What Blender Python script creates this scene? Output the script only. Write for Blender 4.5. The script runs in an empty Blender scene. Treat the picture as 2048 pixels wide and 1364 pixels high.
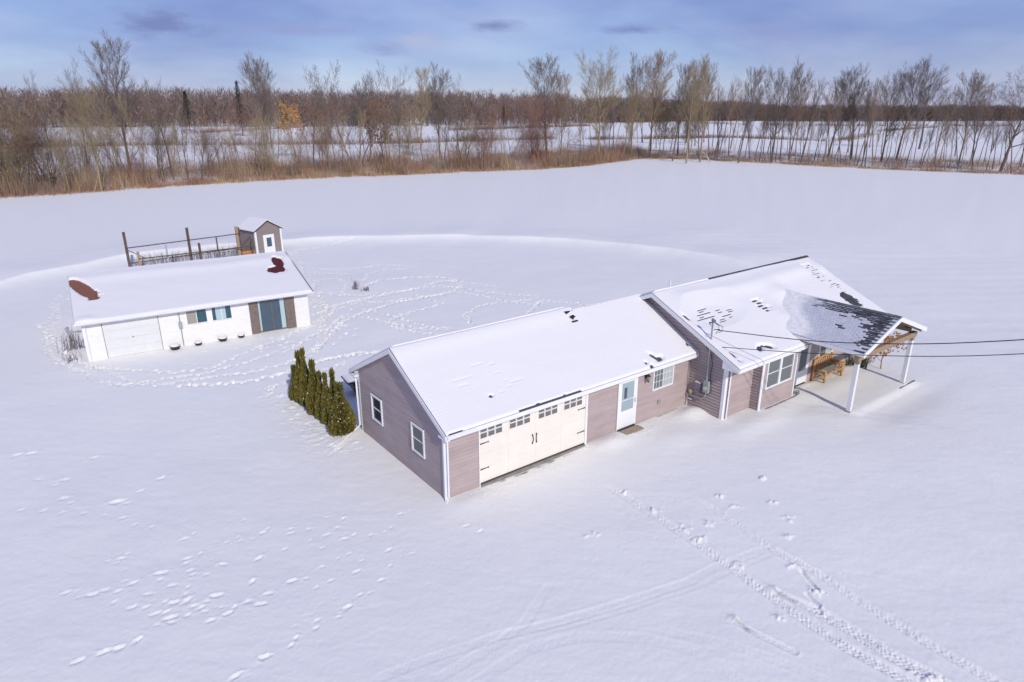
import bpy, math, random
import numpy as np
from mathutils import Vector, Matrix
random.seed(11)
rng = np.random.default_rng(7)
R = math.radians
sc = bpy.context.scene
COL = sc.collection

# ------------------------------------------------------------ camera
cam_data = bpy.data.cameras.new('camera')
cam = bpy.data.objects.new('camera', cam_data)
COL.objects.link(cam)
cam.location = (0, 0, 12.28)
cam.rotation_euler = (R(90 - 19.271), 0, 0)
cam_data.sensor_width = 36
cam_data.lens = 36 * 1325.25 / 2048
cam_data.clip_end = 8000
sc.camera = cam

# ------------------------------------------------------------ sky, sun, exposure
SUN_DIR = Vector((0.44, -0.90, 0)).normalized()
SUN_EL = R(33)
world = bpy.data.worlds.new('World')
sc.world = world
world.use_nodes = True
nt = world.node_tree
nt.nodes.clear()
wo = nt.nodes.new('ShaderNodeOutputWorld')
bg = nt.nodes.new('ShaderNodeBackground')
sky = nt.nodes.new('ShaderNodeTexSky')
sky.sky_type = 'NISHITA'
sky.sun_disc = False
sky.sun_elevation = SUN_EL
sky.sun_rotation = math.atan2(SUN_DIR.x, SUN_DIR.y)
sky.air_density = 1.0
sky.dust_density = 0.0
sky.ozone_density = 4.0
tc = nt.nodes.new('ShaderNodeTexCoord')
mp = nt.nodes.new('ShaderNodeMapping')
mp.inputs['Scale'].default_value = (1.0, 1.0, 3.2)
nz = nt.nodes.new('ShaderNodeTexNoise')
nz.inputs['Scale'].default_value = 2.3
nz.inputs['Detail'].default_value = 7
nz.inputs['Roughness'].default_value = 0.52
nz.inputs['Distortion'].default_value = 0.4
cr = nt.nodes.new('ShaderNodeValToRGB')
cr.color_ramp.elements[0].position = 0.34
cr.color_ramp.elements[0].color = (0.70, 0.70, 0.70, 1)
cr.color_ramp.elements[1].position = 0.72
cr.color_ramp.elements[1].color = (0.93, 0.93, 0.93, 1)
mixc = nt.nodes.new('ShaderNodeMix')
mixc.data_type = 'RGBA'
CLOUD = (1.55, 1.75, 3.4, 1)
mixc.inputs['B'].default_value = CLOUD
L = nt.links.new
nz2 = nt.nodes.new('ShaderNodeTexNoise')
nz2.inputs['Scale'].default_value = 3.6
nz2.inputs['Detail'].default_value = 6
nz2.inputs['Roughness'].default_value = 0.5
cmix = nt.nodes.new('ShaderNodeValToRGB')
cmix.color_ramp.elements[0].position = 0.47
cmix.color_ramp.elements[0].color = (1.08, 1.32, 3.15, 1)
cmix.color_ramp.elements[1].position = 0.74
cmix.color_ramp.elements[1].color = (2.1, 2.2, 3.7, 1)
L(mp.outputs['Vector'], nz2.inputs['Vector'])
L(nz2.outputs['Fac'], cmix.inputs['Fac'])
L(cmix.outputs['Color'], mixc.inputs['B'])
L(tc.outputs['Generated'], mp.inputs['Vector'])
L(mp.outputs['Vector'], nz.inputs['Vector'])
L(nz.outputs['Fac'], cr.inputs['Fac'])
L(cr.outputs['Color'], mixc.inputs['Factor'])
L(sky.outputs['Color'], mixc.inputs['A'])
PUFFS = [([-0.1256, 0.9883, 0.0861], (0.045, 0.045, 0.016), (2.7, 3.05, 4.3)), ([-0.1728, 0.982, 0.0762], (0.05, 0.05, 0.012), (1.75, 2.15, 3.8)), ([-0.4318, 0.8963, 0.1006], (0.06, 0.06, 0.018), (1.1, 1.32, 2.8)), ([-0.0266, 0.9939, 0.1072], (0.04, 0.04, 0.01), (1.1, 1.35, 2.8)), ([0.1722, 0.9798, 0.102], (0.05, 0.05, 0.009), (1.1, 1.35, 2.8)), ([-0.2782, 0.9555, 0.0983], (0.1, 0.1, 0.01), (1.8, 2.15, 3.9))]
last = mixc.outputs['Result']
nz3 = nt.nodes.new('ShaderNodeTexNoise')
nz3.inputs['Scale'].default_value = 22
nz3.inputs['Detail'].default_value = 6
nz3.inputs['Roughness'].default_value = 0.6
L(mp.outputs['Vector'], nz3.inputs['Vector'])
for d_, s_, c_ in PUFFS:      # a few soft small clouds low in the sky
    a_ = nt.nodes.new('ShaderNodeVectorMath'); a_.operation = 'SUBTRACT'
    L(tc.outputs['Generated'], a_.inputs[0]); a_.inputs[1].default_value = d_
    b_ = nt.nodes.new('ShaderNodeVectorMath'); b_.operation = 'DIVIDE'
    L(a_.outputs[0], b_.inputs[0]); b_.inputs[1].default_value = s_
    e_ = nt.nodes.new('ShaderNodeVectorMath'); e_.operation = 'LENGTH'
    L(b_.outputs[0], e_.inputs[0])
    f_ = nt.nodes.new('ShaderNodeMath'); f_.operation = 'MULTIPLY_ADD'
    L(nz3.outputs['Fac'], f_.inputs[0]); f_.inputs[1].default_value = 1.9; L(e_.outputs['Value'], f_.inputs[2])
    g_ = nt.nodes.new('ShaderNodeMapRange'); g_.interpolation_type = 'SMOOTHSTEP'
    L(f_.outputs[0], g_.inputs['Value'])
    g_.inputs['From Min'].default_value = 0.9; g_.inputs['From Max'].default_value = 2.1
    g_.inputs['To Min'].default_value = 0.8; g_.inputs['To Max'].default_value = 0.0
    h_ = nt.nodes.new('ShaderNodeMix'); h_.data_type = 'RGBA'
    L(g_.outputs['Result'], h_.inputs['Factor']); L(last, h_.inputs['A']); h_.inputs['B'].default_value = (*c_, 1)
    last = h_.outputs['Result']
L(last, bg.inputs['Color'])
bg.inputs['Strength'].default_value = 0.13
L(bg.outputs['Background'], wo.inputs['Surface'])

sun_data = bpy.data.lights.new('sun', 'SUN')
sun_data.energy = 2.2
sun_data.angle = R(1.5)
sun_data.color = (1.0, 0.95, 0.87)
sun = bpy.data.objects.new('sun', sun_data)
COL.objects.link(sun)
to_sun = Vector((SUN_DIR.x * math.cos(SUN_EL), SUN_DIR.y * math.cos(SUN_EL), math.sin(SUN_EL)))
sun.rotation_euler = to_sun.to_track_quat('Z', 'Y').to_euler()
sun.location = to_sun * 60

vs = sc.view_settings
vs.view_transform = 'Standard'
vs.look = 'None'
vs.gamma = 1
vs.exposure = 0.37
vs.use_curve_mapping = False
sc.cycles.use_denoising = True
sc.cycles.max_bounces = 6
sc.cycles.transparent_max_bounces = 8

# ------------------------------------------------------------ materials
def mat(name, col, rough=0.6, metal=0.0, bump=0.0, bscale=20.0, var=0.0, vscale=3.0, spec=0.3, obvar=0.0, stretch=None, attr=None):
    m = bpy.data.materials.new(name)
    m.use_nodes = True
    n = m.node_tree
    b = n.nodes['Principled BSDF']
    b.inputs['Base Color'].default_value = (*col, 1)
    b.inputs['Roughness'].default_value = rough
    b.inputs['Metallic'].default_value = metal
    b.inputs['Specular IOR Level'].default_value = spec
    t = n.nodes.new('ShaderNodeTexCoord')
    src = t.outputs['Object']
    if stretch:
        mm = n.nodes.new('ShaderNodeMapping')
        mm.inputs['Scale'].default_value = stretch
        n.links.new(src, mm.inputs['Vector'])
        src = mm.outputs['Vector']
    colout = None
    if attr:
        a = n.nodes.new('ShaderNodeAttribute')
        a.attribute_name = attr
        colout = a.outputs['Color']
    if var > 0:
        x = n.nodes.new('ShaderNodeTexNoise')
        x.inputs['Scale'].default_value = vscale
        x.inputs['Detail'].default_value = 5
        n.links.new(src, x.inputs['Vector'])
        mr = n.nodes.new('ShaderNodeMapRange')
        mr.inputs['From Min'].default_value = 0.3
        mr.inputs['From Max'].default_value = 0.7
        mr.inputs['To Min'].default_value = 1 - var
        mr.inputs['To Max'].default_value = 1 + var
        n.links.new(x.outputs['Fac'], mr.inputs['Value'])
        hs = n.nodes.new('ShaderNodeHueSaturation')
        hs.inputs['Color'].default_value = (*col, 1)
        if colout: n.links.new(colout, hs.inputs['Color'])
        n.links.new(mr.outputs['Result'], hs.inputs['Value'])
        colout = hs.outputs['Color']
    if obvar > 0:
        oi = n.nodes.new('ShaderNodeObjectInfo')
        mr = n.nodes.new('ShaderNodeMapRange')
        mr.inputs['To Min'].default_value = 1 - obvar
        mr.inputs['To Max'].default_value = 1 + obvar
        n.links.new(oi.outputs['Random'], mr.inputs['Value'])
        hs = n.nodes.new('ShaderNodeHueSaturation')
        hs.inputs['Color'].default_value = (*col, 1)
        if colout: n.links.new(colout, hs.inputs['Color'])
        n.links.new(mr.outputs['Result'], hs.inputs['Value'])
        colout = hs.outputs['Color']
    if colout: n.links.new(colout, b.inputs['Base Color'])
    if bump > 0:
        x = n.nodes.new('ShaderNodeTexNoise')
        x.inputs['Scale'].default_value = bscale
        x.inputs['Detail'].default_value = 6
        n.links.new(src, x.inputs['Vector'])
        bp = n.nodes.new('ShaderNodeBump')
        bp.inputs['Strength'].default_value = bump
        bp.inputs['Distance'].default_value = 0.02
        n.links.new(x.outputs['Fac'], bp.inputs['Height'])
        n.links.new(bp.outputs['Normal'], b.inputs['Normal'])
    return m

def glass_mat(name, col):
    m = mat(name, col, 0.06, 0, spec=0.9)
    return m

SNOWC = (0.885, 0.865, 0.81)
M = {}
M['snow_roof'] = mat('snow on the roofs', (0.83, 0.805, 0.785), 0.65, bump=0.25, bscale=9, spec=0.25)
M['siding'] = mat('mauve vinyl siding', (0.415, 0.335, 0.322), 0.55, bump=0.06, bscale=60, var=0.08, vscale=1.1, obvar=0.05, stretch=(1, 1, 4))
M['siding_dark'] = mat('dark core as painted lap shadow', (0.06, 0.045, 0.05), 0.8)  # near-black core; gaps between planks show it as painted lap shadow
M['white'] = mat('white painted trim', (0.80, 0.80, 0.80), 0.45, var=0.03, vscale=2.0)
M['ivory'] = mat('ivory garage door', (0.80, 0.75, 0.665), 0.5, var=0.035, vscale=1.2)
M['whitewall'] = mat('white painted masonry', (0.83, 0.81, 0.78), 0.75, bump=0.35, bscale=30, var=0.04, vscale=2.5, stretch=(1, 1, 3))
M['glass'] = glass_mat('dark window glass', (0.035, 0.045, 0.06))
M['glass_teal'] = glass_mat('teal tinted window glass', (0.015, 0.075, 0.105))
M['glass_pale'] = glass_mat('pale storm door glass', (0.32, 0.40, 0.43))
M['glass_slate'] = glass_mat('slate blue sliding door glass', (0.05, 0.085, 0.12))
M['glass_grey'] = glass_mat('grey garage door glass', (0.13, 0.135, 0.15))
M['blinds'] = mat('pale window blinds', (0.42, 0.45, 0.44), 0.6)
M['screen'] = mat('grey insect screen', (0.16, 0.175, 0.175), 0.7)
M['curtain'] = mat('pale teal curtain', (0.42, 0.55, 0.57), 0.8)
M['curtain_tan'] = mat('tan blind', (0.33, 0.31, 0.27), 0.8)
M['black'] = mat('black iron', (0.02, 0.02, 0.022), 0.45)
M['rubber'] = mat('dark rubber seal', (0.06, 0.055, 0.05), 0.8)
M['shingle'] = mat('charcoal asphalt shingle', (0.075, 0.075, 0.085), 0.9, bump=0.3, bscale=150, var=0.25, vscale=8, obvar=0.35)
M['cap'] = mat('grey ridge shingle', (0.13, 0.14, 0.145), 0.9, bump=0.3, bscale=150, var=0.2, vscale=8, obvar=0.2)
M['shingle_red'] = mat('rust red shingle', (0.24, 0.105, 0.075), 0.9, bump=0.3, bscale=150, var=0.2, vscale=12)
M['shingle_maroon'] = mat('dark maroon shingle', (0.10, 0.022, 0.027), 0.9, bump=0.3, bscale=150, var=0.3, vscale=12)
M['metal'] = mat('galvanised grey metal', (0.38, 0.42, 0.43), 0.45, 0.5)
M['metal_box'] = mat('grey painted utility box', (0.33, 0.38, 0.39), 0.5)
M['metal_dark'] = mat('dark grey utility box', (0.20, 0.20, 0.235), 0.5)
M['cable'] = mat('black cable', (0.025, 0.025, 0.028), 0.6)
M['wood_raw'] = mat('raw weathered timber', (0.34, 0.24, 0.155), 0.75, bump=0.3, bscale=14, var=0.25, vscale=6, stretch=(1, 6, 6))
M['wood_orange'] = mat('orange plywood', (0.45, 0.20, 0.07), 0.7, var=0.15, vscale=5)
M['wood_pine'] = mat('honey coloured pine log', (0.50, 0.27, 0.10), 0.6, bump=0.2, bscale=12, var=0.2, vscale=7)
M['wood_grey'] = mat('grey weathered slat', (0.25, 0.245, 0.235), 0.8, var=0.15, vscale=7)
M['wood_post'] = mat('weathered brown fence wood', (0.11, 0.078, 0.06), 0.85, bump=0.3, bscale=9, var=0.3, vscale=4, obvar=0.25)
M['panel_brown'] = mat('brown grey plywood panel', (0.19, 0.15, 0.13), 0.8, bump=0.3, bscale=20, var=0.18, vscale=9)
M['concrete'] = mat('damp concrete', (0.24, 0.22, 0.20), 0.85, bump=0.3, bscale=30, var=0.2, vscale=4)
M['tan'] = mat('tan rubber mat', (0.33, 0.27, 0.20), 0.85, var=0.15, vscale=9)
M['pot'] = mat('dark brown glazed pot', (0.06, 0.045, 0.045), 0.5)
M['black_tub'] = mat('black plastic tub', (0.012, 0.012, 0.014), 0.5)
M['yellow_dial'] = mat('cream plastic bell', (0.62, 0.52, 0.28), 0.5)
M['beige'] = mat('beige vent', (0.32, 0.27, 0.26), 0.6)
M['bark_grey'] = mat('grey bark', (0.19, 0.15, 0.125), 0.85, obvar=0.12)
M['bark_brown'] = mat('brown bark', (0.27, 0.19, 0.135), 0.85, obvar=0.15)
M['bark_dark'] = mat('dark bark', (0.13, 0.10, 0.082), 0.85, obvar=0.15)
M['bark_red'] = mat('reddish brown bark', (0.27, 0.155, 0.11), 0.85, obvar=0.12)
M['bark_yellow'] = mat('pale yellowish bark', (0.33, 0.26, 0.15), 0.85, obvar=0.12)
M['bark_olive'] = mat('olive brown bark', (0.29, 0.22, 0.13), 0.85, obvar=0.12)
M['bark_pale'] = mat('pale dead wood', (0.50, 0.44, 0.36), 0.8)
M['leaf_orange'] = mat('dry orange leaves', (0.58, 0.33, 0.13), 0.8, var=0.3, vscale=3)
M['leaf_copper'] = mat('copper brown leaves', (0.36, 0.17, 0.075), 0.8, var=0.3, vscale=3)
M['conifer'] = mat('dark conifer needles', (0.03, 0.055, 0.035), 0.85, var=0.3, vscale=2)
M['arbor'] = mat('olive arborvitae foliage', (0.2, 0.17, 0.03), 0.8, attr='tint')
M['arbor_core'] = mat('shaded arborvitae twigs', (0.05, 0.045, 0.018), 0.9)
M['wood_far'] = mat('bare far woodland', (0.2, 0.15, 0.12), 0.9, attr='tint')
M['brush'] = mat('winter brush', (0.25, 0.15, 0.10), 0.9, attr='tint')
M['weed'] = mat('dry grey weeds', (0.20, 0.17, 0.155), 0.9)
M['green_weed'] = mat('dull green shrub', (0.09, 0.10, 0.045), 0.9, var=0.3, vscale=9)

def snow_ground():
    m = bpy.data.materials.new('snow cover')
    m.use_nodes = True
    n = m.node_tree
    b = n.nodes['Principled BSDF']
    b.inputs['Roughness'].default_value = 0.65
    b.inputs['Specular IOR Level'].default_value = 0.25
    a = n.nodes.new('ShaderNodeAttribute')
    a.attribute_name = 'dirt'
    mix = n.nodes.new('ShaderNodeMix')
    mix.data_type = 'RGBA'
    mix.inputs['A'].default_value = (*SNOWC, 1)
    mix.inputs['B'].default_value = (0.23, 0.195, 0.16, 1)
    sep = n.nodes.new('ShaderNodeSeparateColor')
    n.links.new(a.outputs['Color'], sep.inputs['Color'])
    t = n.nodes.new('ShaderNodeTexCoord')
    x = n.nodes.new('ShaderNodeTexNoise')
    x.inputs['Scale'].default_value = 3.0
    x.inputs['Detail'].default_value = 8
    n.links.new(t.outputs['Object'], x.inputs['Vector'])
    mu = n.nodes.new('ShaderNodeMath')
    mu.operation = 'MULTIPLY_ADD'
    mu.use_clamp = True
    n.links.new(x.outputs['Fac'], mu.inputs[0])
    mu.inputs[1].default_value = 1.6
    ad = n.nodes.new('ShaderNodeMath')
    ad.operation = 'MULTIPLY_ADD'
    n.links.new(sep.outputs['Red'], ad.inputs[0])
    ad.inputs[1].default_value = 1.9
    ad.inputs[2].default_value = -1.75
    n.links.new(ad.outputs[0], mu.inputs[2])
    mm = n.nodes.new('ShaderNodeMath')
    mm.operation = 'MULTIPLY'
    mm.use_clamp = True
    n.links.new(mu.outputs[0], mm.inputs[0])
    n.links.new(sep.outputs['Green'], mm.inputs[1])
    n.links.new(mm.outputs[0], mix.inputs['Factor'])
    n.links.new(mix.outputs['Result'], b.inputs['Base Color'])
    x2 = n.nodes.new('ShaderNodeTexNoise')
    x2.inputs['Scale'].default_value = 7.0
    x2.inputs['Detail'].default_value = 9
    x2.inputs['Roughness'].default_value = 0.6
    n.links.new(t.outputs['Object'], x2.inputs['Vector'])
    bp = n.nodes.new('ShaderNodeBump')
    bp.inputs['Strength'].default_value = 0.28
    bp.inputs['Distance'].default_value = 0.03
    n.links.new(x2.outputs['Fac'], bp.inputs['Height'])
    n.links.new(bp.outputs['Normal'], b.inputs['Normal'])
    return m
M['snow'] = snow_ground()
M['snow_thin'] = mat('thin snow dusting over dark shingles', (0.60, 0.60, 0.635), 0.7, bump=0.4, bscale=30, var=0.10, vscale=5, attr='tint')
M['door_grey'] = mat('pale grey sectional door', (0.70, 0.70, 0.69), 0.5, var=0.03)
M['siding_taupe'] = mat('taupe grey siding', (0.27, 0.22, 0.20), 0.6, obvar=0.04)

# ------------------------------------------------------------ object helpers
def link(o, parent=None):
    COL.objects.link(o)
    if parent is not None:
        o.parent = parent
    return o

def thing(name, label, cat, loc=(0, 0, 0), rz=0.0, group=None):
    o = bpy.data.objects.new(name, None)
    o.empty_display_size = 0.3
    o.location = loc
    o.rotation_euler = (0, 0, rz)
    o['label'] = label
    o['category'] = cat
    if group: o['group'] = group
    return link(o)

class MB:
    def __init__(s):
        s.v = []
        s.f = []
    def add(s, vs_, fs):
        k = len(s.v)
        s.v += [tuple(v) for v in vs_]
        s.f += [tuple(i + k for i in f) for f in fs]
        return s
    def hexa(s, p):      # 8 points: bottom 4 (ccw), top 4
        return s.add(p, [(3, 2, 1, 0), (4, 5, 6, 7), (0, 1, 5, 4), (1, 2, 6, 5), (2, 3, 7, 6), (3, 0, 4, 7)])
    def box(s, x0, x1, y0, y1, z0, z1):
        if x0 > x1: x0, x1 = x1, x0
        if y0 > y1: y0, y1 = y1, y0
        if z0 > z1: z0, z1 = z1, z0
        return s.hexa([(x0, y0, z0), (x1, y0, z0), (x1, y1, z0), (x0, y1, z0), (x0, y0, z1), (x1, y0, z1), (x1, y1, z1), (x0, y1, z1)])
    def prism(s, pts, off):      # polygon pts extruded by vector off
        n = len(pts)
        off = Vector(off)
        a = [Vector(p) for p in pts]
        b = [p + off for p in a]
        return s.add(a + b, [tuple(range(n))[::-1], tuple(range(n, 2 * n))] + [(i, (i + 1) % n, n + (i + 1) % n, n + i) for i in range(n)])
    def tube(s, pts, rad, n=6, cap=True):
        pts = [Vector(p) for p in pts]
        if not hasattr(rad, '__len__'): rad = [rad] * len(pts)
        vs_ = []
        for i, p in enumerate(pts):
            d = (pts[min(i + 1, len(pts) - 1)] - pts[max(i - 1, 0)])
            d = d.normalized() if d.length > 1e-9 else Vector((0, 0, 1))
            a = d.cross(Vector((0.13, 0.31, 0.94) if abs(d.z) < 0.9 else (1, 0.1, 0)))
            a.normalize()
            b = d.cross(a)
            for k in range(n):
                t = 2 * math.pi * k / n
                vs_.append(p + (a * math.cos(t) + b * math.sin(t)) * rad[i])
        fs = []
        for i in range(len(pts) - 1):
            for k in range(n):
                fs.append((i * n + k, i * n + (k + 1) % n, (i + 1) * n + (k + 1) % n, (i + 1) * n + k))
        if cap:
            fs.append(tuple(range(n))[::-1])
            fs.append(tuple((len(pts) - 1) * n + k for k in range(n)))
        return s.add(vs_, fs)
    def mesh(s, name, m, smooth=False):
        me = bpy.data.meshes.new(name)
        me.from_pydata(s.v, [], s.f)
        for mm in (m if isinstance(m, (list, tuple)) else [m]): me.materials.append(mm)
        if smooth:
            me.polygons.foreach_set('use_smooth', [True] * len(me.polygons))
        me.update()
        return me
    def build(s, name, m, parent=None, smooth=False, label=None, kind=None, bevel=0):
        o = bpy.data.objects.new(name, s.mesh(name, m, smooth))
        link(o, parent)
        if label: o['label'] = label
        if kind: o['kind'] = kind
        if bevel:
            b = o.modifiers.new('bevel', 'BEVEL')
            b.width = bevel
            b.segments = 2
            b.limit_method = 'ANGLE'
        return o

def np_mesh(name, V, F, m, smooth=False):
    """V (n,3) array, F (k,3|4) array"""
    me = bpy.data.meshes.new(name)
    V = np.asarray(V, np.float32)
    F = np.asarray(F, np.int32)
    k = F.shape[1]
    me.vertices.add(len(V))
    me.vertices.foreach_set('co', V.ravel())
    me.loops.add(F.size)
    me.loops.foreach_set('vertex_index', F.ravel())
    me.polygons.add(len(F))
    me.polygons.foreach_set('loop_start', np.arange(0, F.size, k, dtype=np.int32))
    if smooth:
        me.polygons.foreach_set('use_smooth', np.ones(len(F), bool))
    me.materials.append(m)
    me.update(calc_edges=True)
    return me

def color_attr(me, name, C):
    a = me.color_attributes.new(name, 'FLOAT_COLOR', 'POINT')
    C = np.asarray(C, np.float32)
    if C.shape[1] == 3: C = np.hstack([C, np.ones((len(C), 1), np.float32)])
    a.data.foreach_set('color', C.ravel())

# ------------------------------------------------------------ numpy noise
def vnoise(x, y, seed=0):
    x = np.asarray(x, np.float64); y = np.asarray(y, np.float64)
    xi = np.floor(x).astype(np.int64); yi = np.floor(y).astype(np.int64)
    fx = x - xi; fy = y - yi
    fx = fx * fx * (3 - 2 * fx); fy = fy * fy * (3 - 2 * fy)
    def h(a, b):
        n = (a * 374761393 + b * 668265263 + seed * 1442695041) & 0xffffffff
        n = ((n ^ (n >> 13)) * 1274126177) & 0xffffffff
        n = n ^ (n >> 16)
        return (n & 0xffff) / 65535.0
    return (h(xi, yi) * (1 - fx) + h(xi + 1, yi) * fx) * (1 - fy) + (h(xi, yi + 1) * (1 - fx) + h(xi + 1, yi + 1) * fx) * fy
def fbm(x, y, oct=4, seed=0, gain=0.5):
    s = 0; a = 1; t = 0
    for i in range(oct):
        s = s + a * vnoise(x, y, seed + i * 17); t += a
        x = x * 2.03 + 5.1; y = y * 2.03 - 3.7; a *= gain
    return s / t - 0.5
def sstep(a, b, x):
    t = np.clip((x - a) / (b - a), 0, 1)
    return t * t * (3 - 2 * t)
def polydist(X, Y, P):
    """distance to polyline, arclength of nearest point, signed side"""
    best = np.full(X.shape, 1e9); S = np.zeros(X.shape); side = np.zeros(X.shape)
    acc = 0
    for (x0, y0), (x1, y1) in zip(P[:-1], P[1:]):
        dx, dy = x1 - x0, y1 - y0
        l = math.hypot(dx, dy)
        t = np.clip(((X - x0) * dx + (Y - y0) * dy) / (l * l), 0, 1)
        qx = X - (x0 + t * dx); qy = Y - (y0 + t * dy)
        d = np.hypot(qx, qy)
        m = d < best
        best = np.where(m, d, best); S = np.where(m, acc + t * l, S)
        side = np.where(m, (dx * qy - dy * qx) / l, side)
        acc += l
    return best, S, side
TREES=[
('tall', 'grey', -75.2, 134.3, 26.0, 1.15, 'tallest bare tree at the far left, its forked trunk rising high above the wood'),
('slender', 'grey', -82.1, 132.2, 22.3, 1.1, 'thin bare tree just left of the tallest tree on the left'),
('slender', 'grey', -93.5, 139.6, 19.8, 1.0, 'low topped bare tree poking above the wood near the left edge'),
('vase', 'yellow', -64.3, 105.8, 17.1, 0.9, 'yellow barked tree with crooked forked limbs at the left field edge'),
('slender', 'yellow', -61.5, 115.3, 15.2, 0.7, 'leaning pale yellow trunk right of the crooked yellow barked tree'),
('slender', 'grey', -61.2, 122.8, 17.8, 1.2, 'bare tree with a ragged top between the tallest left tree and the twin crowned tree'),
('scrub', 'dark', -75.7, 111.4, 13.9, 1.3, 'big dark many-stemmed thicket tree leaning over the left field corner'),
('scrub', 'olive', -78.6, 105.8, 15.7, 1.2, 'olive brown bushy tree cut off by the left edge of the photograph'),
('slender', 'yellow', -67.6, 103.2, 9.2, 1.1, 'short pale forked sapling at the snow edge in front of the dark thicket tree'),
('spread', 'brown', -69.0, 119.3, 13.3, 1.0, 'round brown crowned tree below the tallest left tree'),
('spread', 'dark', -60.3, 117.7, 12.5, 1.0, 'dark twiggy tree right of the leaning pale yellow trunk'),
('spread', 'brown', -58.8, 132.3, 10.8, 1.1, 'low brown tree behind the fallen pale branches'),
('slender', 'yellow', -51.1, 124.6, 10.5, 1.3, 'short yellowish forked tree beside the arched pale fallen trunk'),
('tall', 'grey', -76.7, 214.1, 28.4, 0.95, 'left crown of the twin bare tree standing behind the orange leaved tree'),
('tall', 'grey', -76.4, 219.4, 27.4, 0.8, 'right crown of the twin bare tree standing behind the orange leaved tree'),
('leafy', 'brown', -56.5, 179.1, 13.9, 1.0, 'tree that still holds clumps of orange leaves in the left hedgerow'),
('slender', 'grey', -43.1, 148.4, 18.2, 1.2, 'small round topped tree between the orange leaved tree and the broad fan shaped tree'),
('spread', 'red', -37.0, 134.5, 14.8, 1.0, 'reddish brown twiggy tree left of the broad fan shaped tree'),
('fan', 'grey', -31.6, 138.9, 21.4, 1.15, 'broad fan shaped bare tree with several upright stems, left of centre'),
('slender', 'yellow', -32.6, 132.5, 12.6, 1.0, 'yellow trunked small tree under the broad fan shaped tree'),
('leafy2', 'brown', -27.5, 148.5, 14.1, 0.9, 'small tree with a copper leaf crown right of the broad fan shaped tree'),
('tall', 'yellow', -28.4, 214.5, 25.8, 0.95, 'pale leaning tree forming the left of the cluster left of centre'),
('tall', 'grey', -18.9, 179.4, 23.9, 1.0, 'tallest tree of the cluster left of centre'),
('slender', 'grey', -15.3, 191.2, 22.0, 1.2, 'rightmost thin tree of the cluster left of centre'),
('spread', 'dark', -10.1, 146.1, 14.9, 1.1, 'dark V shaped tree with twin leaning trunks just left of the photo centre'),
('scrub', 'red', -5.9, 143.7, 13.6, 1.0, 'tan bushy tree at the field edge by the photo centre'),
('scrub', 'red', 5.9, 162.8, 17.5, 1.0, 'reddish thicket tree under the tall rounded poplar'),
('tall', 'grey', 8.8, 172.5, 25.0, 1.15, 'tall rounded bare poplar right of the photo centre'),
('tall', 'brown', 11.4, 159.8, 21.1, 0.8, 'smaller bare tree touching the right side of the rounded poplar'),
('vase', 'yellow', 21.9, 172.6, 27.1, 1.0, 'tallest tree of the hedgerow, vase shaped with a stout pale trunk'),
('tall', 'grey', 37.2, 215.2, 28.7, 1.0, 'upright bare tree directly right of the stout vase shaped tree'),
('tall', 'brown', 36.2, 179.8, 26.6, 0.95, 'second upright bare tree right of the stout vase shaped tree'),
('tall', 'grey', 39.7, 169.4, 23.7, 0.9, 'first tree of the trio above the house ridge'),
('tall', 'yellow', 41.5, 163.0, 24.3, 0.85, 'middle tree of the trio above the house ridge, with pale bark'),
('tall', 'brown', 45.6, 166.2, 23.9, 0.85, 'last tree of the trio above the house ridge'),
('slender', 'grey', 51.7, 172.8, 19.6, 1.2, 'narrow bare tree right of the trio above the house ridge'),
('tall', 'grey', 53.9, 163.1, 22.4, 0.95, 'grey tree with a pale twisted trunk left of the dense round crown'),
('vase', 'dark', 61.8, 163.2, 23.9, 1.0, 'tree with the dense round crown behind the porch end of the house'),
('tall', 'brown', 68.6, 169.6, 22.9, 0.8, 'tree touching the right side of the dense round crown'),
('slender', 'grey', 74.7, 176.5, 20.3, 1.1, 'thin wispy tree in the gap right of the dense round crown'),
('vase', 'dark', 82.9, 180.2, 23.3, 0.95, 'left tree of the spreading pair in the right hedgerow'),
('vase', 'dark', 85.6, 173.1, 23.1, 1.05, 'right tree of the spreading pair in the right hedgerow'),
('vase', 'dark', 89.8, 166.5, 22.9, 0.85, 'left tree of the tall dark trio at the right'),
('vase', 'dark', 97.1, 173.2, 24.7, 1.0, 'tallest tree of the dark trio at the right'),
('vase', 'dark', 130.9, 221.5, 27.0, 1.1, 'right leaning tree of the dark trio at the right'),
('slender', 'grey', 99.0, 160.4, 18.0, 1.1, 'slender tree right of the dark trio'),
('tall', 'grey', 97.5, 149.4, 20.5, 0.9, 'airy grey tree between the dark trio and the right edge'),
('tall', 'brown', 105.6, 157.6, 19.0, 0.9, 'lower companion on the right of the airy grey tree'),
('oak', 'dark', 100.1, 139.8, 20.9, 1.0, 'gnarled dark tree cut off by the right edge of the photograph')]
EDGE=[[-88.7, 89.8], [-74.0, 97.2], [-67.0, 103.2], [-59.0, 110.0], [-46.2, 119.4], [-30.9, 129.5], [-12.8, 140.2], [6.1, 148.8], [18.2, 159.9], [33.2, 178.0], [47.4, 172.8], [66.3, 157.3], [82.1, 144.3], [89.8, 139.7], [100.3, 133.3], [118.0, 125.6]]
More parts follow.
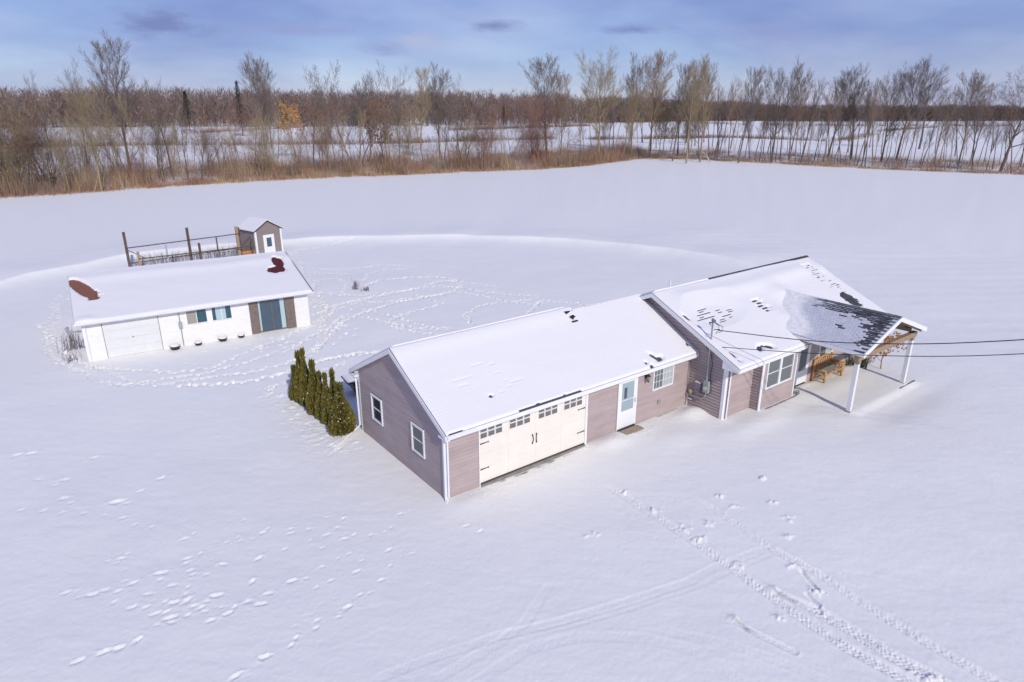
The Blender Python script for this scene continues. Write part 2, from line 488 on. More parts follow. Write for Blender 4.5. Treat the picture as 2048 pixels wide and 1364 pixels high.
FILL=[(0, 'slender', 'brown', -100.0, 123.6, 5.8, 'short brown slender tree left of the olive tree at the left edge'),
(0, 'spread', 'brown', -87.3, 108.5, 13.2, 'tall brown spreading small tree left of the olive tree at the left edge'),
(0, 'spread', 'brown', -92.0, 115.2, 12.9, 'tall brown spreading small tree, farther back, left of the olive tree at the left edge'),
(0, 'slender', 'dark', -81.0, 102.2, 7.5, 'short dark slender tree left of the olive tree at the left edge'),
(0, 'spread', 'brown', -79.7, 101.4, 10.5, 'middling brown spreading small tree left of the olive tree at the left edge'),
(0, 'spread', 'dark', -78.3, 100.7, 6.9, 'short dark spreading small tree left of the olive tree at the left edge'),
(0, 'spread', 'dark', -96.4, 125.4, 8.0, 'short dark spreading small tree, farther back, left of the olive tree at the left edge'),
(0, 'slender', 'brown', -97.5, 129.0, 6.0, 'short brown slender tree, farther back, left of the olive tree at the left edge'),
(0, 'slender', 'yellow', -76.2, 100.3, 13.1, 'tall pale yellowish slender tree left of the olive tree at the left edge'),
(0, 'slender', 'red', -89.2, 119.6, 13.2, 'tall reddish slender tree close left of the olive tree at the left edge'),
(0, 'scrub', 'red', -80.1, 107.9, 8.4, 'short reddish thicket tree just behind the olive tree at the left edge'),
(0, 'scrub', 'yellow', -75.7, 103.3, 7.6, 'short pale yellowish thicket tree right of the olive tree at the left edge'),
(0, 'scrub', 'dark', -80.9, 111.7, 13.6, 'tall dark thicket tree right of the olive tree at the left edge'),
(0, 'slender', 'red', -78.8, 109.6, 11.8, 'middling reddish slender tree right of the olive tree at the left edge'),
(0, 'slender', 'red', -82.4, 115.8, 10.1, 'middling reddish slender tree left of the big dark thicket tree'),
(0, 'slender', 'yellow', -74.7, 106.1, 12.9, 'tall pale yellowish slender tree left of the big dark thicket tree'),
(0, 'slender', 'brown', -84.4, 121.4, 6.1, 'short brown slender tree left of the big dark thicket tree'),
(0, 'spread', 'red', -73.6, 106.2, 13.0, 'tall reddish spreading small tree left of the big dark thicket tree'),
(0, 'slender', 'olive', -70.3, 103.0, 6.6, 'short olive slender tree just in front of the big dark thicket tree'),
(0, 'slender', 'dark', -80.6, 118.8, 11.7, 'middling dark slender tree just behind the big dark thicket tree'),
(0, 'spread', 'dark', -71.7, 106.4, 10.0, 'middling dark spreading small tree close right of the big dark thicket tree'),
(0, 'slender', 'brown', -72.5, 110.0, 6.9, 'short brown slender tree close left of the pale forked sapling'),
(0, 'spread', 'olive', -69.7, 105.8, 10.6, 'middling olive spreading small tree close left of the pale forked sapling'),
(0, 'slender', 'red', -72.8, 112.9, 9.7, 'middling reddish slender tree close right of the pale forked sapling'),
(0, 'slender', 'yellow', -72.3, 112.9, 12.5, 'tall pale yellowish slender tree right of the pale forked sapling'),
(0, 'scrub', 'olive', -78.3, 124.7, 11.0, 'middling olive thicket tree close left of the thin tree left of the tallest'),
(0, 'slender', 'yellow', -89.4, 143.6, 10.5, 'middling pale yellowish slender tree just behind the thin tree left of the tallest'),
(0, 'slender', 'olive', -76.9, 124.9, 7.8, 'short olive slender tree close right of the thin tree left of the tallest'),
(0, 'slender', 'dark', -91.0, 149.8, 4.3, 'short dark slender tree right of the thin tree left of the tallest'),
(0, 'slender', 'olive', -66.4, 109.9, 11.8, 'middling olive slender tree just behind the crooked yellow barked tree'),
(0, 'slender', 'red', -76.0, 127.4, 10.8, 'middling reddish slender tree close right of the crooked yellow barked tree'),
(0, 'slender', 'red', -75.3, 128.7, 6.5, 'short reddish slender tree close left of the round brown crown'),
(0, 'slender', 'olive', -72.9, 126.2, 12.4, 'middling olive slender tree just behind the round brown crown'),
(0, 'slender', 'yellow', -65.9, 114.3, 10.5, 'middling pale yellowish slender tree just in front of the round brown crown'),
(0, 'slender', 'brown', -74.0, 130.9, 9.0, 'middling brown slender tree close left of the tallest tree at the left'),
(0, 'spread', 'brown', -74.4, 132.7, 12.3, 'middling brown spreading small tree just in front of the tallest tree at the left'),
(0, 'scrub', 'red', -68.7, 125.1, 6.2, 'short reddish thicket tree right of the tallest tree at the left'),
(0, 'slender', 'olive', -69.6, 128.6, 10.3, 'middling olive slender tree close left of the leaning pale yellow trunk'),
(0, 'slender', 'brown', -60.9, 113.1, 8.2, 'short brown slender tree close left of the leaning pale yellow trunk'),
(0, 'slender', 'red', -87.5, 166.0, 4.5, 'short reddish slender tree just behind the leaning pale yellow trunk'),
(0, 'slender', 'red', -65.2, 125.4, 11.3, 'middling reddish slender tree close left of the dark twiggy tree'),
(0, 'slender', 'yellow', -62.2, 121.1, 12.7, 'tall pale yellowish slender tree just behind the dark twiggy tree'),
(0, 'slender', 'olive', -60.1, 118.1, 9.0, 'middling olive slender tree just behind the dark twiggy tree'),
(0, 'scrub', 'olive', -77.5, 156.5, 10.5, 'middling olive thicket tree just behind the ragged topped tree'),
(0, 'slender', 'olive', -68.2, 137.4, 12.7, 'tall olive slender tree just behind the ragged topped tree'),
(0, 'slender', 'olive', -73.3, 151.1, 9.2, 'middling olive slender tree close right of the ragged topped tree'),
(0, 'slender', 'olive', -73.6, 155.3, 11.5, 'middling olive slender tree right of the ragged topped tree'),
(0, 'slender', 'dark', -57.4, 120.6, 11.3, 'middling dark slender tree right of the ragged topped tree'),
(0, 'slender', 'brown', -57.4, 123.0, 10.1, 'middling brown slender tree left of the low brown tree'),
(0, 'slender', 'dark', -53.9, 117.7, 9.5, 'middling dark slender tree left of the low brown tree'),
(0, 'spread', 'red', -60.1, 134.2, 11.5, 'middling reddish spreading small tree just behind the low brown tree'),
(0, 'slender', 'brown', -61.9, 139.2, 7.9, 'short brown slender tree just behind the low brown tree'),
(0, 'slender', 'red', -53.6, 121.4, 7.9, 'short reddish slender tree close right of the low brown tree'),
(0, 'slender', 'dark', -51.8, 120.7, 8.2, 'short dark slender tree left of the short yellowish forked tree'),
(0, 'slender', 'dark', -54.7, 128.3, 5.8, 'short dark slender tree, farther back, left of the short yellowish forked tree'),
(0, 'slender', 'olive', -61.1, 146.3, 8.4, 'short olive slender tree close left of the short yellowish forked tree'),
(0, 'slender', 'brown', -63.4, 156.1, 4.6, 'short brown slender tree just behind the short yellowish forked tree'),
(0, 'slender', 'red', -50.1, 124.3, 8.9, 'middling reddish slender tree close right of the short yellowish forked tree'),
(0, 'slender', 'yellow', -55.8, 141.1, 9.3, 'middling pale yellowish slender tree right of the short yellowish forked tree'),
(0, 'spread', 'red', -60.4, 155.9, 13.5, 'tall reddish spreading small tree right of the short yellowish forked tree'),
(0, 'slender', 'brown', -61.4, 163.9, 14.0, 'tall brown slender tree left of the left twin crown'),
(0, 'spread', 'yellow', -46.9, 127.0, 6.6, 'short pale yellowish spreading small tree close left of the left twin crown'),
(0, 'slender', 'olive', -65.0, 180.0, 12.9, 'tall olive slender tree just in front of the left twin crown'),
(0, 'slender', 'dark', -52.1, 145.0, 12.5, 'tall dark slender tree just in front of the left twin crown'),
(0, 'scrub', 'yellow', -45.5, 128.4, 13.2, 'tall pale yellowish thicket tree just in front of the right twin crown'),
(0, 'slender', 'brown', -59.9, 175.9, 12.9, 'tall brown slender tree close right of the right twin crown'),
(0, 'slender', 'brown', -50.4, 149.8, 4.5, 'short brown slender tree left of the orange leaved tree'),
(0, 'slender', 'yellow', -46.2, 139.5, 7.6, 'short pale yellowish slender tree left of the orange leaved tree'),
(0, 'slender', 'yellow', -40.9, 127.0, 11.8, 'middling pale yellowish slender tree close left of the orange leaved tree'),
(0, 'slender', 'dark', -57.3, 185.4, 8.9, 'middling dark slender tree close right of the orange leaved tree'),
(0, 'scrub', 'brown', -40.0, 128.7, 8.9, 'middling brown thicket tree close right of the orange leaved tree'),
(0, 'slender', 'olive', -44.1, 148.3, 10.2, 'middling olive slender tree close left of the small round tree'),
(1, 'slender', 'brown', -38.3, 132.7, 9.8, 'middling brown slender tree just in front of the small round tree'),
(1, 'spread', 'brown', -43.6, 156.0, 6.8, 'short brown spreading small tree right of the small round tree'),
(1, 'scrub', 'yellow', -43.3, 160.8, 13.4, 'tall pale yellowish thicket tree close right of the reddish twiggy tree'),
(1, 'slender', 'yellow', -36.1, 135.3, 9.1, 'middling pale yellowish slender tree close right of the reddish twiggy tree'),
(1, 'slender', 'brown', -38.2, 148.5, 11.8, 'middling brown slender tree left of the small yellow trunk'),
(1, 'slender', 'brown', -37.7, 152.6, 7.4, 'short brown slender tree just behind the small yellow trunk'),
(1, 'slender', 'brown', -32.0, 131.9, 14.0, 'tall brown slender tree just in front of the small yellow trunk'),
(1, 'slender', 'brown', -36.5, 156.5, 8.5, 'middling brown slender tree close left of the fan shaped tree'),
(1, 'slender', 'yellow', -29.6, 133.9, 13.0, 'tall pale yellowish slender tree close right of the fan shaped tree'),
(1, 'slender', 'brown', -31.5, 151.2, 13.6, 'tall brown slender tree left of the copper crowned tree'),
(1, 'slender', 'brown', -28.1, 139.3, 11.4, 'middling brown slender tree left of the copper crowned tree'),
(1, 'slender', 'brown', -31.4, 165.9, 9.9, 'middling brown slender tree close left of the copper crowned tree'),
(1, 'slender', 'brown', -26.7, 146.5, 12.3, 'middling brown slender tree just in front of the copper crowned tree'),
(1, 'slender', 'brown', -24.4, 136.7, 13.8, 'tall brown slender tree close right of the copper crowned tree'),
(1, 'slender', 'red', -23.6, 142.5, 13.9, 'tall reddish slender tree right of the copper crowned tree'),
(1, 'scrub', 'yellow', -21.9, 140.8, 14.1, 'tall pale yellowish thicket tree right of the copper crowned tree'),
(1, 'slender', 'red', -21.8, 148.1, 10.3, 'middling reddish slender tree left of the pale leaning tree'),
(1, 'slender', 'brown', -24.9, 173.2, 9.3, 'middling brown slender tree left of the pale leaning tree'),
(1, 'slender', 'brown', -19.8, 153.6, 13.8, 'tall brown slender tree close right of the pale leaning tree'),
(1, 'spread', 'brown', -19.8, 164.8, 6.6, 'short brown spreading small tree left of the tall cluster tree left of centre'),
(1, 'slender', 'red', -17.8, 162.0, 5.7, 'short reddish slender tree close left of the tall cluster tree left of centre'),
(1, 'slender', 'brown', -15.7, 153.3, 12.4, 'middling brown slender tree just in front of the tall cluster tree left of centre'),
(1, 'slender', 'grey', -15.7, 158.6, 14.0, 'tall grey slender tree close right of the tall cluster tree left of centre'),
(1, 'slender', 'grey', -14.8, 163.5, 8.9, 'middling grey slender tree close left of the rightmost cluster tree'),
(1, 'slender', 'red', -14.6, 191.7, 11.6, 'middling reddish slender tree close right of the rightmost cluster tree'),
(1, 'slender', 'yellow', -10.3, 150.7, 7.1, 'short pale yellowish slender tree just behind the dark V shaped tree'),
(1, 'spread', 'yellow', -8.9, 145.0, 12.3, 'middling pale yellowish spreading small tree close right of the dark V shaped tree'),
(1, 'slender', 'brown', -7.6, 162.8, 9.7, 'middling brown slender tree close left of the tan bushy tree'),
(1, 'spread', 'yellow', -8.0, 200.2, 4.2, 'short pale yellowish spreading small tree just behind the tan bushy tree'),
(1, 'slender', 'red', -5.2, 169.0, 14.9, 'tall reddish slender tree right of the tan bushy tree'),
(1, 'spread', 'brown', -4.1, 174.4, 7.7, 'short brown spreading small tree right of the tan bushy tree'),
(1, 'slender', 'brown', -2.2, 165.2, 10.9, 'middling brown slender tree right of the tan bushy tree'),
(1, 'slender', 'brown', -1.5, 152.6, 8.1, 'short brown slender tree right of the tan bushy tree'),
(1, 'spread', 'red', -0.2, 185.2, 14.9, 'tall reddish spreading small tree left of the reddish thicket tree'),
(1, 'spread', 'red', 2.3, 160.9, 4.9, 'short reddish spreading small tree left of the reddish thicket tree'),
(1, 'slender', 'grey', 3.2, 152.8, 11.2, 'middling grey slender tree left of the reddish thicket tree'),
(1, 'scrub', 'red', 5.0, 165.4, 12.1, 'middling reddish thicket tree close left of the reddish thicket tree'),
(1, 'slender', 'brown', 6.4, 162.5, 10.3, 'middling brown slender tree just in front of the reddish thicket tree'),
(1, 'slender', 'yellow', 7.4, 163.0, 8.6, 'middling pale yellowish slender tree close left of the rounded poplar'),
(1, 'slender', 'grey', 8.6, 165.8, 9.9, 'middling grey slender tree just in front of the rounded poplar'),
(1, 'slender', 'brown', 10.0, 166.1, 7.6, 'short brown slender tree close right of the rounded poplar'),
(1, 'slender', 'yellow', 12.7, 182.6, 4.8, 'short pale yellowish slender tree just behind the poplar companion'),
(1, 'slender', 'red', 13.1, 163.9, 9.0, 'middling reddish slender tree close right of the poplar companion'),
(1, 'spread', 'grey', 20.0, 222.1, 6.4, 'short grey spreading small tree right of the poplar companion'),
(1, 'slender', 'brown', 16.8, 167.0, 12.4, 'middling brown slender tree left of the stout vase shaped tree'),
(1, 'slender', 'brown', 20.0, 190.0, 11.9, 'middling brown slender tree, farther back, left of the stout vase shaped tree'),
(2, 'slender', 'brown', 21.9, 188.2, 19.7, 'tall brown slender tree left of the stout vase shaped tree'),
(2, 'slender', 'grey', 21.2, 171.9, 13.0, 'tall grey slender tree just in front of the stout vase shaped tree'),
(2, 'slender', 'yellow', 21.3, 166.9, 15.7, 'tall pale yellowish slender tree just in front of the stout vase shaped tree'),
(2, 'tall', 'yellow', 27.5, 203.6, 10.5, 'middling pale yellowish upright tree close right of the stout vase shaped tree'),
(2, 'tall', 'grey', 29.8, 212.1, 16.9, 'tall grey upright tree right of the stout vase shaped tree'),
(2, 'slender', 'brown', 27.8, 189.4, 19.9, 'tall brown slender tree right of the stout vase shaped tree'),
(2, 'slender', 'brown', 40.2, 266.5, 17.2, 'tall brown slender tree left of the upright tree'),
(2, 'slender', 'brown', 27.9, 174.2, 19.2, 'tall brown slender tree, nearer the field, left of the upright tree'),
(2, 'slender', 'brown', 40.9, 250.8, 13.6, 'tall brown slender tree close left of the upright tree'),
(2, 'tall', 'brown', 35.3, 209.1, 8.2, 'short brown upright tree close left of the upright tree'),
(2, 'tall', 'yellow', 31.2, 178.8, 18.3, 'tall pale yellowish upright tree just in front of the upright tree'),
(2, 'slender', 'yellow', 46.7, 256.9, 17.4, 'tall pale yellowish slender tree close right of the upright tree'),
(2, 'slender', 'grey', 49.3, 262.8, 20.0, 'tall grey slender tree right of the upright tree'),
(2, 'slender', 'grey', 49.9, 263.0, 22.9, 'tall grey slender tree, farther back, right of the upright tree'),
(2, 'tall', 'yellow', 41.2, 207.7, 20.9, 'tall pale yellowish upright tree just behind the second upright tree'),
(2, 'slender', 'brown', 54.2, 265.2, 17.1, 'tall brown slender tree close right of the second upright tree'),
(2, 'tall', 'brown', 46.3, 221.3, 18.3, 'tall brown upright tree close right of the second upright tree'),
(2, 'tall', 'yellow', 38.3, 178.9, 13.8, 'tall pale yellowish upright tree right of the second upright tree'),
(2, 'tall', 'brown', 42.3, 192.8, 12.8, 'tall brown upright tree left of the first tree of the ridge trio'),
(2, 'slender', 'brown', 41.9, 183.2, 10.5, 'middling brown slender tree close left of the first tree of the ridge trio'),
(2, 'tall', 'yellow', 46.6, 201.7, 9.4, 'middling pale yellowish upright tree just behind the first tree of the ridge trio'),
(2, 'slender', 'grey', 44.7, 185.8, 18.4, 'tall grey slender tree close right of the first tree of the ridge trio'),
(2, 'slender', 'yellow', 45.8, 189.1, 19.6, 'tall pale yellowish slender tree close right of the first tree of the ridge trio'),
(2, 'tall', 'yellow', 49.8, 199.8, 9.5, 'middling pale yellowish upright tree close left of the pale middle tree of the ridge trio'),
(2, 'slender', 'grey', 50.2, 195.5, 19.9, 'tall grey slender tree close right of the pale middle tree of the ridge trio'),
(2, 'tall', 'grey', 51.3, 197.4, 12.4, 'middling grey upright tree close right of the pale middle tree of the ridge trio'),
(2, 'tall', 'brown', 62.6, 236.2, 23.0, 'tall brown upright tree close left of the last tree of the ridge trio'),
(2, 'tall', 'grey', 48.1, 177.0, 16.4, 'tall grey upright tree just behind the last tree of the ridge trio'),
(2, 'slender', 'brown', 72.4, 260.8, 23.9, 'tall brown slender tree close right of the last tree of the ridge trio'),
(2, 'slender', 'yellow', 52.4, 182.6, 18.9, 'tall pale yellowish slender tree left of the narrow tree'),
(3, 'slender', 'grey', 66.5, 229.1, 18.3, 'tall grey slender tree close left of the narrow tree'),
(3, 'slender', 'grey', 52.2, 176.6, 17.6, 'tall grey slender tree just behind the narrow tree'),
(3, 'slender', 'grey', 53.5, 178.8, 8.7, 'middling grey slender tree just behind the narrow tree'),
(3, 'slender', 'brown', 60.9, 201.7, 21.4, 'tall brown slender tree close right of the narrow tree'),
(3, 'slender', 'grey', 54.2, 174.5, 9.1, 'middling grey slender tree right of the narrow tree'),
(3, 'slender', 'brown', 59.0, 187.0, 20.7, 'tall brown slender tree right of the narrow tree'),
(3, 'slender', 'brown', 69.5, 219.2, 22.0, 'tall brown slender tree left of the tree with the twisted trunk'),
(3, 'slender', 'grey', 68.6, 212.8, 8.7, 'middling grey slender tree close left of the tree with the twisted trunk'),
(3, 'slender', 'brown', 67.6, 208.9, 9.7, 'middling brown slender tree close left of the tree with the twisted trunk'),
(3, 'slender', 'grey', 62.4, 189.8, 16.7, 'tall grey slender tree just behind the tree with the twisted trunk'),
(3, 'slender', 'grey', 94.1, 282.8, 21.2, 'tall grey slender tree close right of the tree with the twisted trunk'),
(3, 'slender', 'grey', 62.7, 184.8, 12.6, 'tall grey slender tree, nearer the field, close right of the tree with the twisted trunk'),
(3, 'slender', 'grey', 60.4, 174.2, 19.8, 'tall grey slender tree right of the tree with the twisted trunk'),
(3, 'slender', 'grey', 59.8, 171.5, 9.1, 'middling grey slender tree right of the tree with the twisted trunk'),
(3, 'slender', 'grey', 60.3, 170.3, 13.1, 'tall grey slender tree left of the dense round crown'),
(3, 'slender', 'grey', 60.2, 166.8, 12.7, 'tall grey slender tree, nearer the field, left of the dense round crown'),
(3, 'slender', 'brown', 76.6, 212.6, 12.1, 'middling brown slender tree left of the dense round crown'),
(3, 'slender', 'dark', 70.6, 193.2, 16.4, 'tall dark slender tree left of the dense round crown'),
(3, 'slender', 'grey', 72.8, 195.9, 13.9, 'tall grey slender tree close left of the dense round crown'),
(3, 'slender', 'grey', 67.2, 178.5, 14.8, 'tall grey slender tree just behind the dense round crown'),
(3, 'slender', 'brown', 64.4, 169.7, 12.0, 'middling brown slender tree just behind the dense round crown'),
(3, 'slender', 'grey', 63.9, 166.2, 15.7, 'tall grey slender tree close right of the dense round crown'),
(3, 'slender', 'dark', 66.1, 169.0, 18.6, 'tall dark slender tree left of the round crown companion'),
(3, 'slender', 'brown', 88.7, 225.9, 8.3, 'short brown slender tree close left of the round crown companion'),
(3, 'slender', 'dark', 80.1, 200.3, 12.9, 'tall dark slender tree just behind the round crown companion'),
(3, 'slender', 'brown', 68.7, 170.5, 14.3, 'tall brown slender tree just behind the round crown companion'),
(3, 'slender', 'dark', 72.5, 178.2, 13.8, 'tall dark slender tree, nearer the field, just behind the round crown companion'),
(3, 'slender', 'brown', 66.3, 160.2, 16.0, 'tall brown slender tree close right of the round crown companion'),
(3, 'slender', 'brown', 70.5, 167.8, 11.2, 'middling brown slender tree just in front of the thin wispy tree'),
(3, 'slender', 'dark', 67.7, 160.4, 17.9, 'tall dark slender tree just in front of the thin wispy tree'),
(3, 'slender', 'dark', 85.2, 200.9, 9.5, 'middling dark slender tree just behind the thin wispy tree'),
(3, 'slender', 'brown', 70.5, 164.0, 13.7, 'tall brown slender tree close right of the thin wispy tree'),
(3, 'slender', 'grey', 86.7, 200.6, 9.8, 'middling grey slender tree right of the thin wispy tree'),
(3, 'slender', 'dark', 73.3, 166.2, 13.2, 'tall dark slender tree right of the thin wispy tree'),
(3, 'slender', 'grey', 70.3, 157.1, 12.3, 'middling grey slender tree left of the left spreading tree'),
(3, 'slender', 'dark', 82.0, 183.6, 9.8, 'middling dark slender tree left of the left spreading tree'),
(3, 'slender', 'brown', 76.1, 167.2, 16.6, 'tall brown slender tree close left of the left spreading tree'),
(3, 'slender', 'brown', 85.6, 187.5, 12.7, 'tall brown slender tree just behind the left spreading tree'),
(3, 'slender', 'brown', 95.7, 208.0, 17.5, 'tall brown slender tree, farther back, just behind the left spreading tree'),
(3, 'slender', 'grey', 74.0, 158.7, 15.1, 'tall grey slender tree close right of the left spreading tree'),
(3, 'slender', 'grey', 82.1, 174.6, 14.5, 'tall grey slender tree, farther back, close right of the left spreading tree'),
(3, 'slender', 'dark', 79.1, 166.6, 14.0, 'tall dark slender tree right of the left spreading tree'),
(3, 'slender', 'brown', 78.1, 162.6, 17.0, 'tall brown slender tree left of the right spreading tree'),
(3, 'slender', 'brown', 78.5, 161.4, 10.6, 'middling brown slender tree close left of the right spreading tree'),
(3, 'slender', 'brown', 99.0, 202.6, 20.0, 'tall brown slender tree close left of the right spreading tree'),
(3, 'slender', 'grey', 88.4, 179.8, 11.5, 'middling grey slender tree just behind the right spreading tree'),
(3, 'slender', 'grey', 81.5, 162.8, 16.1, 'tall grey slender tree close right of the right spreading tree'),
(3, 'slender', 'brown', 78.4, 155.5, 18.7, 'tall brown slender tree close right of the right spreading tree'),
(3, 'slender', 'grey', 79.0, 154.5, 18.6, 'tall grey slender tree right of the right spreading tree'),
(3, 'slender', 'grey', 99.2, 193.7, 19.8, 'tall grey slender tree, farther back, right of the right spreading tree'),
(3, 'slender', 'dark', 79.3, 153.4, 16.4, 'tall dark slender tree left of the dark trio left tree'),
(3, 'slender', 'grey', 117.6, 226.9, 15.7, 'tall grey slender tree left of the dark trio left tree'),
(3, 'slender', 'brown', 82.2, 155.6, 18.5, 'tall brown slender tree left of the dark trio left tree'),
(3, 'slender', 'grey', 85.6, 161.7, 10.9, 'middling grey slender tree close left of the dark trio left tree'),
(3, 'slender', 'grey', 88.8, 165.3, 12.7, 'tall grey slender tree just in front of the dark trio left tree'),
(4, 'slender', 'brown', 103.4, 192.4, 16.8, 'tall brown slender tree just behind the dark trio left tree'),
(4, 'slender', 'grey', 98.9, 181.4, 11.3, 'middling grey slender tree close right of the dark trio left tree'),
(4, 'slender', 'dark', 96.8, 176.2, 13.3, 'tall dark slender tree left of the dark trio tallest tree'),
(4, 'slender', 'dark', 101.4, 181.9, 8.9, 'middling dark slender tree just behind the dark trio tallest tree'),
(4, 'slender', 'brown', 83.5, 148.2, 12.7, 'tall brown slender tree just in front of the dark trio tallest tree'),
(4, 'slender', 'brown', 89.0, 156.5, 11.3, 'middling brown slender tree close right of the dark trio tallest tree'),
(4, 'slender', 'grey', 86.7, 150.4, 16.0, 'tall grey slender tree right of the dark trio tallest tree'),
(4, 'slender', 'brown', 103.4, 178.1, 7.6, 'short brown slender tree right of the dark trio tallest tree'),
(4, 'slender', 'grey', 94.2, 160.6, 13.0, 'tall grey slender tree close left of the dark trio leaning tree'),
(4, 'slender', 'dark', 90.8, 152.1, 9.5, 'middling dark slender tree just in front of the dark trio leaning tree'),
(4, 'slender', 'grey', 93.9, 156.6, 13.1, 'tall grey slender tree left of the slender tree by the dark trio'),
(4, 'slender', 'brown', 102.4, 168.9, 7.4, 'short brown slender tree close left of the slender tree by the dark trio'),
(4, 'slender', 'brown', 89.1, 145.2, 11.4, 'middling brown slender tree close left of the slender tree by the dark trio'),
(4, 'slender', 'grey', 122.0, 198.3, 18.2, 'tall grey slender tree just behind the slender tree by the dark trio'),
(4, 'slender', 'brown', 98.4, 157.4, 15.6, 'tall brown slender tree close right of the slender tree by the dark trio'),
(4, 'slender', 'brown', 104.6, 166.2, 10.6, 'middling brown slender tree right of the slender tree by the dark trio'),
(4, 'slender', 'grey', 91.5, 144.2, 11.4, 'middling grey slender tree left of the airy tree'),
(4, 'slender', 'brown', 92.3, 143.7, 11.6, 'middling brown slender tree left of the airy tree'),
(4, 'slender', 'dark', 119.4, 185.1, 18.3, 'tall dark slender tree close left of the airy tree'),
(4, 'slender', 'grey', 94.4, 144.5, 15.4, 'tall grey slender tree just in front of the airy tree'),
(4, 'slender', 'brown', 93.7, 142.1, 9.4, 'middling brown slender tree close right of the airy tree'),
(4, 'slender', 'brown', 124.8, 188.8, 10.7, 'middling brown slender tree close left of the low companion tree'),
(4, 'slender', 'dark', 108.9, 162.3, 16.9, 'tall dark slender tree just behind the low companion tree'),
(4, 'slender', 'dark', 96.7, 143.4, 14.9, 'tall dark slender tree just in front of the low companion tree'),
(4, 'slender', 'dark', 105.9, 155.5, 13.4, 'tall dark slender tree right of the low companion tree'),
(4, 'slender', 'dark', 106.3, 154.2, 13.2, 'tall dark slender tree, nearer the field, right of the low companion tree'),
(4, 'slender', 'dark', 97.4, 140.2, 9.7, 'middling dark slender tree left of the gnarled edge tree'),
(4, 'slender', 'brown', 138.5, 198.8, 13.3, 'tall brown slender tree left of the gnarled edge tree'),
(4, 'slender', 'dark', 102.4, 145.5, 10.4, 'middling dark slender tree, farther back, left of the gnarled edge tree'),
(4, 'slender', 'grey', 110.6, 155.3, 10.8, 'middling grey slender tree just behind the gnarled edge tree'),
(4, 'slender', 'dark', 107.0, 148.9, 11.8, 'middling dark slender tree close right of the gnarled edge tree'),
(4, 'slender', 'brown', 118.6, 164.2, 8.5, 'middling brown slender tree close right of the gnarled edge tree'),
(4, 'slender', 'brown', 100.4, 137.0, 16.7, 'tall brown slender tree right of the gnarled edge tree'),
(4, 'slender', 'grey', 121.9, 166.4, 8.8, 'middling grey slender tree right of the gnarled edge tree'),
(4, 'slender', 'dark', 107.5, 145.0, 12.9, 'tall dark slender tree right of the gnarled edge tree'),
(4, 'slender', 'dark', 113.1, 151.9, 16.5, 'tall dark slender tree, farther back, right of the gnarled edge tree'),
(4, 'slender', 'grey', 115.0, 153.6, 16.5, 'tall grey slender tree right of the gnarled edge tree'),
(4, 'slender', 'brown', 115.9, 153.4, 16.9, 'tall brown slender tree, farther back, right of the gnarled edge tree'),
(4, 'slender', 'dark', 139.6, 183.3, 9.9, 'middling dark slender tree right of the gnarled edge tree'),
(4, 'slender', 'grey', 117.9, 153.4, 14.2, 'tall grey slender tree, nearer the field, right of the gnarled edge tree'),
(4, 'slender', 'dark', 132.4, 171.2, 12.0, 'middling dark slender tree, nearer the field, right of the gnarled edge tree'),
(4, 'slender', 'grey', 106.7, 136.2, 13.0, 'tall grey slender tree at the edge right of the gnarled edge tree'),
(4, 'slender', 'brown', 126.0, 160.2, 8.2, 'short brown slender tree right of the gnarled edge tree'),
(4, 'slender', 'brown', 119.4, 151.1, 12.2, 'middling brown slender tree right of the gnarled edge tree')]
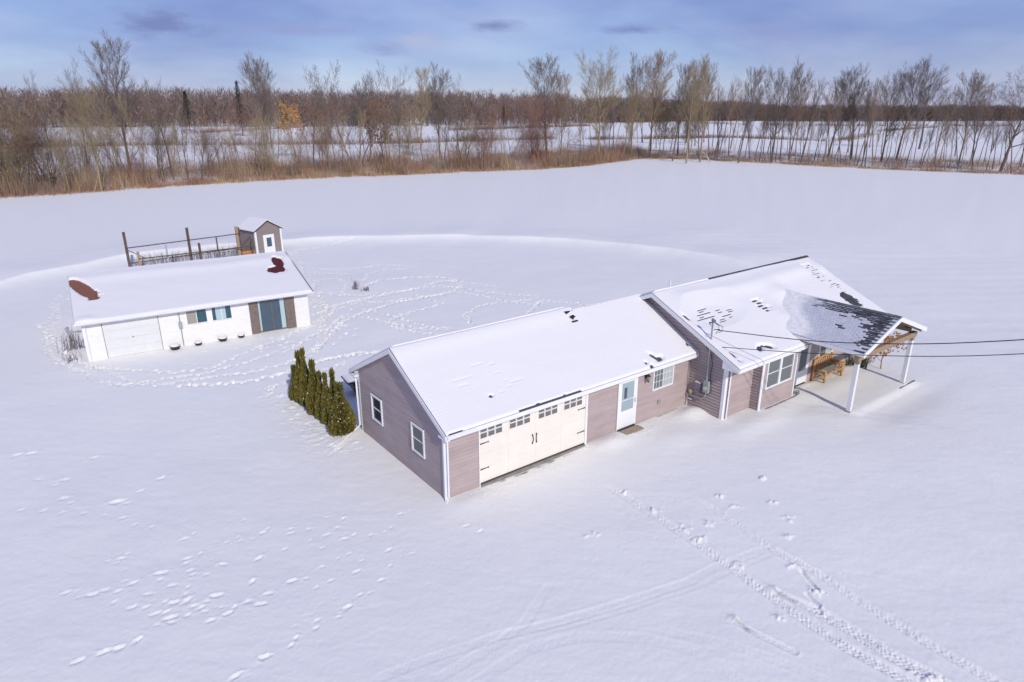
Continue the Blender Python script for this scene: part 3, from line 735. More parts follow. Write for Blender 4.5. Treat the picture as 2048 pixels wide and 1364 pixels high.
TRAILS=[[[-19.82,60.18],[-18.23,61.02],[-15.68,64.59]],[[-19.96,57.05],[-17.74,54.89],[-16.61,51.62],[-14.09,51.32],[-12.73,51.02]],[[-17.18,53.54],[-14.7,52.57],[-13.02,52.9],[-11.98,53.55],[-10.97,54.57],[-9.1,54.23],[-8.03,53.56],[-8.75,52.91],[-10.6,52.58],[-11.31,51.02],[-11.11,48.7]],[[-15.55,48.97],[-14.45,48.97],[-13.64,49.54],[-12.81,48.7],[-12.03,46.82],[-11.93,45.07],[-13.46,45.31],[-14.17,45.56],[-14.62,47.6],[-14.47,49.54],[-13.02,51.02]],[[-12.31,41.49],[-11.51,42.56],[-10.3,43.67],[-8.7,45.08],[-7.13,46.58],[-5.65,48.71],[-4.45,49.0]],[[-14.03,45.07],[-10.88,44.6],[-9.2,45.08],[-7.09,46.32],[-5.51,47.36],[-3.87,46.84],[-2.78,46.08],[-1.08,45.34],[0.2,44.62]],[[-10.77,47.09],[-9.93,48.98],[-8.14,49.84],[-6.09,50.14],[-4.63,49.56],[-3.67,47.63],[-4.18,45.83],[-6.04,44.14],[-7.84,43.0],[-8.77,41.5],[-9.76,40.09],[-10.38,38.4],[-10.52,36.02],[-10.46,33.89]],[[-10.2,43.22],[-8.78,42.78],[-7.25,43.91],[-5.47,44.61],[-3.91,45.58],[-2.32,44.62],[-0.42,43.24],[0.91,42.58]],[[-6.92,45.09],[-6.04,44.14],[-4.66,42.79],[-5.26,41.72],[-6.42,40.69],[-7.23,39.33],[-7.52,38.41],[-6.9,37.35],[-5.95,36.68],[-4.74,36.29]],[[-10.32,43.22],[-9.64,41.71],[-8.31,40.29],[-7.01,39.33],[-5.71,38.05],[-4.55,37.36],[-3.68,37.29]],[[-9.18,39.52],[-7.52,38.41],[-5.83,37.36],[-4.3,37.02]],[[-4.02,48.72],[-2.48,47.9],[-1.11,47.0]],[[0.2,44.62],[1.46,44.63],[2.17,43.7],[1.63,42.37],[1.11,40.71]],[[1.43,43.7],[0.19,43.02],[-1.38,42.58],[-2.19,41.93],[-2.82,40.5],[-2.87,39.53],[-2.34,38.24]],[[2.16,43.47],[3.36,43.03],[4.99,42.38]],[[-13.38,43.67],[-12.31,41.49],[-11.56,39.13],[-11.81,38.04],[-12.48,36.67],[-12.91,35.38]],[[-11.66,39.51],[-11.2,37.0],[-11.44,36.34],[-11.71,34.47],[-11.95,33.62]],[[-11.56,39.13],[-11.5,41.08],[-10.47,42.78]],[[-12.28,37.74],[-13.47,34.67],[-14.52,32.52],[-14.98,31.06],[-16.54,30.37],[-18.01,30.59],[-19.83,30.82],[-21.25,31.05],[-22.78,32.25],[-24.5,33.82],[-25.79,34.93],[-27.49,37.06],[-28.43,37.71],[-28.62,39.07],[-30.15,42.09],[-30.34,41.69],[-31.57,44.63],[-32.34,46.98]],[[-30.74,44.64],[-29.93,42.09],[-28.09,39.07],[-27.09,37.06],[-25.04,34.37],[-22.96,32.25],[-21.48,31.28],[-19.62,30.14],[-17.87,29.06],[-16.63,28.86],[-15.69,29.28],[-14.33,29.92],[-12.83,30.37],[-11.52,31.54],[-10.59,33.84],[-11.12,36.46]],[[-27.49,37.06],[-24.62,33.02],[-23.26,31.76],[-21.49,30.58],[-20.23,29.48]],[[-19.49,29.06],[-18.19,28.75],[-16.94,29.49],[-15.26,30.14],[-13.78,31.53],[-12.82,32.78]],[[-15.61,28.76],[-13.89,28.86],[-12.43,29.28],[-11.14,30.37],[-9.91,32.03],[-8.37,33.04],[-7.3,33.18]],[[-8.52,31.78],[-9.52,30.6],[-10.53,29.5],[-11.23,28.66],[-11.05,27.68]],[[-10.64,39.82],[-10.85,37.74],[-10.63,34.67],[-10.55,33.04]],[[-14.58,45.59],[-12.88,43.79],[-12.0,41.33],[-11.84,39.11],[-12.08,37.74]],[[-19.73,59.98],[-17.19,53.08],[-15.34,49.07],[-14.36,46.54]],[[-9.8,32.27],[-7.51,33.31]]]
PRINTS=[[-18.63,22.07,3],[-18.16,22.26,3],[-15.67,22.02,2.4],[-15.79,21.62,1.3],[-17.17,20.37,1],[-16.66,20.37,1.6],[-15.72,20.42,2.3],[-15.84,20.02,1.8],[-12.37,20.46,2.4],[-12.7,19.63,2],[-14.99,19.18,2.4],[-14.57,18.89,1.6],[-13.1,19.0,3.6],[-12.73,18.92,1.8],[-15.19,18.44,1.8],[-15.96,18.52,1.6],[-13.77,18.3,1.6],[-13.07,18.19,1.2],[-12.41,18.06,1.6],[-11.79,17.7,1.4],[-11.17,17.54,1.2],[-14.5,18.29,1.4],[-5.9,18.1,1],[-5.37,18.02,1.2],[-3.59,18.3,1.4],[-7.66,17.28,2],[-7.58,17.48,1.3],[-6.81,17.29,1.5],[-6.87,17.5,1.4],[-7.85,16.96,1],[-8.18,16.86,1.2],[-8.32,17.04,1],[-8.55,16.78,1.2],[-9.89,16.89,1.5],[-9.74,17.14,1.3],[-9.36,16.0,1.6],[-9.32,15.76,1.5],[-9.11,16.22,1.2],[-8.24,15.76,1.8],[-7.36,16.03,2],[-6.73,16.49,1.2],[-9.81,15.34,2.4],[-9.04,15.44,1.6],[-8.88,15.26,1.3],[-8.52,15.29,1.2],[-10.38,14.93,2],[-10.65,15.01,1],[-10.6,14.61,1.6],[-10.99,14.66,1.8],[-11.22,14.5,2],[-11.4,14.47,1.2],[-11.99,14.58,1.8],[-11.55,14.4,0.9],[-9.71,14.47,1.5],[-10.47,14.19,1.3],[-9.22,14.83,1.6],[-9.7,15.05,1.2],[-7.15,14.99,1.8],[-6.07,15.06,2.2],[-5.7,15.18,1.3],[-5.39,15.66,1.3],[-6.5,14.55,1.8],[-7.87,14.45,2.6],[-8.02,14.21,1.4],[-8.57,14.21,2.2],[-8.86,14.15,2],[-9.13,14.17,1.3],[-8.29,14.03,1.4],[-8.1,13.96,1.5],[-7.55,14.0,1],[-7.23,14.0,1.4],[-6.96,14.22,1.7],[-6.57,14.12,1.9],[-9.86,13.98,1.8],[-9.51,13.98,1.5],[-9.14,13.75,2],[-8.91,13.79,1.6],[-7.92,13.84,1.2],[-8.69,13.59,2.2],[-7.3,13.77,1.9],[-8.3,13.69,1.3],[-8.57,13.42,1.5],[-7.63,13.52,1.7],[-8.93,13.34,0.9],[-8.79,14.76,1.3],[-8.72,14.47,1.2],[-4.99,15.06,1.2],[-5.32,14.79,1.2],[-4.37,15.44,1.5],[-3.62,15.09,1.3],[-4.06,14.5,1.2],[-3.82,14.57,0.9],[-4.28,14.02,2],[-4.42,13.69,1],[-4.96,13.56,1.2],[-4.92,13.3,1.2],[-5.31,12.94,1.4],[-5.35,12.71,1.4],[-5.85,12.34,2.2],[-6.34,11.77,2],[-10.22,12.19,2],[-9.72,12.48,2.4],[-9.43,12.59,2.2],[-9.16,12.8,2],[-11.28,16.02,1.8],[-11.25,16.22,1.2],[-11.63,15.89,1],[-11.32,15.83,1.2],[-5.04,16.98,1.6],[-3.65,16.42,1.6],[-2.91,16.28,1.2],[-4.76,16.25,1.2],[-5.03,16.04,0.8],[-5.63,16.53,1.2],[-6.09,16.9,0.9],[-4.83,17.17,1.4],[-4.3,17.17,1.2],[-3.77,17.54,1],[-3.92,17.33,1],[-1.42,17.64,1.5],[-0.96,17.39,1.6],[-5.65,17.17,1.6],[-5.44,17.54,1.2],[-3.46,15.71,1],[-4.33,15.92,1],[-8.48,17.93,1],[-6.3,17.48,1.1]]
TIRE={"A":[[3.16,20.25],[3.75,19.44],[4.55,18.24],[5.72,16.53],[6.69,14.96],[7.53,13.61],[8.19,12.67],[8.7,12.13],[9.15,11.66],[9.68,11.2]],"Bt":[[6.09,19.28],[6.92,17.96],[7.69,16.53],[8.63,15.39],[9.58,13.79],[10.44,12.52],[11.13,11.66],[11.49,11.2]],"C":[[7.34,14.46],[7.95,13.98],[8.62,13.17],[9.19,12.36],[9.79,11.76],[10.04,11.41]],"thin1":[[9.19,15.5],[9.7,14.26],[10.15,13.17]],"D1":[[-0.29,13.04],[0.99,13.43],[2.92,14.21],[4.89,15.06],[5.77,15.66],[7.54,16.53]],"D2":[[-1.78,11.65],[-0.29,12.83],[0.35,13.51],[1.0,14.85]],"D3":[[-1.38,11.13],[0.33,12.59],[1.6,13.0],[3.24,13.0],[4.39,12.59],[5.25,11.66]],"D4":[[-3.17,11.65],[-1.86,12.35],[-0.29,13.04]],"D5":[[3.92,13.21],[5.3,12.75],[6.61,12.13],[7.29,11.66]],"W":[[12.79,25.12],[13.72,23.51],[16.71,18.61]],"dirt1":[[7.14,14.76],[7.41,14.46],[7.97,14.02]],"dirt2":[[5.7,13.61],[5.87,13.34],[6.26,13.0],[6.79,12.59]],"dirt3":[[9.73,11.8],[9.97,11.66]],"skid1":[[8.15,15.61],[8.27,14.71]],"skid2":[[7.89,14.71],[8.06,14.17]],"clod":[[8.41,17.1],[8.9,18.03],[6.55,15.83],[7.95,15.66],[6.18,17.75],[8.64,18.98],[8.82,20.43],[2.57,17.18],[6.99,13.74],[8.28,14.73],[9.31,11.89],[3.77,19.55],[5.31,17.48],[4.6,18.53],[5.68,16.97],[6.95,19.28],[7.31,18.68]]}
ARC=[[-41.68, 43.51], [-37.64, 47.31], [-35.65, 51.07], [-33.58, 55.82], [-28.52, 59.85], [-21.67, 62.7], [-16.0, 65.01], [-11.19, 65.82], [-1.2, 65.58], [6.1, 63.78], [12.63, 59.97], [18.47, 55.18], [21.19, 51.21], [22.51, 47.01]]
FALLEN=[[[-46.2, 140.0], [-62.6, 179.0], [-77.1, 204.1], [-91.2, 230.9]], [[-66.6, 139.8], [-58.7, 134.4], [-52.0, 132.3]], [[7.7, 172.5], [12.9, 207.3], [20.2, 251.9]], [[4.7, 179.6], [10.6, 191.4], [16.9, 220.4]], [[-76.7, 108.5], [-91.2, 134.2]], [[67.7, 176.4], [68.0, 196.2]]]
ROWS=[[[-194.1, 218.3], [-127.7, 243.3], [-57.4, 244.1], [-5.0, 283.9], [16.1, 293.6]], [[122.3, 667.0], [187.1, 547.8], [297.6, 534.4], [441.1, 522.4]], [[33.1, 293.8], [95.3, 310.0], [125.3, 276.7]], [[119.9, 260.4], [229.1, 421.3], [310.4, 505.0]], [[-168.5, 363.0], [-146.8, 481.4]], [[-37.2, 416.3], [68.8, 544.9]]]
ARBOR = [(-9.65, 27.2, 1.44, .26, 'shortest dark arborvitae at the far left end of the row'),
 (-9.3, 26.9, 2.09, .27, 'second arborvitae from the far left end of the row'),
 (-8.95, 26.5, 2.31, .28, 'arborvitae with the highest pointed tip, third from the far end of the row'),
 (-8.35, 25.75, 2.13, .33, 'broad arborvitae standing alone in the middle of the row'),
 (-7.95, 25.25, 1.87, .25, 'narrow arborvitae right of the broad middle one'),
 (-7.58, 24.8, 1.96, .26, 'third arborvitae from the near end of the row'),
 (-7.2, 24.55, 2.17, .27, 'tall arborvitae just behind the front one'),
 (-6.82, 24.0, 1.87, .44, 'fat front arborvitae nearest the garage corner')]
# ------------------------------------------------------------ places (metres, world)
HX, HY, HT = -2.199, 19.145, R(37.293)          # house: front left garage corner, heading
SX, SY, ST = -21.797, 31.928, R(32.364)         # white outbuilding
def Hw(u, v):
    return (HX + u * math.cos(HT) - v * math.sin(HT), HY + u * math.sin(HT) + v * math.cos(HT))
def Sw(u, v):
    return (SX + u * math.cos(ST) - v * math.sin(ST), SY + u * math.sin(ST) + v * math.cos(ST))

# ------------------------------------------------------------ ground: one snow sheet out to the horizon
def far_hill(X, Y):
    return 13 * sstep(520, 800, Y) * (1 - sstep(-60, 330, X))
def base_height(X, Y):
    near = 1 - sstep(250, 500, np.hypot(X, Y))
    z = 0.30 * fbm(X / 13, Y / 10, 4, 3) * near
    z = z + 0.08 * fbm((X * 0.9 + Y * 0.35) / 1.6, (Y * 0.9 - X * 0.35) / 5.0, 3, 9) * near
    z = z + 0.9 * fbm(X / 60, Y / 50, 2, 21) * sstep(75, 130, Y) * near
    return z + far_hill(X, Y)

def build_ground():
    r = [0.5, 3, 6, 8.5, 10.2]
    x = 11.2
    while x < 72:
        r.append(x); x *= 1.00262
    g = 1.0045
    while x < 7000:
        r.append(x); x *= g; g = min(g * 1.035, 1.16)
    r = np.array(r)
    fine = np.linspace(R(-46.5), R(46.5), 900)
    side = np.linspace(R(46.5), R(313.5), 62)[1:-1]
    th = np.concatenate([fine, side])
    nr, nth = len(r), len(th)
    RR, TT = np.meshgrid(r, th, indexing='ij')
    X = RR * np.sin(TT); Y = RR * np.cos(TT)
    Z = base_height(X, Y)
    # flatten under the buildings
    c, s = math.cos(HT), math.sin(HT)
    U = (X - HX) * c + (Y - HY) * s; V = -(X - HX) * s + (Y - HY) * c
    c2, s2 = math.cos(ST), math.sin(ST)
    U2 = (X - SX) * c2 + (Y - SY) * s2; V2 = -(X - SX) * s2 + (Y - SY) * c2
    def boxd(u, v, u0, u1, v0, v1):
        return np.hypot(np.maximum(np.maximum(u0 - u, u - u1), 0), np.maximum(np.maximum(v0 - v, v - v1), 0))
    dh = np.minimum(boxd(U, V, 0, 12.4, 0, 6.3), boxd(U, V, 12.3, 24.2, -2.1, 6.0))
    ds = boxd(U2, V2, 0, 11.4, 0, 10.5)
    k = sstep(0.3, 5.0, np.minimum(dh, ds))
    Z = Z * (0.12 + 0.88 * k)
    # the field lies a little higher than the mown yard: bank along an arc
    A = np.array(ARC)
    cx, cy = -8.0, 36.0
    aa = np.arctan2(A[:, 0] - cx, A[:, 1] - cy); ra = np.hypot(A[:, 0] - cx, A[:, 1] - cy)
    ang = np.arctan2(X - cx, Y - cy); rad = np.hypot(X - cx, Y - cy)
    RA = np.interp(ang, aa, ra)
    RA = RA + 0.5 * fbm(ang * 9, ang * 0 + 2, 3, 33)
    d = rad - RA
    win = sstep(aa[0] + 0.0, aa[0] + 0.25, ang) * (1 - sstep(aa[-1] - 0.35, aa[-1], ang))
    amp = 0.30 + 0.10 * fbm(ang * 6, ang * 0, 2, 4)
    Z = Z + win * (amp * 1.8 * np.exp(np.minimum(d, 0) / 1.05) * 1.0 - 0.30 * sstep(0.0, 9, d))
    # wind scoops and heaps beside the walls
    def heap(u, v, a, su, sv, z):
        nonlocal Z
        Z = Z + z * np.exp(-((a[0] - u) / su) ** 2 - ((a[1] - v) / sv) ** 2)
    UV = (U, V)
    heap(11.9, -0.75, UV, 0.75, 0.5, 0.20)
    heap(7.3, -0.5, UV, 0.8, 0.5, 0.16)
    heap(3.6, -0.15, UV, 2.6, 0.35, -0.06)
    heap(0.6, -0.6, UV, 0.8, 0.5, 0.05)
    heap(9.6, -1.8, UV, 1.2, 0.7, 0.08)
    heap(19.5, -3.0, UV, 2.2, 0.55, 0.07)
    heap(20.5, -5.9, UV, 4.5, 0.7, -0.08)
    heap(13.2, -3.0, UV, 2.0, 0.6, 0.10)
    heap(16.0, -3.2, UV, 1.2, 0.5, -0.06)
    Z = Z + 0.10 * sstep(17.0, 17.6, U) * (1 - sstep(22.6, 23.6, U)) * sstep(-5.4, -4.9, V) * (1 - sstep(-2.2, -1.8, V))
    heap(5.5, -0.8, (U2, V2), 6.0, 0.7, 0.03)
    # smooth low furrows of the far field
    fm = sstep(0.3, 2.5, d) * (1 - sstep(120, 220, RR))
    Z = Z + fm * 0.011 * np.sin((Y * 0.985 - X * 0.05) * 2 * math.pi / 1.9 + 2 * fbm(X / 9, Y / 9, 2, 5)) * (0.5 + fbm(X / 6, Y / 3, 3, 6))
    near = 1 - sstep(45, 80, RR)
    Z = Z + near * 0.016 * fbm(X / 0.55 + Y * 0.4, Y / 0.28, 3, 14) + near * 0.006 * fbm(X / 0.09, Y / 0.09, 2, 15)
    D = np.zeros_like(Z); DM = np.zeros_like(Z)

    lr = np.log(r)
    def window(x, y, rad_):
        rr = math.hypot(x, y); t = math.atan2(x, y)
        i0, i1 = np.searchsorted(r, [rr - rad_, rr + rad_])
        dt = rad_ / max(rr, 1)
        j0, j1 = np.searchsorted(fine, [t - dt, t + dt])
        return slice(max(i0 - 1, 0), i1 + 1), slice(max(j0 - 1, 0), min(j1 + 1, len(fine)))
    def stamp(x, y, a, b, rot, depth, rim=0.35, sq=0.0):
        I, J = window(x, y, max(a, b) * 2.4)
        px, py = X[I, J] - x, Y[I, J] - y
        if px.size == 0: return
        cc, ss = math.cos(rot), math.sin(rot)
        e = np.hypot((px * cc + py * ss) / a, (-px * ss + py * cc) / b)
        if sq: e = e * (1 + sq * (vnoise(px / a * 2.2 + x * 9, py / b * 2.2 + y * 7, 5) - 0.5))
        away = -(px * SUN_DIR.x + py * SUN_DIR.y) / max(a, b)
        tilt = np.clip(.55 + .55 * away, 0, 1.15) if depth > 0 else np.clip(.6 - .5 * away, .1, 1.1)
        Z[I, J] += -depth * tilt * np.exp(-(e ** 4)) + rim * .6 * abs(depth) * np.clip(.4 + away * .6, 0, 1) * np.exp(-((e - 1.35) / 0.35) ** 2)
    rnd = random.Random(4)
    # animal and boot trails across the yard
    for ti, P in enumerate(TRAILS):
        passes = 2 if ti in (4, 6, 22) else 1
        for ps in range(passes):
            carry = 0; alt = 1
            off = rnd.uniform(-.35, .35) * ps
            for (x0, y0), (x1, y1) in zip(P[:-1], P[1:]):
                l = math.hypot(x1 - x0, y1 - y0); a = math.atan2(y1 - y0, x1 - x0)
                t = carry
                while t < l:
                    alt = -alt
                    o = alt * rnd.uniform(.05, .13) + off + rnd.gauss(0, .05)
                    x = x0 + (x1 - x0) * t / l - math.sin(a) * o; y = y0 + (y1 - y0) * t / l + math.cos(a) * o
                    stamp(x, y, rnd.uniform(.09, .15), rnd.uniform(.06, .09), a + rnd.gauss(0, .3), rnd.uniform(.11, .19), rnd.uniform(.4, .8), .5)
                    t += rnd.uniform(.26, .42)
                    for q_ in range(3):
                        tt_ = t + q_ * .12
                        o2 = off + rnd.gauss(0, .05)
                        if rnd.random() < .8: stamp(x0 + (x1 - x0) * tt_ / l - math.sin(a) * o2, y0 + (y1 - y0) * tt_ / l + math.cos(a) * o2, .13, .06, a + rnd.gauss(0, .2), .07, .4, .5)
                carry = t - l
    # loose prints around the trails by the outbuilding
    for k_ in range(50):
        u = rnd.gauss(12.8, 1.0); v = rnd.gauss(1.5, 3.6)
        x, y = Sw(u, v)
        if u < 11.9: continue
        stamp(x, y, rnd.uniform(.12, .2), rnd.uniform(.08, .12), rnd.uniform(0, 3), rnd.uniform(.06, .12), .5, .5)
    for k_ in range(40):
        u = rnd.uniform(4, 13); v = rnd.gauss(-2.8, .8)
        x, y = Sw(u, v)
        stamp(x, y, rnd.uniform(.12, .2), rnd.uniform(.08, .12), rnd.uniform(0, 3), rnd.uniform(.05, .1), .5, .5)
    # drifted prints and crust chips in the front left yard
    for x, y, s_ in PRINTS:
        stamp(x, y, .062 * s_ + .025, .024 * s_ + .018, R(38) + rnd.gauss(0, .3), .022 * s_ + .018, .6, .7)
        if rnd.random() < .6:
            stamp(x + rnd.gauss(0, .22), y + rnd.gauss(0, .16), .05 * s_, .03, R(35) + rnd.gauss(0, .5), .012, .6, .6)
    for k_ in range(90):
        x, y, s_ = PRINTS[rnd.randrange(len(PRINTS))]
        stamp(x + rnd.gauss(0, .6), y + rnd.gauss(0, .45), rnd.uniform(.04, .1), rnd.uniform(.02, .04), R(38) + rnd.gauss(0, .4), rnd.uniform(.008, .02), .6, .9)
    # churned snow round the arborvitae row
    for k_ in range(520):
        t = rnd.random()
        x = -11.0 + 4.9 * t + rnd.gauss(0, .35); y = 28.6 - 5.7 * t + rnd.gauss(0, .35) - .2
        x -= abs(rnd.gauss(0, .35)); y -= abs(rnd.gauss(0, .3))
        stamp(x, y, rnd.uniform(.05, .13), rnd.uniform(.03, .06), rnd.uniform(0, 1.4), rnd.uniform(-.05, .05), .5, .9)
    # lumps along the garage door and entry
    for k_ in range(240):
        u = rnd.uniform(.6, 12); v = -abs(rnd.gauss(.35, .3)) - .1
        x, y = Hw(u, v)
        stamp(x, y, rnd.uniform(.03, .09), rnd.uniform(.03, .06), rnd.uniform(0, 3), rnd.uniform(-.035, .03), .5, .9)
    for k_ in range(110):
        x, y = rnd.gauss(4.4, 1.4), rnd.gauss(18.2, 1.2)
        stamp(x, y, rnd.uniform(.03, .09), rnd.uniform(.02, .05), rnd.uniform(0, 3), rnd.uniform(-.02, .02), .5, .9)
    # tyre tracks
    near_i = np.searchsorted(r, 26)
    sl = (slice(0, near_i), slice(0, len(fine)))
    Xn, Yn = X[sl], Y[sl]
    def track(P, hw, depth, tread, start_fade=1.0):
        d_, s_, sd = polydist(Xn, Yn, P)
        e = 1 - sstep(hw * .75, hw * 1.15, d_)
        fade = sstep(0, start_fade, s_)
        t1 = np.sin(s_ * 2 * math.pi / .105 + 9 * vnoise(s_ / .5, s_ * 0 + 3, 2)) * np.sign(np.sin(sd * 2 * math.pi / .16 + .8))
        t2 = vnoise(Xn / .05, Yn / .05, 8) - .5
        Z[sl] += fade * (-depth * e + e * tread * (.8 * t1 + 1.8 * t2) + depth * .45 * np.exp(-((d_ - hw * 1.35) / (hw * .3)) ** 2) * (.6 + .9 * vnoise(Xn / .12, Yn / .12, 9)))
    track(TIRE['A'], .17, .035, .017)
    track(TIRE['Bt'], .15, .035, .014)
    track(TIRE['C'], .20, .03, .018)
    for key, hw, dp in (('D1', .14, .007), ('D2', .14, .004), ('D3', .16, .004), ('D4', .14, .005), ('D5', .14, .004), ('thin1', .05, .012), ('skid1', .07, .04), ('skid2', .07, .04), ('dirt1', .13, .03), ('dirt2', .10, .02), ('dirt3', .1, .03)):
        track(TIRE[key], hw, dp, .002 if key[0] == 'D' else .006, .15)
    D1b = [[a + .42, b - .05] for a, b in TIRE['D1']]
    track(D1b, .12, .004, .001)
    for x, y in TIRE['clod']:
        for q in range(6):
            stamp(x + rnd.gauss(0, .10), y + rnd.gauss(0, .07), rnd.uniform(.05, .12), rnd.uniform(.03, .06), rnd.uniform(0, 3), -rnd.uniform(.03, .07), .2, .9)
    for key in ('dirt1', 'dirt2', 'dirt3'):
        d_, s_, sd = polydist(Xn, Yn, TIRE[key])
        lim = .16
        m_ = np.exp(-(d_ / lim) ** 2) * (1 - sstep(.4, 1.3, s_)) * (.55 + .6 * vnoise(Xn / .06, Yn / .06, 19))
        D[sl] = np.maximum(D[sl], m_); DM[sl] = np.maximum(DM[sl], np.where(m_ > .2, .55, 0) * m_)
        x, y = TIRE[key][0]
        stamp(x - .05, y + .08, .15, .12, 0, -.07, .1, .6)
    # bare damp grit showing under the garage door and at the wall foot
    g1 = np.exp(-((V + .17) / .12) ** 2) * (U > 1.3) * (U < 6.4)
    g1 = g1 * (.15 + 1.0 * vnoise(U / .32, V / .3, 12))
    g2 = np.exp(-((V + 2.42) / .10) ** 2) * sstep(14.3, 14.9, U) * (1 - sstep(17.2, 17.5, U))
    g3 = np.exp(-((V + .08) / .08) ** 2) * sstep(10.0, 10.5, U) * (1 - sstep(11.6, 12.0, U)) * .9
    gg = np.clip(np.maximum(np.maximum(g1, g2 * 1.0), g3), 0, 1.1)
    D = np.maximum(D, gg); DM = np.maximum(DM, np.clip(gg * 1.2, 0, 1))
    # leaf litter inside the hedgerow
    EDG = np.array(EDGE)
    ea = np.arctan2(EDG[:, 0], EDG[:, 1]); er = np.hypot(EDG[:, 0], EDG[:, 1])
    E_ = np.interp(TT, ea, er)
    h = sstep(0, 5, RR - E_) * (1 - sstep(42, 60, RR - E_)) * (np.abs(TT) < R(60))
    D = np.maximum(D, h * (.62 + .35 * fbm(X / 7, Y / 12, 3, 40))); DM = np.maximum(DM, h * .75)
    V3 = np.stack([X, Y, Z], -1).reshape(-1, 3)
    idx = np.arange(nr * nth).reshape(nr, nth)
    a = idx[:-1, :]; b = idx[1:, :]
    F = np.stack([a, np.roll(a, -1, 1), np.roll(b, -1, 1), b], -1).reshape(-1, 4)
    me = np_mesh('ground', V3, F, M['snow'], True)
    color_attr(me, 'dirt', np.stack([D.ravel(), DM.ravel(), D.ravel() * 0, D.ravel() * 0 + 1], -1))
    o = bpy.data.objects.new('ground', me)
    o['kind'] = 'structure'
    o['label'] = 'snow covered yard and field'
    link(o)
    global ground_z
    def ground_z(x, y):
        rr = math.hypot(x, y); t = math.atan2(x, y)
        i = int(np.clip(np.searchsorted(r, rr), 1, nr - 1)); j = int(np.clip(np.searchsorted(fine, t), 1, len(fine) - 1))
        return float(Z[i, j])
    return o
build_ground()
# ------------------------------------------------------------ building helpers (local frame: x along the front, y to the back)
COURSE = 0.135
def frame(axis, c, sgn):
    """wall frame: axis 'x' -> wall lies in plane y=c, outside towards sgn*y ; 'y' -> plane x=c"""
    if axis == 'x': return lambda s, n, z: (s, c + sgn * n, z)
    return lambda s, n, z: (c + sgn * n, s, z)

def siding(parent, axis, c, sgn, s0, s1, z0, ztop, openings=(), m=None):
    """one lapped plank per course; ztop may be a function s -> z (gable)"""
    m = m or M['siding']
    P = frame(axis, c, sgn)
    gable = callable(ztop)
    if gable: apex = max(ztop(s0 + (s1 - s0) * i / 200) for i in range(201)); top = apex
    else: top = ztop
    z = z0
    def span(zz):
        if not gable or ztop(s0) >= zz and ztop(s1) >= zz: return (s0, s1)
        ss = [s0 + (s1 - s0) * i / 600 for i in range(601)]
        ok = [s for s in ss if ztop(s) >= zz]
        return (ok[0], ok[-1]) if ok else None
    while z < top - 0.02:
        zt = min(z + COURSE, top)
        zg = zt - .024  # gap bares the dark core, a painted shadow line at each lap
        sb = span(z); st = span(zt) or sb
        if sb is None: break
        if gable and span(zt) is None:
            mid = (sb[0] + sb[1]) / 2; st = (mid - .02, mid + .02)
        segs = [(sb[0], sb[1], st[0], st[1])]
        for (a, b, za, zb) in openings:
            if zt <= za + .03 or z >= zb - .03: continue
            new = []
            for (p0, p1, q0, q1) in segs:
                if b <= p0 or a >= p1: new.append((p0, p1, q0, q1)); continue
                if a - p0 > .03: new.append((p0, a, q0, a))
                if p1 - b > .03: new.append((b, p1, b, q1))
            segs = new
        for (p0, p1, q0, q1) in segs:
            mb = MB()
            nb, ntp = 0.034, 0.004
            mb.hexa([P(p0, 0, z), P(p1, 0, z), P(p1, nb, z), P(p0, nb, z), P(q0, 0, zg), P(q1, 0, zg), P(q1, ntp, zg), P(q0, ntp, zg)])
            mb.build('siding_plank', m, parent)
        z = zt

def window(parent, axis, c, sgn, s0, s1, z0, z1, panes='slide', grid=False, gm='glass', fm='white', behind=None, off=0.03, w=0.055):
    P = frame(axis, c, sgn)
    def bar(mb, a, b, za, zb, n0, n1):
        mb.hexa([P(a, n0, za), P(b, n0, za), P(b, n1, za), P(a, n1, za), P(a, n0, zb), P(b, n0, zb), P(b, n1, zb), P(a, n1, zb)])
    f = MB()
    n0, n1 = 0.0, off + .035
    bar(f, s0, s0 + w, z0, z1, n0, n1); bar(f, s1 - w, s1, z0, z1, n0, n1)
    bar(f, s0 + w, s1 - w, z0, z0 + w, n0, n1 - .002); bar(f, s0 + w, s1 - w, z1 - w, z1, n0, n1 - .002)
    win = f.build('window', M[fm], parent)
    a0, a1, b0, b1 = s0 + w, s1 - w, z0 + w, z1 - w
    t = .016
    rects = []
    if panes == 'slide':
        m_ = (a0 + a1) / 2
        rects = [(a0, m_ - t, b0, b1), (m_ + t, a1, b0, b1)]
        g = MB(); bar(g, m_ - t, m_ + t, b0, b1, .004, off + .012); g.build('meeting_rail', M[fm], win)
    elif panes == 'hung':
        m_ = (b0 + b1) / 2
        rects = [(a0, a1, b0, m_ - t), (a0, a1, m_ + t, b1)]
        g = MB(); bar(g, a0, a1, m_ - t, m_ + t, .004, off + .012); g.build('meeting_rail', M[fm], win)
    else: rects = [(a0, a1, b0, b1)]
    for i, (x0, x1, y0, y1) in enumerate(rects):
        g = MB(); bar(g, x0, x1, y0, y1, .006, off - .010)
        k = gm[i % len(gm)] if isinstance(gm, (list, tuple)) else gm
        g.build('pane', M[k], win)
        if behind:
            for (f0, f1, mk) in (behind[i] if isinstance(behind, (list, tuple)) and isinstance(behind[0], (list, tuple)) and i < len(behind) else []):
                g = MB(); bar(g, x0 + (x1 - x0) * f0, x0 + (x1 - x0) * f1, y0 + .01, y1 - .01, off - .009, off - .004)
                g.build('curtain', M[mk], win)
        if grid:
            g = MB()
            for q in (1, 2): 
                xx = x0 + (x1 - x0) * q / 3; bar(g, xx - .008, xx + .008, y0, y1, off - .008, off + .002)
            for q in (1, 2):
                zz = y0 + (y1 - y0) * q / 3; bar(g, x0, x1, zz - .008, zz + .008, off - .008, off + .001)
            g.build('muntin', M[fm], win)
    return win

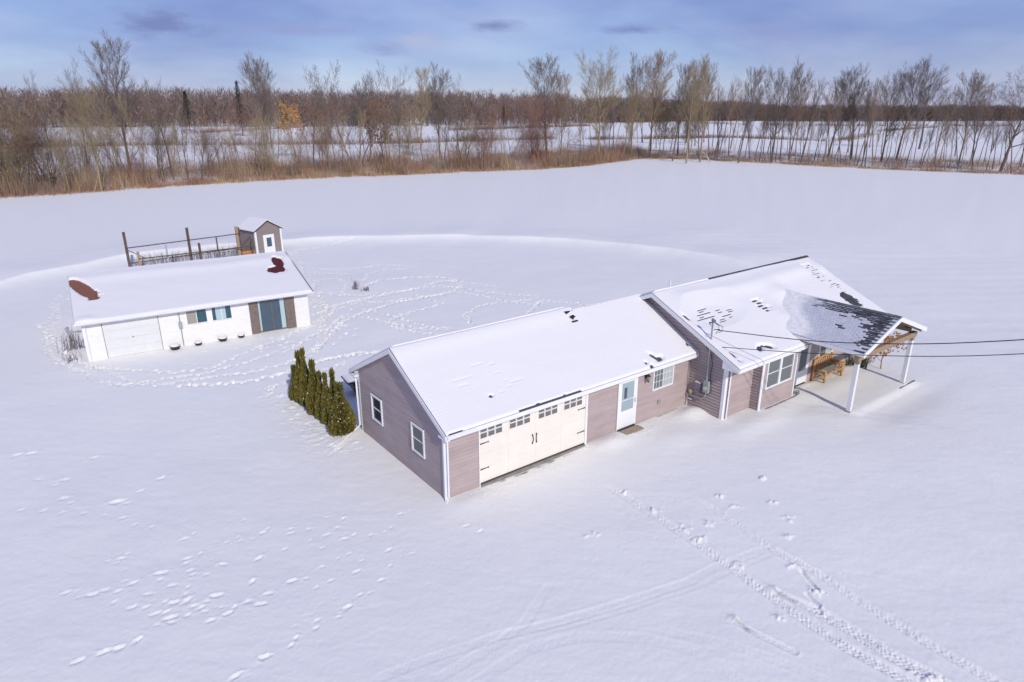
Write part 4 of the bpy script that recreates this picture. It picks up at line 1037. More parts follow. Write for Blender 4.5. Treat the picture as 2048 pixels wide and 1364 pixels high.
def bil(P, s, t):
    A, B, C_, D_ = [Vector(p) for p in P]
    return (A * (1 - s) + B * s) * (1 - t) + (C_ * (1 - s) + D_ * s) * t

def roof_slope(parent, P, snow, cell=(.07, .045), thick=.10, name='roof_slope', m='shingle', deck_off=0.0, snowmat='snow_roof'):
    """P: eave-left, eave-right, ridge-left, ridge-right of the deck top. snow(s,t,S,T)->thickness arrays."""
    A, B, C_, D_ = [Vector(p) for p in P]
    n = (B - A).cross(C_ - A).normalized()
    if n.z < 0: n = -n
    mb = MB(); mb.prism([A, B, D_, C_], -n * thick)
    mb.build(name, M[m], parent)
    S = ((B - A).length + (D_ - C_).length) / 2; T = ((C_ - A).length + (D_ - B).length) / 2
    if snow is None: return n, S, T
    ns, ntt = max(4, int(S / cell[0])), max(4, int(T / cell[1]))
    ss, tt = np.meshgrid(np.linspace(0, 1, ns + 1), np.linspace(0, 1, ntt + 1), indexing='ij')
    th_ = snow(ss * S, tt * T, S, T)
    a, b, c_, d_ = [np.array(p) for p in (A, B, C_, D_)]
    base = (a * (1 - ss[..., None]) + b * ss[..., None]) * (1 - tt[..., None]) + (c_ * (1 - ss[..., None]) + d_ * ss[..., None]) * tt[..., None]
    V = base + np.array(n) * th_[..., None]
    idx = np.arange((ns + 1) * (ntt + 1)).reshape(ns + 1, ntt + 1)
    F = np.stack([idx[:-1, :-1], idx[1:, :-1], idx[1:, 1:], idx[:-1, 1:]], -1).reshape(-1, 4)
    # skirt back down onto the deck
    hid = [list(idx[:, 0]), list(idx[-1, :]), list(idx[::-1, -1]), list(idx[0, ::-1])]
    Vf = V.reshape(-1, 3); lowall = base.reshape(-1, 3) - np.array(n) * .012
    parts = [Vf]; Fs = []; k = len(Vf)
    for e_ in hid:
        m_ = len(e_); parts += [Vf[e_], lowall[e_]]
        i_ = np.arange(m_ - 1)
        Fs.append(np.stack([k + i_ + 1, k + i_, k + m_ + i_, k + m_ + i_ + 1], -1)); k += 2 * m_
    SK = np.vstack(Fs); Vf = np.vstack(parts); F = np.vstack([F, SK])
    '''
    ring = list(idx[:, 0]) + list(idx[-1, 1:]) + list(idx[-2::-1, -1]) + list(idx[0, -2:0:-1])
    Vf = V.reshape(-1, 3)
    low = base.reshape(-1, 3)[ring] - np.array(n) * .012
    k = len(Vf); m_ = len(ring)
    SK = np.array([(ring[(i + 1) % m_], ring[i], k + i, k + (i + 1) % m_) for i in range(m_)])
    Vf = np.vstack([Vf, low]); F = np.vstack([F, SK])
    '''
    if (Vector(V[1, 0]) - Vector(V[0, 0])).cross(Vector(V[0, 1]) - Vector(V[0, 0])).z < 0: F = F[:, ::-1]
    me = np_mesh('roof_snow', Vf, F, M[snowmat], True)
    if snowmat == 'snow_thin':      # where the dusting is thin the dark shingles grey it
        tf = np.concatenate([th_.ravel(), np.full(len(Vf) - th_.size, .03)])
        q_ = sstep(.032, .085, tf)[:, None]
        color_attr(me, 'tint', np.array([.57, .57, .605]) * (1 - q_) + np.array([.83, .805, .785]) * q_)
    o = bpy.data.objects.new('roof_snow', me)
    o['kind'] = 'stuff'
    link(o, parent)
    return n, S, T

def edge_soft(s, t, S, T, e=.12, sides=(1, 1, 1, 1)):
    k = np.ones_like(s)
    for d, on in zip((s, S - s, t, T - t), sides):
        if on: k = k * np.sqrt(np.clip(d / e, 0.02, 1))
    return k
def blob(s, t, cs, ct, a, b, ang=0, rough=.5, seed=1, sc=8):
    c, sn = math.cos(ang), math.sin(ang)
    x, y = s - cs, t - ct
    e = np.hypot((x * c + y * sn) / a, (-x * sn + y * c) / b)
    return e + rough * (fbm(s * sc, t * sc, 3, seed))

SHN = [0]
def shingles(parent, P, want, m='shingle', cw=.31, ch=.14, n_off=0.0, stuff_after=250, seed=1):
    """individual tabs on the slope wherever want(s,t) is true"""
    A, B, C_, D_ = [Vector(p) for p in P]
    n = (B - A).cross(C_ - A).normalized()
    if n.z < 0: n = -n
    S = ((B - A).length + (D_ - C_).length) / 2; T = ((C_ - A).length + (D_ - B).length) / 2
    rnd = random.Random(seed)
    rest = MB()
    row = 0; t = 0.0
    while t + ch <= T:
        s = (row % 2) * cw / 2 + .01
        while s + cw <= S:
            if want(s + cw / 2, t + ch / 2):
                h = rnd.uniform(.013, .022)
                def pt(a, b, k): return bil(P, a / S, b / T) + n * (k + n_off)
                w0, w1 = s + .006, s + cw - .006
                pts = [pt(w0, t, 0), pt(w1, t, 0), pt(w1, t + ch, 0), pt(w0, t + ch, 0), pt(w0, t, h), pt(w1, t, h), pt(w1, t + ch, .004), pt(w0, t + ch, .004)]
                if SHN[0] < stuff_after:
                    mb = MB(); mb.hexa(pts); mb.build('shingle', M[m], parent); SHN[0] += 1
                else: rest.hexa(pts)
            s += cw
        t += ch; row += 1
    if rest.v: rest.build('shingle', M[m], parent, kind='stuff')

# ------------------------------------------------------------ the house with its garage wing
house = thing('house', 'long single storey house in mauve siding with attached two car garage and porch, under snow', 'house', (HX, HY, 0), HT)
GD, GL, GE, GR = 6.337, 12.356, 2.60, 4.50      # garage wing depth, length, eave and ridge height
GV = GD / 2
gk = (GR - GE) / (GV + .449)
ML, MR_, MF, MB_ = 12.356, 24.30, -1.871, 6.01  # main block
ME, MZ, MV = 2.60, 4.72, 2.07                   # eave z, ridge z, ridge y
mk = (MZ - ME) / (MV + 2.668)

# cores (the wall behind the planks)
w = MB()
w.prism([(0, 0, -.2), (0, 0, 2.64), (0, GV, 2.64 + gk * GV - .02), (0, GD, 2.64), (0, GD, -.2)], (8.05, 0, 0))
w.build('wall', M['siding_dark'], house)
w = MB(); w.prism([(8.05, 0, -.2), (8.05, 0, 2.5), (8.05, 2.97, 2.5 + gk * 2.9), (8.05, 5.94, 2.5), (8.05, 5.94, -.2)], (4.3, 0, 0))
w.build('wall', M['siding_dark'], house)
w = MB()
w.prism([(ML, MF, -.2), (ML, MF, 2.78), (ML, MV, 2.78 + mk * (MV - MF) - .02), (ML, MB_, 2.78), (ML, MB_, -.2)], (MR_ - ML, 0, 0))
w.build('wall', M['siding_dark'], house)
w = MB(); w.box(14.31, 16.95, -2.30, -1.88, -.2, 2.52)
w.build('wall', M['siding_dark'], house)
w = MB(); w.box(0.0, 8.05, GD + .002, GD + .02, -.2, 2.5); w.box(8.05, 12.3, 5.942, 5.96, -.2, 2.5); w.box(12.5, 24.2, 6.012, 6.03, -.2, 2.5); w.box(24.302, 24.32, -1.8, 5.9, -.2, 2.5)
w.build('rear_siding', M['siding'], house)

# siding planks
gtop = lambda v: 2.67 + gk * (GV - abs(v - GV)) - .03
siding(house, 'y', 0, -1, 0.02, GD - .02, -.06, gtop, openings=[(4.36, 5.24, .95, 2.03), (1.24, 2.12, .95, 2.05)])
siding(house, 'x', 0, -1, 0.0, 1.373, -.06, 2.5)
siding(house, 'x', 0, -1, 6.36, 7.98, -.06, 2.5)
siding(house, 'x', 0, -1, 9.12, 12.35, -.06, 2.5, openings=[(10.02, 11.30, 1.28, 2.26)])
mtop = lambda v: 2.55 + mk * ((v - MF) if v < MV else (MV - MF)) - .03
siding(house, 'y', ML, -1, MF + .02, MV + 1.3, -.06, lambda v: (2.81 + mk * (MV - MF - abs(v - MV)) - .03))
siding(house, 'x', MF, -1, ML + .12, 14.31, -.06, 2.52)
siding(house, 'y', 14.31, -1, -2.30, MF, -.06, 2.52)
siding(house, 'x', -2.30, -1, 14.42, 16.90, -.06, 2.50, openings=[(14.60, 16.64, .92, 2.30)])
siding(house, 'x', MF, -1, 16.96, 17.80, -.06, 2.52)
siding(house, 'x', MF, -1, 18.80, 24.26, -.06, 2.52, openings=[(19.62, 20.95, 1.10, 2.10)])

# corner boards
def part_box(name, m, *b, parent=house, **k):
    mb = MB(); mb.box(*b); return mb.build(name, M[m], parent, **k)
part_box('corner_board', 'white', -.037, .075, -.037, -.001, -.1, 2.5)
part_box('corner_board', 'white', -.036, -.001, .0, .085, -.1, 2.5)
part_box('corner_board', 'white', -.036, .0, GD - .07, GD + .03, -.1, 2.5)
part_box('corner_board', 'white', ML - .037, ML + .11, MF - .037, MF - .001, -.1, 2.52)
part_box('corner_board', 'white', ML - .036, ML - .001, MF, MF + .10, -.1, 2.52)
part_box('corner_board', 'white', 14.31 - .037, 14.42, -2.338, -2.302, -.1, 2.5)
part_box('corner_board', 'white', 16.90, 16.99, -2.338, -2.302, -.1, 2.5)
part_box('corner_board', 'white', 16.951, 16.99, -2.30, -2.22, -.1, 2.5)
part_box('inside_corner_trim', 'siding', 12.29, 12.35, -.06, -.031, -.1, 2.5)
part_box('white_post_strip', 'white', 12.31, 12.345, -.11, -.07, -.1, .62)

# ---- overhead garage door
gdr = MB()
z0g, z1g, s0g, s1g = .10, 2.27, 1.373, 6.253
gdr.box(s0g, s1g, -.012, -.001, z0g, z1g)
gdoor = gdr.build('garage_door', M['ivory'], house)
ph = (z1g - z0g) / 4
for r_ in range(4):
    for c_ in range(4):
        cw_ = (s1g - s0g) / 4
        mb = MB()
        mb.box(s0g + c_ * cw_ + .003, s0g + (c_ + 1) * cw_ - .003, -.018, -.013, z0g + r_ * ph + .0025, z0g + (r_ + 1) * ph - .0025)
        mb.build('panel', M['ivory'], gdoor)
for (a, b) in ((1.38, 2.34), (2.62, 3.57), (3.92, 4.85), (5.14, 6.08)):
    cwid = (b - a) / 3
    for i in range(3):
        for (za, zb) in ((1.80, 1.985), (2.03, 2.17)):
            mb = MB(); mb.box(a + i * cwid + .03, a + (i + 1) * cwid - .03, -.029, -.0245, za, zb)
            mb.build('pane', M['glass_grey'], gdoor)
            f = MB()
            x0, x1 = a + i * cwid + .012, a + (i + 1) * cwid - .012
            f.box(x0, x1, -.034, -.0245, za - .018, za); f.box(x0, x1, -.034, -.0245, zb, zb + .018)
            f.box(x0, x0 + .018, -.033, -.0245, za, zb); f.box(x1 - .018, x1, -.033, -.0245, za, zb)
            f.build('pane_frame', M['ivory'], gdoor)
for (x, z, dx) in ((1.39, 1.60, 1), (1.39, .62, 1), (6.23, 1.60, -1), (6.23, .62, -1)):
    mb = MB()
    mb.hexa([(x, -.036, z - .022), (x + dx * .34, -.036, z - .008), (x + dx * .34, -.0245, z - .008), (x, -.0245, z - .022),
             (x, -.036, z + .022), (x + dx * .34, -.036, z + .008), (x + dx * .34, -.0245, z + .008), (x, -.0245, z + .022)])
    mb.tube([(x + dx * .33, -.03, z - .03), (x + dx * .36, -.03, z), (x + dx * .33, -.03, z + .03)], .01, 5)
    mb.build('strap_hinge', M['black'], gdoor)
for x in (3.66, 3.86):
    sg = 1 if x < 3.8 else -1
    mb = MB(); mb.tube([(x, -.03, .90), (x + .02 * sg, -.055, .98), (x + .035 * sg, -.06, 1.08), (x + .02 * sg, -.055, 1.18), (x, -.03, 1.27)], [.028, .014, .013, .014, .028], 6)
    mb.build('pull_handle', M['black'], gdoor)
part_box('bottom_seal', 'rubber', s0g, s1g, -.030, -.002, .055, .098, parent=gdoor)
part_box('door_sill_strip', 'concrete', s0g, s1g, -.10, -.001, -.1, .05)
part_box('door_jamb', 'white', 6.256, 6.36, -.045, -.001, -.1, 2.5)
part_box('door_jamb', 'white', 1.33, 1.371, -.045, -.031, -.1, 2.5)
part_box('door_header', 'white', 1.373, 6.255, -.03, -.001, 2.272, 2.5)

# ---- entry door with its storm door
e0, e1 = 8.0, 9.10
part_box('door_casing', 'white', e0, e0 + .10, -.05, -.001, 0, 2.38)
part_box('door_casing', 'white', e1 - .10, e1, -.05, -.001, 0, 2.38)
part_box('door_casing', 'white', e0 + .10, e1 - .10, -.048, -.001, 2.24, 2.38)
part_box('door_header', 'white', e0, e1, -.03, -.001, 2.38, 2.5)
ed = part_box('entry_door', 'white', e0 + .10, e1 - .10, -.04, -.001, .10, 2.24)
part_box('storm_glass', 'glass_pale', e0 + .22, e1 - .20, -.047, -.041, .85, 2.06, parent=ed)
part_box('door_lite', 'glass_slate', e0 + .34, e0 + .50, -.051, -.048, 1.38, 1.85, parent=ed)
part_box('sash_bar', 'white', e0 + .22, e1 - .20, -.053, -.0475, 1.30, 1.325, parent=ed)
mb = MB(); mb.tube([(e1 - .13, -.04, 1.10), (e1 - .13, -.09, 1.12), (e1 - .13, -.09, 1.24), (e1 - .13, -.04, 1.26)], .012, 6); mb.build('handle', M['metal'], ed)
part_box('door_sill_strip', 'rubber', e0 + .02, e1 - .02, -.06, -.001, .0, .095)
# lamp
lamp = MB(); lamp.box(9.50, 9.60, -.06, -.03, 1.98, 2.2); lamp.tube([(9.55, -.05, 2.16), (9.55, -.15, 2.22), (9.55, -.19, 2.18)], .012, 6)
lamp.tube([(9.55, -.19, 2.18), (9.55, -.19, 2.13), (9.55, -.19, 2.11)], [.02, .085, .09], 8)
for a in range(6):
    t = a * math.pi / 3
    lamp.tube([(9.55 + .075 * math.cos(t), -.19 + .075 * math.sin(t), 2.11), (9.55 + .05 * math.cos(t), -.19 + .05 * math.sin(t), 1.90)], .008, 4)
lamp.tube([(9.55, -.19, 1.90), (9.55, -.19, 1.87), (9.55, -.19, 1.83)], [.06, .04, .012], 8)
lo = lamp.build('wall_lamp', M['black'], house)
lg = MB(); lg.tube([(9.55, -.19, 1.91), (9.55, -.19, 2.10)], [.04, .06], 8); lg.build('lamp_glass', mat('clear lantern glass', (.5, .38, .25), .1), lo)
window(house, 'x', 0, -1, 10.02, 11.30, 1.28, 2.26, 'slide', True, gm=('screen', 'blinds'))
mb = MB(); mb.tube([(10.5, -.03, .67), (10.5, -.07, .67)], [.10, .085], 8); mb.box(10.42, 10.58, -.055, -.03, .59, .75)
mb.build('dryer_vent', M['beige'], house)
mb = MB(); mb.box(-.045, -.03, 4.36, 4.36, 1, 2)
window(house, 'y', 0, -1, 4.36, 5.24, .95, 2.03, 'hung', gm=('glass', 'glass'), w=.07)
window(house, 'y', 0, -1, 1.24, 2.12, .95, 2.05, 'hung', gm=('glass', 'glass'), w=.07)
mb = MB(); mb.prism([(-.05, 2.28, .98), (-.05, 2.31, .98), (-.05, 2.27, 1.42), (-.05, 2.25, 1.42)], (.012, 0, 0)); mb.build('wooden_stake', M['wood_orange'], house, label='thin orange stick leaning beside the right gable window')
# ---- bump out twin window, front door, small window
window(house, 'x', -2.30, -1, 14.60, 15.62, .92, 2.30, 'hung', gm=('screen', 'screen'), w=.075)
window(house, 'x', -2.30, -1, 15.62, 16.64, .92, 2.30, 'hung', gm=('screen', 'screen'), w=.075)
part_box('door_casing', 'white', 17.80, 17.90, MF - .05, MF - .001, .1, 2.30)
part_box('door_casing', 'white', 18.70, 18.80, MF - .05, MF - .001, .1, 2.30)
part_box('door_casing', 'white', 17.90, 18.70, MF - .048, MF - .001, 2.18, 2.30)
fd = part_box('front_door', 'white', 17.90, 18.70, MF - .03, MF - .001, .12, 2.18, label='white front door with a tall glass light under the porch')
part_box('storm_glass', 'screen', 17.99, 18.60, MF - .037, MF - .031, .78, 2.05, parent=fd)
window(house, 'x', MF, -1, 19.62, 20.95, 1.10, 2.10, 'slide', gm=('screen', 'blinds'))

# ---- roofs
def snow_std(s, t, S, T, seed, base=.075, side=(1, 1, 1, 0), rip=.0):
    k = edge_soft(s, t, S, T, .10, side)
    h = base * (1 + .5 * fbm(s / 1.6, t / 1.2, 3, seed)) * k
    return h + rip * ((t / .14) % 1.0 - .5)
def hole(h, e, deep=-.03):
    return np.where(e < 1, deep, np.minimum(h, .010 + .075 * (e - 1)))
GT = math.hypot(GV + .449, GR - GE)
def snow_garage(s, t, S, T):
    T = GT
    rip = .0032 * sstep(.3, .8, t) * (1 - sstep(T - 1.8, T - .9, t)) * (.4 + vnoise(s / 1.2, t / .7, 4)) * (1 - sstep(6.5, 8, s))
    h = .06 * (1 + .5 * fbm(s / 1.6, t / 1.2, 3, 3)) * edge_soft(s, t, 12.7, T, .10, (1, 0, 1, 1)) * np.clip((12.55 - s) / .35, .15, 1) ** .5 - rip * 1.6 * ((t / .14) % 1.0)
    h = h + .05 * np.exp(-((t - T + .25) / .4) ** 2) * (1 - .8 * sstep(8.1, 8.35, s)) + .04 * np.exp(-((s - 8.3) / .5) ** 2 - ((t - T) / .6) ** 2)
    h = h + .03 * sstep(8.5, 12, s)
    # drip edge laid bare, holes
    e1 = (t < .07 + .05 * vnoise(s / .2, s * 0, 3)) & (s > 2.9) & (s < 5.8)
    e2 = (t < .06) & (s > .12) & (s < .62)
    h = np.where(e1 | e2, -.02, h)
    for (cs, ct, a, b, an) in ((10.12, .46, .09, .23, .5), (10.28, .30, .19, .10, .3), (9.62, .06, .12, .08, .7), (9.5, .30, .07, .07, 0), (2.32, .95, .08, .06, 0), (12.3, .55, .09, .06, 1.0)):
        h = hole(h, blob(s, t, cs, ct, a, b, an, .5, 7))
    st = (vnoise(s / .4, np.floor(t / .14), 31) > .86) & (((t / .14) % 1) < .25) & (t > .9) & (t < 2.5) & (s > .9) & (s < 3.9)
    return np.where(st, h - .03, h)
x0 = -.168
dz = -.03
PG1 = [(x0, -.449, GE + dz), (8.12, -.449, GE + dz), (x0, GV, GR + dz), (8.12, GV, GR + dz)]
PG = [(x0, -.449, GE + dz), (12.34, -.449, GE + dz), (x0, GV, GR + dz), (8.12 + 0, GV, GR + dz)]
roof_slope(house, PG1, lambda s, t, S, T: snow_garage(s, t, S, T) * 1.0, (.06, .035))
RV2 = 2.95
GR2 = GE + gk * (RV2 + .449)
PG2 = [(8.122, -.449, GE + dz), (12.35, -.449, GE + dz), (8.122, RV2, GR2 + dz), (12.35, RV2, GR2 + dz)]
roof_slope(house, PG2, lambda s, t, S, T: np.where((s < .12), snow_garage(s + 8.29, t, S, T), snow_garage(s + 8.29, t, S, T)), (.06, .035))
roof_slope(house, [(x0, GD + .449, GE + dz), (8.12, GD + .449, GE + dz), (x0, GV, GR + dz), (8.12, GV, GR + dz)], lambda s, t, S, T: snow_std(s, t, S, T, 8), (.2, .15))
roof_slope(house, [(8.122, 2 * RV2 + .449, GE + dz), (12.35, 2 * RV2 + .449, GE + dz), (8.122, RV2, GR2 + dz), (12.35, RV2, GR2 + dz)], lambda s, t, S, T: snow_std(s, t, S, T, 8), (.2, .15))
# ridge caps
def ridge(parent, a, b, m='cap', w_=.12, drop=.5, step=.30):
    a, b = Vector(a), Vector(b); n_ = int((b - a).length / step)
    d = (b - a) / n_; side = d.cross(Vector((0, 0, 1))).normalized()
    for i in range(n_):
        p, q = a + d * i, a + d * (i + 1.04)
        mb = MB()
        for sg in (1, -1):
            mb.hexa([p + Vector((0, 0, -.012)), q + Vector((0, 0, -.02)), q + side * sg * w_ + Vector((0, 0, -.02 - w_ * drop)), p + side * sg * w_ + Vector((0, 0, -.012 - w_ * drop)),
                     p + Vector((0, 0, .012)), q, q + side * sg * w_ + Vector((0, 0, -w_ * drop)), p + side * sg * w_ + Vector((0, 0, .012 - w_ * drop))])
        mb.build('ridge_cap', M[m], parent)
ridge(house, (8.2, RV2, GR2 + .02), (12.3, RV2, GR2 + .02), 'shingle')

# main block
MX0, MX1 = ML - .30, MR_ + .27
def snow_main(s, t, S, T):
    h = snow_std(s, t, S, T, 12, .085, (1, 1, 1, 1))
    h = h + .09 * np.exp(-((t - T + .9 + .35 * fbm(s / 2, s * 0, 3, 2)) / .45) ** 2) * sstep(.3, 1.5, s)      # wind lip under the ridge
    h = h + .16 * np.exp(-((s - 7.1) / .7) ** 2 - ((t - 3.2) / .7) ** 2)                                  # drift at the porch ridge
    h = h + .12 * np.exp(-((s - 5.6) / .5) ** 2 - ((t - 1.5) / .9) ** 2)
    rip = .008 * (.3 + vnoise(s / 1.3, t / .8, 6)) * sstep(.8, 1.3, t) * (1 - sstep(T - 1.9, T - 1.0, t))
    h = h - rip * ((t / .14) % 1.0)
    h = h * (1 - .5 * sstep(S - 2.2, S - 1.0, s))
    # strips and holes
    for (cs, ct, a, b, an) in ((.42, .75, .07, .22, 0), (.26, 3.3, .08, .20, .1), (2.10, .62, .19, .11, .4), (2.66, .54, .20, .10, -.5), (2.42, .68, .10, .07, -.7), (.40, .40, .06, .10, 0)):
        h = hole(h, blob(s, t, cs, ct, a, b, an, .4, 9))
    for i, (cs, ct, a) in enumerate(((5.05, 3.16, .18), (5.15, 2.97, .18), (5.02, 2.78, .20), (5.12, 2.59, .19), (5.06, 2.42, .12))):
        h = hole(h, np.maximum(np.abs(s - cs) / a, np.abs(t - ct) / .055))
    dash = (vnoise(np.floor(s / .31), np.floor(t / .14), 77) > .62) & (((t / .14) % 1) < .3) & (np.hypot((s - 1.9) / 1.3, (t - 3.1) / .55) < 1)
    reg = np.hypot((s - 1.9) / 1.4, (t - 3.1) / .65)
    h = np.minimum(h, .014 + .10 * np.clip(reg - .8, 0, 9))
    h = np.where(dash, -.03, h)
    # wind-swept strip beside the right rake and the bare round patch
    rk = np.abs(s - (S - 1.05)) < .55 * (.35 + vnoise(t / .5, t * 0, 5))
    rk = rk & (t > 1.9) & (t < T - .5)
    h = np.where(rk, np.minimum(h, .012 + .012 * vnoise(s / .2, t / .14, 3)), h)
    h = np.where(blob(s, t, S - 1.30, 1.55, .52, .62, 0, .35, 5, 5) < 1, .003, h)
    return h
PM = [(MX0, -2.668, ME + dz), (MX1, -2.668, ME + dz), (MX0, MV, MZ + dz), (MX1, MV, MZ + dz)]
n_, S_, T_ = roof_slope(house, PM, snow_main, (.06, .038))
roof_slope(house, [(MX0, 2 * MV + 2.668, ME + dz), (MX1, 2 * MV + 2.668, ME + dz), (MX0, MV, MZ + dz), (MX1, MV, MZ + dz)], lambda s, t, S, T: snow_std(s, t, S, T, 18), (.25, .2))
shingles(house, PM, lambda s, t: (abs(s - (S_ - 1.05)) < .42 and 1.9 < t < T_ - .55 and vnoise(s / .3, t / .2, 41) > .40) or math.hypot((s - S_ + 1.30) / .50, (t - 1.55) / .60) < 1, 'shingle', n_off=.002, seed=3)
ridge(house, (16.0, MV, MZ + .045), (MX1, MV, MZ + .045), 'shingle')

# porch roof
PU, PHW, PE, PR, PVF = 19.60, 2.86, 2.93, 3.95, -5.20
vr = (PR - ME) / mk - 2.668 + .25
ve = (PE - ME) / mk - 2.668 + .30
PL = [(PU - PHW, ve, PE), (PU - PHW, PVF, PE), (PU, vr, PR), (PU, PVF, PR)]
PRr = [(PU + PHW, PVF, PE), (PU + PHW, ve, PE), (PU, PVF, PR), (PU, vr, PR)]
def expo(s, t, S, T):          # 1 where the wind has bared the shingles
    e = np.exp(-((t - T) / .42) ** 2) * sstep(S * .05, S * .7, s) * 1.0 + np.exp(-((S - s) / (.55 + .35 * sstep(0, T, t))) ** 2) * 1.05
    e = e + .35 * np.exp(-((t - T) / .25) ** 2)
    return e + .55 * fbm(s / .55, t / .35, 3, 51)
def porch_bare(s, t):
    tab = np.floor(t / .14); off = (tab % 2) * .155
    cell_ = vnoise(np.floor((s - off - .01) / .31), tab, 61)
    return sstep(.02, 1.0, .10 * sstep(.9, 1.7, s) + expo(s, t, 4.69, PHW / math.cos(math.atan2(PR - PE, PHW)))) - cell_
def snow_porch(s, t, S, T):
    tab = np.floor(t / .14); off = (tab % 2) * .155
    sx = (s - off - .01) / .31
    cell_ = vnoise(np.floor(sx), tab, 60)
    ft = (t / .14) % 1.0; fx = sx % 1.0
    thin = sstep(.9, 1.8, s)
    h = .022 + .014 * fbm(s / .8, t / .5, 3, 44) + thin * (.008 * (cell_ - .5) - .014 * ft - .008 * ((fx < .10) | (fx > .90)))
    bare = (porch_bare(s, t) > 0) & (ft < .72)
    h = np.where(bare, .002, h)
    h = h + .13 * np.exp(-((s / (1.15 + .25 * np.sin(t * 2.1))) ** 2))
    return np.maximum(h * edge_soft(s, t, S, T, .05, (0, 0, 1, 0)), -.003)
n_, PS_, PT_ = roof_slope(house, PL, snow_porch, (.036, .02), thick=.09, snowmat='snow_thin')
roof_slope(house, PRr, lambda s, t, S, T: snow_std(s, t, S, T, 28, .05), (.12, .1), thick=.09)
def want_porch(s, t):
    return float(porch_bare(np.array([s]), np.array([t]))[0]) > 0
shingles(house, PL, want_porch, 'shingle', n_off=.001, seed=8)
ridge(house, (PU, vr - .55, PR + .03), (PU, PVF - .01, PR + .03), 'cap', .14, .36)

# fascia, soffit, rakes
def quad_board(name, m, a, b, drop, off, parent=house):
    """board whose top edge runs a->b, height drop, thickness vector off"""
    a, b = Vector(a), Vector(b)
    mb = MB(); mb.prism([a, b, b - Vector((0, 0, drop)), a - Vector((0, 0, drop))], off); return mb.build(name, M[m], parent)
zf = GE - .045
quad_board('rake_board', 'white', (x0 - .02, -.449, zf), (x0 - .02, GV, GR - .045), .17, (-.025, 0, 0))
quad_board('rake_board', 'white', (x0 - .02, GD + .449, zf), (x0 - .02, GV, GR - .045), .17, (-.025, 0, 0))
quad_board('rake_soffit', 'white', (x0 - .018, -.449, zf - .14), (x0 - .018, GV, GR - .185), .012, (.17, 0, 0))
quad_board('rake_soffit', 'white', (x0 - .018, GD + .449, zf - .14), (x0 - .018, GV, GR - .185), .012, (.17, 0, 0))
part_box('fascia', 'white', x0 - .02, 12.34, -.475, -.452, 2.40, 2.56)
part_box('soffit', 'white', x0, 12.34, -.45, -.04, 2.43, 2.445)
part_box('rear_fascia', 'white', x0 - .02, 12.3, GD + .452, GD + .475, 2.40, 2.56)
part_box('eave_return', 'white', x0 - .03, -.04, -.45, .02, 2.36, 2.43)
part_box('eave_return', 'white', x0 - .03, -.04, GD - .02, GD + .45, 2.36, 2.43)
quad_board('rake_board', 'white', (MX0 - .02, -2.668, ME - .045), (MX0 - .02, MV, MZ - .045), .18, (-.025, 0, 0))
quad_board('rake_board', 'white', (MX0 - .02, MV * 2 + 2.668, ME - .045), (MX0 - .02, MV, MZ - .045), .18, (-.025, 0, 0))
quad_board('rake_soffit', 'white', (MX0 - .018, -2.668, ME - .20), (MX0 - .018, MV, MZ - .20), .012, (.29, 0, 0))
quad_board('rake_board', 'white', (MX1 + .02, -2.668, ME - .045), (MX1 + .02, MV, MZ - .045), .18, (.025, 0, 0))
mb = MB(); mb.prism([(MX0 - .03, -2.668, 2.38), (MX0 - .03, -2.668, 2.50), (MX0 - .03, -1.87, 2.50 + mk * .8), (MX0 - .03, -1.87, 2.38)], (.26, 0, 0)); mb.build('eave_return', M['white'], house)
part_box('fascia', 'white', MX0, 17.0, -2.695, -2.670, 2.40, 2.56)
part_box('fascia', 'white', 22.3, MX1, -2.695, -2.670, 2.40, 2.56)
part_box('soffit', 'white', MX0 + .24, MX1, -2.67, -2.34, 2.50, 2.512)
part_box('soffit', 'white', MX0 + .24, 14.27, -2.34, -1.91, 2.50, 2.512)
part_box('soffit', 'white', 17.0, MX1, -2.34, -1.91, 2.50, 2.512)
# porch trim, beams, posts
quad_board('porch_rake', 'white', (PU - PHW - .02, PVF - .005, PE + .01), (PU, PVF - .005, PR + .01), .20, (0, -.03, 0))
quad_board('porch_rake', 'white', (PU + PHW + .02, PVF - .005, PE + .01), (PU, PVF - .005, PR + .01), .20, (0, -.03, 0))
part_box('porch_fascia', 'white', PU - PHW - .045, PU - PHW - .02, PVF - .03, ve - .35, PE - .15, PE + .0)
part_box('porch_fascia', 'white', PU + PHW + .02, PU + PHW + .045, PVF - .03, ve - .35, PE - .15, PE + .0)
part_box('porch_beam', 'wood_raw', 17.12, 22.52, -4.86, -4.66, 2.40, 2.64)
part_box('porch_beam', 'wood_raw', 17.19, 17.37, -4.655, -1.95, 2.62, 2.80)
part_box('porch_beam', 'wood_raw', 22.20, 22.38, -4.655, -1.95, 2.62, 2.80)
for i in range(4):
    y = -5.1 + i * .02
mb = MB()
mb.prism([(PU - .9, -4.80, 3.30), (PU + .9, -4.80, 3.30), (PU + .12, -4.80, 3.66), (PU - .12, -4.80, 3.66)], (0, .03, 0)); mb.build('gable_panel', M['wood_orange'], house)
mb = MB(); mb.box(PU - PHW + .10, PU + PHW - .1, -4.80, -2.0, 2.72, 2.73)
for k_ in range(5):
    y = -5.05 + k_ * .62
    for sg in (-1, 1):
        quad_board('rafter', 'wood_raw', (PU + sg * (PHW - .03), y, PE - .10), (PU + sg * .03, y, PR - .12), .14, (0, .04, 0))
